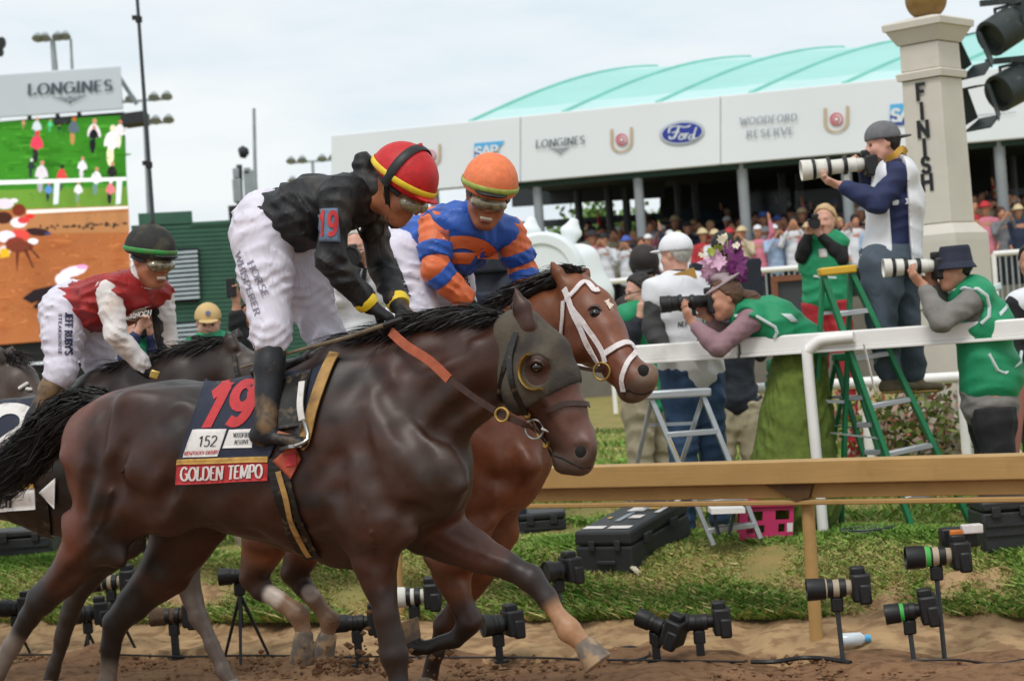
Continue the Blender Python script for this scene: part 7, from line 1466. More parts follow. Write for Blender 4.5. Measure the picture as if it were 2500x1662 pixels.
# ---- man in white cap
S5 = 372
pe = thing('person', 'grey-haired man in white cap and white bib seen from behind, blue jeans', 'person', P(1720, 1280, S5), PG)
J = JP('I', S5, dict(head=(1045, 430, 0), sa=(880, 760, .1), sb=(1270, 720, -.08), chest=(1100, 880, 0), pelvis=(1170, 1290, 0), ea=(850, 1060, .14), wa=(960, 1250, .25), eb=(1300, 1050, .0), wb=(1240, 1250, .2)))
pE = Person(pe, legs_to_ground(J, .12), (-.75, .6, 0), (0, 0, 1), bulk=1.12, skin=m_skin3)
pE.cloth('jacket', ['torso', 'uaa', 'faa', 'uab', 'fab', 'neck'], .02, m_char, .012, (.007, .13, 81), ends={'neck': (0, .45)}); pE.cloth('bib', ['torso'], .054, m_bib, .012, (.007, .17, 82), extra=lambda s: s.cap(J['pelvis'], J['pelvis'] - Vector((0, 0, .08)), (.225, .185), (.225, .18), .03, pE.lat)); vb = pE.bv
skin_text('lettering', 'NEP', T('I', 1040, 1040), (24, -2), (1, -11), S5, m_ink, pe, vb, thick=.2, thin=.12, serif=False); skin_text('lettering', 'NTV', T('I', 1250, 1050), (32, -3), (1, -20), S5, m_vest, pe, vb, thick=.24, thin=.2, serif=False)
strap('collar', [PC('I', 930, 690, S5) - Vector((0, .1, 0)), PC('I', 1050, 630, S5) - Vector((0, .12, 0)), PC('I', 1200, 580, S5) - Vector((0, .1, 0))], .07, M('ochre_collar', '#b58a42', rough=.7), pe, None, 0, 14, .006)
pE.cloth('jeans', ['hips', 'tha', 'thb', 'sha', 'shb'], .032, m_jeans, .013, (.009, .13, 84), cuts=[(J['pelvis'] + Vector((0, 0, -.06)), (0, 0, 1))]); shoes(pE, m_shoe); pE.haircap(m_greyh, .01, .03, -.03); cap_hat(pE, m_capw, 'peak', .016)
# ---- dark-haired man with glasses
S6 = 335
pf = thing('person', 'dark-haired man with glasses and hand at his mouth, left of the white cap', 'person', P(1510, 1220, S6), PG)
J = JP('I', S6, dict(head=(735, 745, 0), sa=(620, 960, .14), sb=(860, 950, -.12), chest=(760, 1120, 0), pelvis=(780, 1480, 0), ea=(650, 1180, .22), wa=(740, 950, .26), eb=(880, 1180, .0), wb=(850, 1350, .1)))
pF = Person(pf, legs_to_ground(J, .12), (-.9, -.3, -.1), (0, 0, 1), skin=m_skin3, hands=((Vector((.1, 0, 1)), Vector((.6, .3, 0)), 1, .8), None))
pF.cloth('shirt', ['torso', 'uaa', 'faa', 'uab', 'fab', 'hips'], .02, m_dknavy, .012, (.007, .13, 91), ends={'faa': (0, .85)}); pF.cloth('vest', ['torso'], .048, m_vest, .013, (.008, .16, 92), extra=lambda s: s.cap(J['pelvis'], J['pelvis'] + Vector((.06, -.03, -.2)), (.18, .15), (.12, .08), .03, pF.lat)); pF.cloth('trousers', ['hips', 'tha', 'thb', 'sha', 'shb'], .04, m_khaki, .013, (.009, .13, 93), cuts=[(J['pelvis'] + Vector((0, 0, -.06)), (0, 0, 1))]); shoes(pF, m_shoe); pF.haircap(m_dkhair, .018, .05, -.02)
MB().tube([pF.A(.02, -.085, .01), pF.A(.1, -.07, .005), pF.A(.115, -.03, .0), pF.A(.115, .03, .0)], .004, 6).build('glasses', m_black, pf)
# ---- officers in peaked caps
def officer(label, u, v, s, fwd):
    o = thing('person', label, 'person', P(u, 1200, s), 'uniformed officers'); h = P(u, v, s); g = gz(h); dz = Vector((0, 0, 1))
    J = dict(head=h, sa=h + Vector((-.19, -.05, -.25)), sb=h + Vector((.19, .05, -.25)), chest=h - dz * .42, pelvis=h - dz * .75, ea=h + Vector((-.24, -.05, -.55)), wa=h + Vector((-.2, -.2, -.75)), eb=h + Vector((.24, .05, -.55)), wb=h + Vector((.2, -.1, -.75)))
    p = Person(o, legs_to_ground(J), fwd, (0, 0, 1), skin=m_skin2, body_vox=.013); p.cloth('uniform', ['torso', 'hips', 'uaa', 'faa', 'uab', 'fab'], .02, m_capo, .014, (.006, .13, 7)); p.cloth('trousers', ['hips', 'tha', 'thb', 'sha', 'shb'], .018, m_capo, .014); shoes(p, m_blackc)
    s_ = SDF(); s_.cap(p.A(0, 0, .04), p.A(0, 0, .075), .1, .1, .01); s_.cap(p.A(.01, 0, .1), p.A(.02, 0, .12), (.135, .125), (.13, .12), .03); me, _, _ = s_.mesh('cap', .009, 1); c_ = mk('cap', me, m_capo, o)
    s_ = SDF(); s_.ell(p.A(.12, 0, .035), (.08, .06, .01), [tuple(p.r), tuple((p.f - p.u * .5).normalized()), tuple((p.u + p.f * .5).normalized())], .01); me, _, _ = s_.mesh('peak', .007, 1); mk('peak', me, m_black, c_); MB().lathe(p.A(.13, 0, .1), p.f, [(0, .028), (.006, .026), (.01, .012)], 12).build('badge', m_brass, c_)
    return p
officer('officer in dark peaked cap with gold badge behind the bay horse\'s forehead', 1575, 668, 300, (-.1, -1, -.05)); officer('officer in dark peaked cap seen between the legs of the jockey in black', 848, 785, 330, (-.2, -1, 0))
# ---- photographer between the two jockeys
S7 = 360
pg = thing('person', 'photographer in white bib aiming a lens, seen under the jockey in black\'s arms', 'person', P(890, 1150, S7), PG)
J = JP('B', S7, dict(head=(965, 800, 0), sa=(880, 1020, .05), sb=(1080, 1010, 0), chest=(980, 1150, 0), pelvis=(1000, 1450, 0), ea=(850, 1120, .15), wa=(905, 905, .22), eb=(1100, 1100, .1), wb=(1040, 900, .2)))
pG = Person(pg, legs_to_ground(J), (0, -1, -.05), (0, 0, 1), skin=m_skin3, hands=((Vector((.3, -.3, .8)), Vector((.5, -.6, 0)), 1, .9), (Vector((-.3, -.3, .8)), Vector((-.5, -.6, 0)), -1, .9)), body_vox=.011)
pG.cloth('jacket', ['torso', 'uaa', 'faa', 'uab', 'fab', 'hips'], .018, m_bib, .012, (.007, .13, 5), ends={'faa': (0, .85), 'fab': (0, .85)}); pG.cloth('trousers', ['tha', 'thb', 'sha', 'shb'], .02, m_khaki, .014); shoes(pG, m_shoe); pG.haircap(m_greyh)
strap('camera_strap', [PC('B', 1040, 930, S7) - Vector((0, .22, 0)), PC('B', 1030, 1000, S7) - Vector((0, .22, 0)), PC('B', 1035, 1090, S7) - Vector((0, .2, 0))], .03, m_black, pg, None, 0, 10, .004)
tele('camera with round black lens hood pointing at us between the jockeys', PC('B', 965, 880, S7) - Vector((0, .55, 0)), PC('B', 962, 860, S7) - Vector((0, .2, 0)), True, .066, .05)
for o in [x for x in COL.objects if x.name.startswith('lens_hood')][-1:]: o.data.materials[0] = m_black
# ---- standing figure whose dark legs show under the blue jockey
pk = thing('person', 'person in dark trousers standing behind the blue jockey, only legs showing', 'person', P(1160, 1150, 350), PG); h = P(1165, 520, 350); dz = Vector((0, 0, 1))
J = dict(head=h, sa=h + Vector((-.18, 0, -.25)), sb=h + Vector((.18, 0, -.25)), chest=h - dz * .4, pelvis=h - dz * .62, ea=h + Vector((-.2, -.1, -.5)), wa=h + Vector((-.1, -.25, -.6)), eb=h + Vector((.2, -.1, -.5)), wb=h + Vector((.1, -.25, -.6)))
p = Person(pk, legs_to_ground(J), (0, -1, 0), (0, 0, 1), body_vox=.014); p.cloth('jacket', ['torso', 'uaa', 'faa', 'uab', 'fab', 'hips'], .02, m_dknavy, .014); p.cloth('trousers', ['hips', 'tha', 'thb', 'sha', 'shb'], .028, M('dark_denim', '#2b3242', rough=.8, noise=(9, .2), bump=(14, .5, .012)), .013, (.008, .13, 3)); shoes(p, m_blackc); p.haircap(m_dkhair)
# ---- group behind the red jockey
S8 = 340
ph = thing('person', 'young man in khaki cap and green vest looking down at a small camera', 'person', P(500, 1180, S8), PG)
J = JP('C', S8, dict(head=(1595, 905, 0), sa=(1500, 1090, .05), sb=(1760, 1060, -.05), chest=(1620, 1220, 0), pelvis=(1640, 1500, 0), ea=(1440, 1220, .1), wa=(1480, 1110, .25), eb=(1780, 1240, .05), wb=(1640, 1140, .25)))
p = Person(ph, legs_to_ground(J), (.15, -.9, -.18), (0, .1, 1), skin=m_skin3, hands=((Vector((.8, -.2, .1)), Vector((0, -.3, .8)), 1, .8), (Vector((-.8, -.2, .1)), Vector((0, -.3, .8)), -1, .8))); p.eyes(); p.cloth('shirt', ['torso', 'uaa', 'faa', 'uab', 'fab', 'neck'], .016, M('pale_blue_shirt', '#a9bcd6', rough=.7, noise=(10, .1), bump=(14, .4, .01)), .012, (.006, .12, 5), ends={'faa': (0, .85), 'fab': (0, .85), 'neck': (0, .4)}); p.cloth('vest', ['torso', 'hips', 'uaa'], .03, m_vest, .013, (.008, .15, 6), ends={'uaa': (0, .5)}); p.cloth('trousers', ['tha', 'thb', 'sha', 'shb'], .02, m_khaki, .014); shoes(p, m_shoe); p.haircap(m_brownh); cap_hat(p, m_capk, 'peak')
skin_ = MB().lathe(p.A(.11, .0, .09), p.f, [(0, .02), (.004, .018)], 10).build('cap_badge', M('cap_badge', '#7d86a8', rough=.7), ph)
tele('small black camera in the hands of the man in the khaki cap', PC('C', 1540, 1090, S8) - Vector((0, .38, 0)), PC('C', 1545, 1085, S8) - Vector((0, .25, 0)), False, .035, .03)
pi_ = thing('person', 'person in black holding a phone up high behind the khaki cap', 'person', P(610, 1180, 330), PG)
J = JP('C', 330, dict(head=(1930, 860, 0), sa=(1830, 1040, .1), sb=(2050, 1040, -.05), chest=(1950, 1180, 0), pelvis=(1960, 1480, 0), ea=(1815, 900, .12), wa=(1810, 740, .15), eb=(2080, 1200, 0), wb=(2050, 1320, .1)))
p = Person(pi_, legs_to_ground(J), (.1, -1, 0), (0, 0, 1), skin=m_skin, hands=((Vector((-.2, 0, 1)), Vector((.3, -.8, 0)), 1, .8), None)); p.cloth('jacket', ['torso', 'uaa', 'faa', 'uab', 'fab', 'hips'], .02, m_blackc, .013, (.007, .13, 5), ends={'faa': (0, .45)}); p.cloth('trousers', ['tha', 'thb', 'sha', 'shb'], .02, m_blackc, .014); shoes(p, m_blackc); p.haircap(m_dkhair)
ph_ = MB().box(PC('C', 1800, 640, 330) - Vector((0, .2, 0)), Vector((.036, .0, 0)), Vector((0, .005, 0)), Vector((0, 0, .07))).build('phone', m_black, None, bevel=.005); tag(ph_, 'phone held up by the person in black', 'phone')
pj = thing('person', 'photographer in green vest raising a black camera behind the red jockey\'s arm', 'person', P(320, 1180, S8), PG)
J = JP('C', S8, dict(head=(1010, 960, 0), sa=(960, 1110, .1), sb=(1180, 1120, -.1), chest=(1080, 1240, 0), pelvis=(1090, 1500, 0), ea=(930, 1200, .2), wa=(1060, 960, .22), eb=(1220, 1180, .05), wb=(1150, 970, .15)))
p = Person(pj, legs_to_ground(J), (.8, -.6, 0), (0, 0, 1), skin=m_skin3, hands=((Vector((.4, 0, .8)), Vector((.6, -.4, 0)), 1, .8), (Vector((0, 0, 1)), Vector((-.6, -.4, 0)), -1, .8))); p.cloth('jacket', ['torso', 'uaa', 'faa', 'uab', 'fab'], .016, m_fnavy, .013, (.006, .13, 5), ends={'faa': (0, .85), 'fab': (0, .85)}); p.cloth('vest', ['torso', 'hips'], .03, m_vest, .013, (.008, .15, 6)); p.cloth('trousers', ['tha', 'thb', 'sha', 'shb'], .02, m_blackc, .014); shoes(p, m_blackc); p.haircap(m_greyh)
tele('black camera in front of the face of the photographer behind the red jockey', PC('C', 1230, 930, S8), PC('C', 1120, 925, S8) - Vector((0, .05, 0)), False, .045, .036)
# ---- man in dark jacket and tan trousers, bystander at the right edge
pl_ = thing('person', 'man in dark navy jacket and tan trousers behind the woman in the flower hat', 'person', P(1765, 1200, 330), PG); h = P(1765, 610, 330)
J = dict(head=h, sa=h + Vector((-.2, 0, -.25)), sb=h + Vector((.2, 0, -.25)), chest=h - dz * .42, pelvis=h - dz * 1.1, ea=h + Vector((-.24, 0, -.55)), wa=h + Vector((-.15, -.2, -.75)), eb=h + Vector((.24, 0, -.55)), wb=h + Vector((.2, -.15, -.8)))
p = Person(pl_, legs_to_ground(J), (-.3, .9, 0), (0, 0, 1), skin=m_skin); p.cloth('jacket', ['torso', 'uaa', 'faa', 'uab', 'fab', 'hips'], .022, m_dknavy, .013, (.008, .13, 5)); p.cloth('trousers', ['tha', 'thb', 'sha', 'shb'], .036, m_khaki, .013, (.008, .12, 7)); shoes(p, m_shoe); p.haircap(m_dkhair)
pm = thing('person', 'bystander in black with a white shoulder panel cut by the right border', 'person', P(2490, 1250, 360), PG); h = P(2520, 640, 360)
J = dict(head=h, sa=h + Vector((-.16, -.1, -.28)), sb=h + Vector((.2, .1, -.28)), chest=h - dz * .45, pelvis=h - dz * .8, ea=h + Vector((-.2, -.15, -.6)), wa=h + Vector((-.14, -.2, -.9)), eb=h + Vector((.24, 0, -.55)), wb=h + Vector((.2, -.15, -.8)))
p = Person(pm, legs_to_ground(J), (-.3, -.9, 0), (0, 0, 1), skin=m_skin, hands=((Vector((0, 0, -1)), Vector((.5, -.5, 0)), 1, .7), None)); p.cloth('jacket', ['torso', 'uaa', 'faa', 'uab', 'fab', 'hips'], .022, m_blackc, .013, (.008, .13, 5), ends={'faa': (0, .85)}); p.cloth('bib', ['torso'], .036, m_bib, .013, None, cuts=[(J['chest'] + Vector((0, 0, .06)), (0, 0, -1))]); p.cloth('trousers', ['tha', 'thb', 'sha', 'shb'], .02, m_blackc, .014); shoes(p, m_blackc); p.haircap(m_dkhair)
# ============================================================ LADDERS, CASES, REMOTE CAMERAS
m_lgreen = M('ladder_green', '#1b7a50', rough=.5, noise=(8, .15)); m_alu = M('aluminium', '#aab0b4', rough=.4, metal=.6, noise=(10, .12)); m_yell = M('yellow_plastic', '#d3a82f', rough=.5, noise=(8, .12)); m_pinkp = M('pink_plastic', '#c02d63', rough=.45, noise=(8, .15)); m_case = M('black_case_plastic', '#26282a', rough=.55, noise=(12, .2), bump=(60, .3, .004)); m_tanl = M('tan_lens_paint', '#b3a48c', rough=.5, noise=(16, .1))
def ladder(label, apex, feet_f, feet_r, s, mat, steps, capm=None, w=.07):
    o = thing('step_ladder', label, 'ladder', base_of(*[P(*f, s) for f in feet_f])); tops = [P(*a, s) for a in apex]
    F = [P(*f, s) for f in feet_f]; Rr = [P(*f, s) for f in feet_r]
    for p in F: p.y -= .12
    for p in Rr: p.y += .3
    for t, f in zip(tops, F): MB().bar(t, f, .03, w, (0, -1, 0)).build('front_rail', mat, o, bevel=.004)
    for t, f in zip(tops, Rr): MB().bar(t + Vector((0, .03, -.02)), f, .025, w * .7, (0, -1, 0)).build('rear_rail', mat, o, bevel=.004)
    for k in steps: MB().bar(tops[0].lerp(F[0], k), tops[1].lerp(F[1], k), .09, .032).build('step', m_alu, o, bevel=.004)
    for k in steps[::2]: MB().bar(tops[0].lerp(Rr[0], k), tops[1].lerp(Rr[1], k), .02, .02).build('rear_brace', m_alu, o)
    MB().bar(tops[0].lerp(tops[1], -.15) + Vector((0, 0, .02)), tops[0].lerp(tops[1], 1.15) + Vector((0, 0, .02)), .14, .05).build('top_cap', capm or mat, o, bevel=.01)
    MB().bar(tops[0].lerp(F[0], .62), tops[0].lerp(Rr[0], .62), .02, .008).build('spreader', m_alu, o)
    return o
L1 = ladder('tall green stepladder with yellow top under the man with the huge lens', [(2010, 672), (2078, 665)], [(2226, 1312), (2362, 1280)], [(1995, 1290), (2074, 1300)], 397, m_lgreen, [.15, .32, .5, .68, .85], m_yell, .1)
a = P(2061, 700, 397); MB().bar(P(2100, 840, 400) - Vector((0, .12, 0)), P(2125, 950, 400) - Vector((0, .14, 0)), .004, .05, (0, -1, 0)).build('warning_label', m_patch, L1)
ladder('smaller green stepladder partly hidden beside the tall one', [(2040, 880), (2075, 878)], [(2110, 1140), (2150, 1140)], [(2010, 1140), (2040, 1140)], 385, m_lgreen, [.35, .6, .85], None, .06)
L2 = ladder('aluminium stepladder with yellow label behind the bay horse\'s muzzle', [(1590, 972), (1716, 965)], [(1737, 1326), (1850, 1310)], [(1540, 1240), (1640, 1240)], 405, m_alu, [.25, .5, .72, .9], None, .085)
MB().bar(PC('K', 885, 690, 410) - Vector((0, .1, 0)), PC('K', 955, 840, 410) - Vector((0, .12, 0)), .004, .055, (0, -1, 0)).build('yellow_label', m_yell, L2)
# pink stool
st = thing('step_stool', 'pink plastic folding step stool with round and square holes on the grass', 'stool', P(1872, 1318, 402)); c0 = P(1808, 1240, 402); ux = (P(1938, 1236, 402) - c0); uz = (P(1806, 1318, 402) - c0); th = Vector((0, .03, 0))
def holed(x0, x1, y0, y1, holes, name, mat, par_):
    xs = sorted({x0, x1, *[h for q in holes for h in (q[0], q[1])]}); ys = sorted({y0, y1, *[h for q in holes for h in (q[2], q[3])]}); mb = MB()
    for xa, xb in zip(xs[:-1], xs[1:]):
        for ya, yb in zip(ys[:-1], ys[1:]):
            cx, cy = (xa + xb) / 2, (ya + yb) / 2
            if any(h[0] < cx < h[1] and h[2] < cy < h[3] for h in holes): continue
            q = [c0 + ux * x + uz * y for x, y in ((xa, ya), (xb, ya), (xb, yb), (xa, yb))]; mb.hexa([q[0] + th, q[1] + th, q[2] + th, q[3] + th] + q)
    return mb.build(name, mat, par_, smooth=0)
holed(0, 1, 0, 1, [(.14, .42, .12, .42), (.66, .92, .1, .4), (.12, .26, .55, .82), (.34, .46, .55, .8), (.72, .84, .52, .78)], 'side_panel', m_pinkp, st)
c0 = c0 + Vector((.02, .3, 0)); holed(0, 1, 0, 1, [(.14, .42, .12, .42), (.6, .9, .1, .4)], 'side_panel', m_pinkp, st); c0 = c0 - Vector((.02, .3, 0))
MB().hexa([c0 + ux * x + Vector((0, y, z)) for x, y, z in ((-.02, -.02, .0), (1.02, -.02, 0), (1.02, .33, 0), (-.02, .33, 0), (-.02, -.02, .03), (1.02, -.02, .03), (1.02, .33, .03), (-.02, .33, .03))]).build('top', m_pinkp, st, bevel=.008); MB().quad(c0 + ux * .88 + uz * .5 - th * .1, c0 + ux * .99 + uz * .5 - th * .1, c0 + ux * .99 + uz * .78 - th * .1, c0 + ux * .88 + uz * .78 - th * .1).build('sticker', m_patch, st)
tb = thing('small_table', 'low white topped folding table between the ladder and the pink stool', 'table', P(1770, 1290, 412)); MB().bar(P(1730, 1243, 412), P(1812, 1240, 412), .3, .03).build('table_top', m_whitepaint, tb); [MB().bar(P(u, 1243, 412), P(u2, 1305, 412), .02, .02, (0, 1, 0)).build('leg', m_metdk, tb) for u, u2 in ((1740, 1755), (1795, 1780))]
# black case with stickers
bc_ = thing('equipment_case', 'large black hard case with stickers lying on the grass bank', 'case', PC('L', 180, 560, 452))
A0, B0 = PC('L', 2, 352, 405), PC('L', 300, 366, 412); A0.z = B0.z = (A0.z + B0.z) / 2; A0.z += .05; B0.z += .05; dep = Vector((.42, .75, .1)); hh = Vector((.02, 0, -.3)); lid = Vector((0, 0, -.085)); w_ = B0 - A0
MB().hexa([A0 + lid + hh * .72 + w_ * .04, B0 + lid + hh * .72 - w_ * .02, B0 + dep + lid + hh * .72, A0 + dep + lid + hh * .72, A0 + lid * 1.06, B0 + lid * 1.06, B0 + dep + lid * 1.06, A0 + dep + lid * 1.06]).build('base', m_case, bc_, smooth=0, bevel=.015)
MB().hexa([A0 + lid, B0 + lid, B0 + dep + lid, A0 + dep + lid, A0, B0, B0 + dep, A0 + dep]).build('lid', m_case, bc_, smooth=0, bevel=.018)
pn_ = lambda a, b, z=.004: A0 + w_ * a + dep * b + Vector((0, 0, z))
for a, b, wa, wb, mt in ((.08, .07, .36, .08, m_patch), (.52, .07, .38, .08, m_patch), (.3, .6, .3, .13, m_patch), (.42, .62, .12, .1, m_fblue), (.55, .38, .22, .1, m_patch), (.62, .66, .2, .15, m_yell), (.84, .55, .1, .4, m_patch), (.18, .38, .06, .05, m_yell), (.5, .68, .14, .12, m_lgrey), (.4, .3, .1, .28, m_lgrey)): MB().add([pn_(a, b, .004 + .001 * random.random()), pn_(a + wa, b, .0045), pn_(a + wa, b + wb, .0045), pn_(a, b + wb, .004)], [(0, 1, 2, 3)]).build('sticker', mt, bc_, smooth=0)
for k in (.3, .75): q = A0 + w_ * k + lid; MB().box(q - Vector((0, .012, 0)), w_ * .05, Vector((0, .012, 0)), Vector((0, 0, .03))).build('latch', m_case, bc_, bevel=.004)
for k in (.25, .7): q = B0 + dep * k + lid; MB().box(q + w_.normalized() * .012, dep * .05, w_.normalized() * .014, Vector((0, 0, .03))).build('latch', m_case, bc_, bevel=.004)
MB().box(A0 + w_ * .5 + hh * .62 - Vector((0, .02, 0)), w_ * .16, Vector((0, .014, 0)), Vector((0, 0, .012))).build('handle', m_case, bc_, bevel=.005); MB().bar(B0 + hh * .7 - w_ * .05, B0 + hh * .7 + w_ * .1 - Vector((0, 0, .05)), .05, .01).build('tag', m_cream, bc_)
def crate(label, u0, v0, u1, v1, s, dy=.35, mat=None, name='equipment_case', cat='case'):
    a, b = P(u0, v0, s), P(u1, v1, s); o = thing(name, label, cat, b); c = (a + b) / 2 + Vector((0, dy / 2, 0)); hx, hz_ = abs(b.x - a.x) / 2, abs(b.z - a.z) / 2
    MB().box(c - Vector((0, 0, hz_ * .2)), Vector((hx, 0, 0)), Vector((0, dy / 2, 0)), Vector((0, 0, hz_ * .78))).build('base', mat or m_case, o, bevel=.015); MB().box(c + Vector((0, 0, hz_ * .8)), Vector((hx * 1.02, 0, 0)), Vector((0, dy / 2 + .01, 0)), Vector((0, 0, hz_ * .2))).build('lid', mat or m_case, o, bevel=.015)
    for k in (-.5, .5): MB().box(c + Vector((hx * k, -dy / 2 - .012, hz_ * .58)), Vector((.025, 0, 0)), Vector((0, .01, 0)), Vector((0, 0, .03))).build('latch', m_case, o, bevel=.004)
    for k in (-.25, .1): MB().box(c + Vector((0, -dy / 2 - .006, hz_ * k)), Vector((hx * .9, 0, 0)), Vector((0, .008, 0)), Vector((0, 0, .008))).build('rib', m_case, o)
    return o
crate('black equipment case cut by the right border under the tan rail', 2395, 1225, 2540, 1345, 440); crate('black camera bag behind the bay horse\'s chest under the tan rail', 1265, 1255, 1385, 1330, 352); crate('dark case half hidden under the front horse\'s belly', 735, 1335, 850, 1405, 375); crate('dark case at the left between the rear legs', -30, 1300, 130, 1375, 335)
# ---- remote cameras along the verge
RG = 'remote cameras along the verge'
def remote(label, x, y, s, L, yaw, mat, r=.05, stand='post', tape=None, pitch=0, gy=None, body=1.0):
    """lens centre seen at source pixel; yaw 180 = pointing left"""
    c = P(x, y, s); g = gz(c) if gy is None else gy; o = thing('remote_camera', label, 'camera', Vector((c.x, c.y, g)), RG); e = Vector((math.cos(math.radians(yaw)), math.sin(math.radians(yaw)) , math.tan(math.radians(pitch)))).normalized(); a = c + e * L * .5; b = c - e * L * .35
    u = Vector((0, 0, 1)); sd = e.cross(u).normalized(); u = sd.cross(e)
    MB().lathe(b, e, [(0, r * .7), (L * .15, r * .75), (L * .16, r * .85), (L * .45, r * .85), (L * .5, r)], 18).build('lens', mat, o); MB().lathe(b + e * L * .5, e, [(0, r * 1.02), (.004, r * 1.06), (L * .33, r * 1.1), (L * .35, r * 1.1), (L * .35, r * .98), (L * .3, r * .95)], 18).build('lens_hood', mat if mat is not m_tanl else m_black, o)
    for t in (.12, .36): MB().lathe(b + e * L * t, e, [(0, r * .86), (.003, r * .92), (.03, r * .92), (.033, r * .86)], 18).build('ring', m_black, o)
    if tape: MB().lathe(b + e * L * .4, e, [(0, r * .95), (.002, r * .97), (.03, r * .97), (.032, r * .94)], 18).build('tape', tape, o)
    MB().box(b - e * .04, e * .045, sd * .075 * body, u * .068).build('camera_body', m_black, o, bevel=.012); MB().box(b - e * .03 + u * .08, e * .035, sd * .035, u * .02).build('prism', m_black, o, bevel=.01); MB().box(b - e * .055 - u * .03 - sd * .06, e * .03, sd * .025, u * .05).build('grip', m_black, o, bevel=.012)
    f = c - e * L * .05 - u * r; MB().box(f - Vector((0, 0, .03)), e * .03, sd * .02, Vector((0, 0, .035))).build('ball_head', m_black, o, bevel=.008); f2 = f - Vector((0, 0, .06))
    if stand == 'post': MB().tube([f2, Vector((f2.x + .01, f2.y, g - .02))], .012, 8).build('stand_post', m_metdk, o)
    elif stand == 'tripod':
        for k in range(3): q = 2.1 * k + .5; h = f2.z - g; MB().tube([f2, f2 + Vector((math.cos(q) * h * .4, math.sin(q) * h * .4, -h))], [.011, .008], 8).build('leg', m_black, o)
        MB().tube([f2, f2 - Vector((0, 0, (f2.z - g) * .5))], .01, 8).build('centre_column', m_black, o)
    else: MB().box(Vector((f2.x, f2.y, (f2.z + g) / 2)), Vector((.02, 0, 0)), Vector((0, .02, 0)), Vector((0, 0, max((f2.z - g) / 2, .01)))).build('clamp', m_black, o); MB().lathe(Vector((f2.x, f2.y, g)), (0, 0, 1), [(0, .05), (.012, .05), (.018, .02)], 12).build('foot', m_black, o)
    return o
m_gtape = M('green_tape', '#3fae4a', rough=.6, noise=None)
LZ = lambda x, y: T('L', x, y)
remote('pale lens remote camera on a thin post right of the tan rail post', *LZ(1360, 612), 500, .26, 176, m_tanl, .05)
remote('highest remote camera with tan lens and orange strap on a black stand', *LZ(1880, 445), 505, .26, 176, m_tanl, .052, tape=m_gtape)
remote('black remote camera with green tape below the tan lens', *LZ(1740, 735), 508, .2, 172, m_black, .045, tape=m_gtape, pitch=-5)
remote('black remote camera pair, left one tilted up, right of the outstretched hoof', *LZ(430, 800), 480, .2, 152, m_black, .045, 'clamp', pitch=22); remote('black remote camera lying level beside the tilted one', *LZ(640, 790), 480, .26, 178, m_black, .045, 'clamp')
remote('small black remote camera on a short foot by the bay horse\'s folded foreleg', *T('F', 1210, 1240), 462, .15, 200, m_black, .055, 'clamp'); remote('black remote camera on the grass beside the outstretched knee', *T('F', 1560, 930), 440, .14, 205, m_black, .055, 'post')
remote('white lens remote camera behind the front horse\'s forelegs', *T('F', 720, 1080), 455, .22, 178, m_lens, .052, 'post'); remote('long black lens remote camera behind the near foreleg', *T('F', 390, 1230), 452, .24, 178, m_black, .045, 'clamp')
remote('remote camera on a small black tripod behind the bay horse\'s hind hooves', *T('Q', 1190, 1040), 432, .2, 178, m_black, .045, 'tripod'); remote('pale lens remote camera behind the front horse\'s rear legs', *T('Q', 545, 1072), 415, .24, 178, m_tanl, .048, 'tripod')
remote('black remote camera low at the left edge on a small tripod', *T('Q', 70, 1200), 400, .16, 170, m_black, .05, 'tripod'); remote('black remote camera behind the third horse\'s foreleg', *T('Q', 430, 1230), 400, .16, 190, m_black, .055, 'tripod'); remote('mud-brown covered remote camera between the rear legs and pale foreleg', *T('Q', 860, 1240), 422, .24, 175, M('mud_cover', '#5a4634', rough=.9, noise=(14, .35), bump=(20, .8, .02)), .05, 'clamp')
# flash trigger bundle with orange, bottle, cables
gb = thing('radio_trigger', 'orange and black radio trigger bundle on top of the right hand stand', 'equipment', PC('L', 2010, 390, 505)); MB().box(PC('L', 2005, 350, 505), Vector((.03, 0, 0)), Vector((0, .02, 0)), Vector((0, 0, .04))).build('orange_unit', M('orange_plastic', '#c9701f', rough=.5), gb, bevel=.006); MB().box(PC('L', 2030, 350, 503) + Vector((0, .06, 0)), Vector((.09, 0, 0)), Vector((0, .04, 0)), Vector((0, 0, .05))).build('black_pack', m_black, gb, bevel=.012); MB().box(PC('L', 2085, 300, 503), Vector((.05, 0, .0)), Vector((0, .03, 0)), Vector((0, 0, .022))).build('white_flap', m_patch, gb, bevel=.006)
bt = thing('water_bottle', 'clear plastic water bottle with blue cap lying on the sand', 'bottle', PC('L', 1480, 975, 480)); b0, b1 = PC('L', 1400, 968, 482), PC('L', 1555, 972, 482); b0.z = b1.z = gz(b0) + .045; e_ = (b1 - b0); MB().lathe(b0, e_, [(0, .028), (.01, .034), (e_.length * .7, .034), (e_.length * .85, .016)], 14).build('body', M('clear_plastic', '#d5dfe6', rough=.2, noise=(8, .1)), bt); MB().lathe(b0 + e_ * .85, e_, [(0, .018), (.03, .018)], 12).build('cap', m_sblue, bt)
def cable(label, pts, r=.006, mat=None, z=None):
    out = []
    for c, x, y in pts: p = onz(*T(c, x, y), .03); p.z = gz(p) + .02; out.append(p)
    o = MB().tube(bez(out, 40), r, 6).build('cable', mat or m_black, None); return tag(o, label, 'cable', 'cables on the verge')
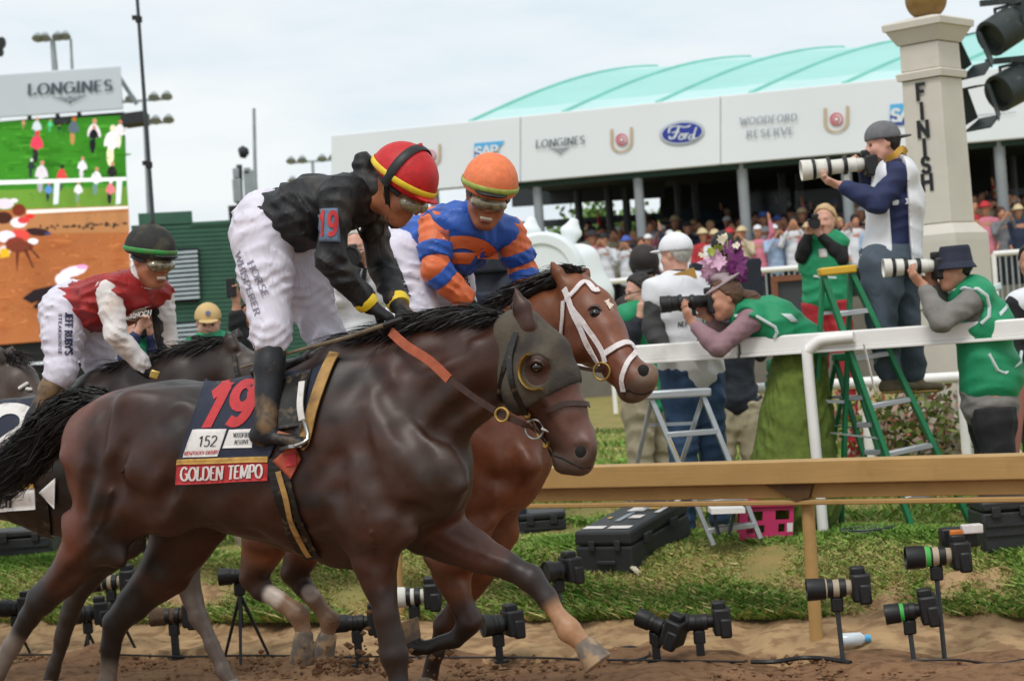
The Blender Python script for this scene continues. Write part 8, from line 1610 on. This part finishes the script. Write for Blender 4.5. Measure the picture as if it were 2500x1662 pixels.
cable('black cable bundle at the foot of the tan rail post', [('L', 930, 985), ('L', 1050, 985), ('L', 1200, 965), ('L', 1330, 970), ('L', 1450, 990)], .012); cable('thin black cable looping right of the outstretched hoof', [('L', 180, 930), ('L', 300, 915), ('L', 400, 940), ('L', 330, 975), ('L', 180, 975), ('L', 560, 980), ('L', 900, 985)]); cable('thin black cable running off to the right border', [('L', 1500, 990), ('L', 1700, 980), ('L', 2000, 975), ('L', 2200, 995), ('L', 2400, 965)]); cable('thin black cable behind the horses\' legs at the left', [('Q', 60, 1428), ('Q', 500, 1425), ('Q', 900, 1435), ('Q', 1300, 1430), ('Q', 1800, 1440)]); cable('thin black cable behind the front horse\'s forelegs', [('F', 0, 1420), ('F', 450, 1415), ('F', 900, 1420), ('F', 1400, 1420), ('F', 1800, 1435)])
# big coil on the lawn
for k, r in enumerate((.1, .12)): pass
cp = P(2120, 1300, 405); cp.z = gz(cp) + .02; o = MB().tube([cp + Vector((math.cos(t) * (.16 + .01 * math.sin(3 * t)), math.sin(t) * .12, .01 + .002 * t)) for t in np.linspace(0, 25, 90)], .008, 6).build('cable_coil', m_metdk, None); tag(o, 'dark coil of cable on the lawn beside the green ladder', 'cable')
# pink-brown pole at the right border and a low flowering bed
pp = MB().tube([P(2500, 900, 380), P(2475, 1110, 380), P(2462, 1290, 380)], .035, 10).build('pole', M('dusty_pink_paint', '#a0685c', rough=.6, noise=(6, .1)), None); tag(pp, 'dusty pink slanted pole at the right border', 'pole')
def shrub(label, u, v, s, R, cols, seed, n=1500):
    rgt = np.random.default_rng(seed); b = P(u, v, s); b.z = gz(b); o = thing('flowering_shrub', label, 'shrub', b); MB().tube([b, b + Vector((0, 0, R))], [.03, .01], 6).build('stem', m_bark, o)
    p = np.array(b) + [0, 0, R * .8] + rgt.normal(0, R * .45, (n, 3)) * [1.5, .8, .8]; r = rgt.uniform(.02, .05, n); a = rgt.normal(size=(n, 3)); a /= np.linalg.norm(a, axis=1)[:, None]; c_ = np.cross(a, rgt.normal(size=(n, 3))); c_ /= np.linalg.norm(c_, axis=1)[:, None]
    vv = np.stack([p - a * r[:, None], p - c_ * r[:, None] * .6, p + a * r[:, None], p + c_ * r[:, None] * .6], 1).reshape(-1, 3); me = mesh_np('foliage', vv, np.arange(n * 4).reshape(-1, 4), False); cc = np.array([C(q) for q in cols])[rgt.integers(0, len(cols), n)] * rgt.uniform(.7, 1.2, (n, 1)); set_col(me, np.repeat(cc, 4, 0)); mk('foliage', me, m_leaf, o)
shrub('flowering bed of pink and white blossom behind the green ladder', 2215, 1100, 300, .5, ['#6a7a3c', '#7f8a4a', '#b9ad9c', '#a98f84', '#55662f', '#5f7038', '#a86a58'], 4); shrub('low leafy flower bed at the foot of the finish post', 2330, 1090, 290, .4, ['#5f7038', '#78854a', '#cfc2b0'], 5)
# ============================================================ CROWD UNDER THE TENT
m_obj = M('crowd_clothing', objcol=True, rough=.8, noise=(3, .15)); m_objh = M('crowd_hat', objcol=True, rough=.8, noise=(3, .15)); m_skinc = M('crowd_skin', '#b98468', rough=.6, noise=(3, .12))
def proto(pose):
    s = SDF(); z = Vector((0, 0, 1)); h = Vector((0, 0, 1.6)); f, u, r = frame((0, -1, 0), (0, 0, 1)); head_prims(s, h, f, u, 1.0); s.cap(h - z * .2, h - z * .08, .055, .05, .02)
    arms = {0: [((.2, 0, 1.35), (.25, .0, 1.08), (.2, -.12, .88))], 1: [((.2, 0, 1.35), (.3, -.08, 1.55), (.26, -.1, 1.85))], 2: [((.2, 0, 1.35), (.26, -.14, 1.18), (.07, -.26, 1.5))]}[pose]; A = [tuple(Vector(p) for p in arms[0]), tuple(Vector((-p[0], p[1], p[2])) for p in ({0: arms[0], 1: ((.2, 0, 1.35), (.25, .0, 1.08), (.2, -.12, .88)), 2: arms[0]}[pose]))]
    for a, b, c in A: s.cap(b, c, .04, .03, .02); s.ell(c + (c - b).normalized() * .06, (.035, .025, .05), None, .02); s.cap(c + (c - b).normalized() * .06, c + (c - b).normalized() * .14, .022, .014, .01)
    s.cap((0, 0, 1.3), (0, 0, .9), (.18, .11), (.15, .1), .03, (1, 0, 0)); body, _, _ = s.mesh('body', .022, 1)
    s = SDF(); s.cap((0, 0, 1.36), (0, 0, 1.1), (.19, .1), (.19, .135), .04, (1, 0, 0)); s.cap((0, 0, 1.1), (0, 0, .78), (.18, .125), (.19, .14), .04, (1, 0, 0))
    for a, b, c in A: s.cap(a, b, .07, .058, .03); s.cap(b, b.lerp(c, .75), .056, .045, .03)
    s.noise = (.008, .2, pose); shirt, _, _ = s.mesh('shirt', .026, 1)
    s = SDF(); s.cap((.09, 0, .8), (.1, 0, .05), .1, .07, .03); s.cap((-.09, 0, .8), (-.1, 0, .05), .1, .07, .03); legs, _, _ = s.mesh('trousers', .04, 1)
    return body, shirt, legs
def hats():
    out = {}; s = SDF(); s.ell((0, .012, 1.635), (.094, .108, .108), None, .01); s.cut((0, -.06, 1.62), (0, -.8, -.6)); out['hair'] = s.mesh('hair', .018, 1)[0]
    s = SDF(); s.ell((0, 0, 1.66), (.1, .115, .1), None, .02); s.cut((0, 0, 1.64), (0, 0, -1)); s.ell((0, 0, 1.65), (.19, .2, .014), None, .01); out['hat'] = s.mesh('hat', .016, 1)[0]
    s = SDF(); s.ell((0, .0, 1.65), (.096, .112, .1), None, .01); s.cut((0, 0, 1.64), (0, 0, -1)); s.ell((0, -.13, 1.645), (.07, .08, .012), None, .01); out['cap'] = s.mesh('cap', .016, 1)[0]; return out
PR = [proto(k) for k in range(3)]; HT = hats()
for b_, s_, l_ in PR: b_.materials.append(m_skinc); s_.materials.append(m_obj); l_.materials.append(m_blackc)
for k in HT: HT[k].materials.append(m_objh)
SHC = [('white shirt', '#d9dbe2'), ('pale blue shirt', '#9fb4d2'), ('navy jacket', '#232c44'), ('dark suit', '#23242a'), ('pink dress', '#d07d90'), ('red top', '#b0343a'), ('grey jacket', '#75777c'), ('cream jacket', '#cdbfa3'), ('teal top', '#3f8a86'), ('lilac dress', '#a894bd')]
HTC = [('hair', 'dark hair', '#241a16'), ('hair', 'fair hair', '#b0916a'), ('hair', 'brown hair', '#4d3526'), ('hat', 'straw hat', '#cdbb94'), ('hat', 'dark wide hat', '#2a2830'), ('cap', 'white cap', '#dcdce0'), ('hat', 'blue hat', '#4a63b0'), ('hat', 'red hat', '#b83038'), ('cap', 'dark cap', '#26282e')]
POSE = ['arms down', 'one arm raised', 'hands at face']
rg = np.random.default_rng(21); seen = set()
def spectator(p, ci, hi, pose, row):
    o = thing('spectator', f'spectator with {HTC[hi][1]}, {SHC[ci][0]}, {POSE[pose]}, {row}', 'person', p, 'crowd under the tent'); o.rotation_euler = (0, 0, rg.uniform(-.5, .5)); k = rg.uniform(.94, 1.06); o.scale = (k, k, k)
    for me, nm, col in ((PR[pose][0], 'body', None), (PR[pose][1], 'shirt', SHC[ci][1]), (PR[pose][2], 'trousers', None), (HT[HTC[hi][0]], HTC[hi][0], HTC[hi][2])):
        c = bpy.data.objects.new(nm, me); link(c); c.parent = o
        if col: c.color = (*C(col), 1)
rows = [('front row', .2, 0, 30), ('second row', -1.7, .12, 30), ('third row', -3.4, .3, 28), ('back rows', -5.6, .55, 26)]
for ri, (rn, nn, dzr, n_) in enumerate(rows):
    for i in range(n_):
        x = 1345 + (2420 - 1345) * (i + rg.uniform(.1, .9)) / n_
        if 2070 < x < 2240: continue
        q = fq('Z', x, 640, nn); p = Vector((q.x, q.y, zter + dzr - .1 * (ri == 0)))
        light = ri == 0
        tries = 0
        ci = int(rg.choice(10, p=[.24, .16, .1, .08, .12, .06, .06, .1, .04, .04] if light else [.1, .08, .2, .22, .06, .06, .12, .06, .05, .05])); hi = int(rg.choice(9, p=[.22, .14, .18, .12, .06, .12, .06, .04, .06])); po = int(rg.choice(3, p=[.55, .1, .35]))
        while (ci, hi, po, rn) in seen and tries < 60: ci, hi, po, tries = int(rg.integers(0, 10)), int(rg.integers(0, 9)), int(rg.choice(3, p=[.5, .15, .35])), tries + 1
        seen.add((ci, hi, po, rn)); spectator(p, ci, hi, po, rn)
# people between the clock and the blue jockey
for k_, x in enumerate((1130, 1165, 1195)): q = fq('Z', x, 640, 1.0); spectator(Vector((q.x, q.y, zter)), k_ * 2, k_ + 1, 0, 'far left end')
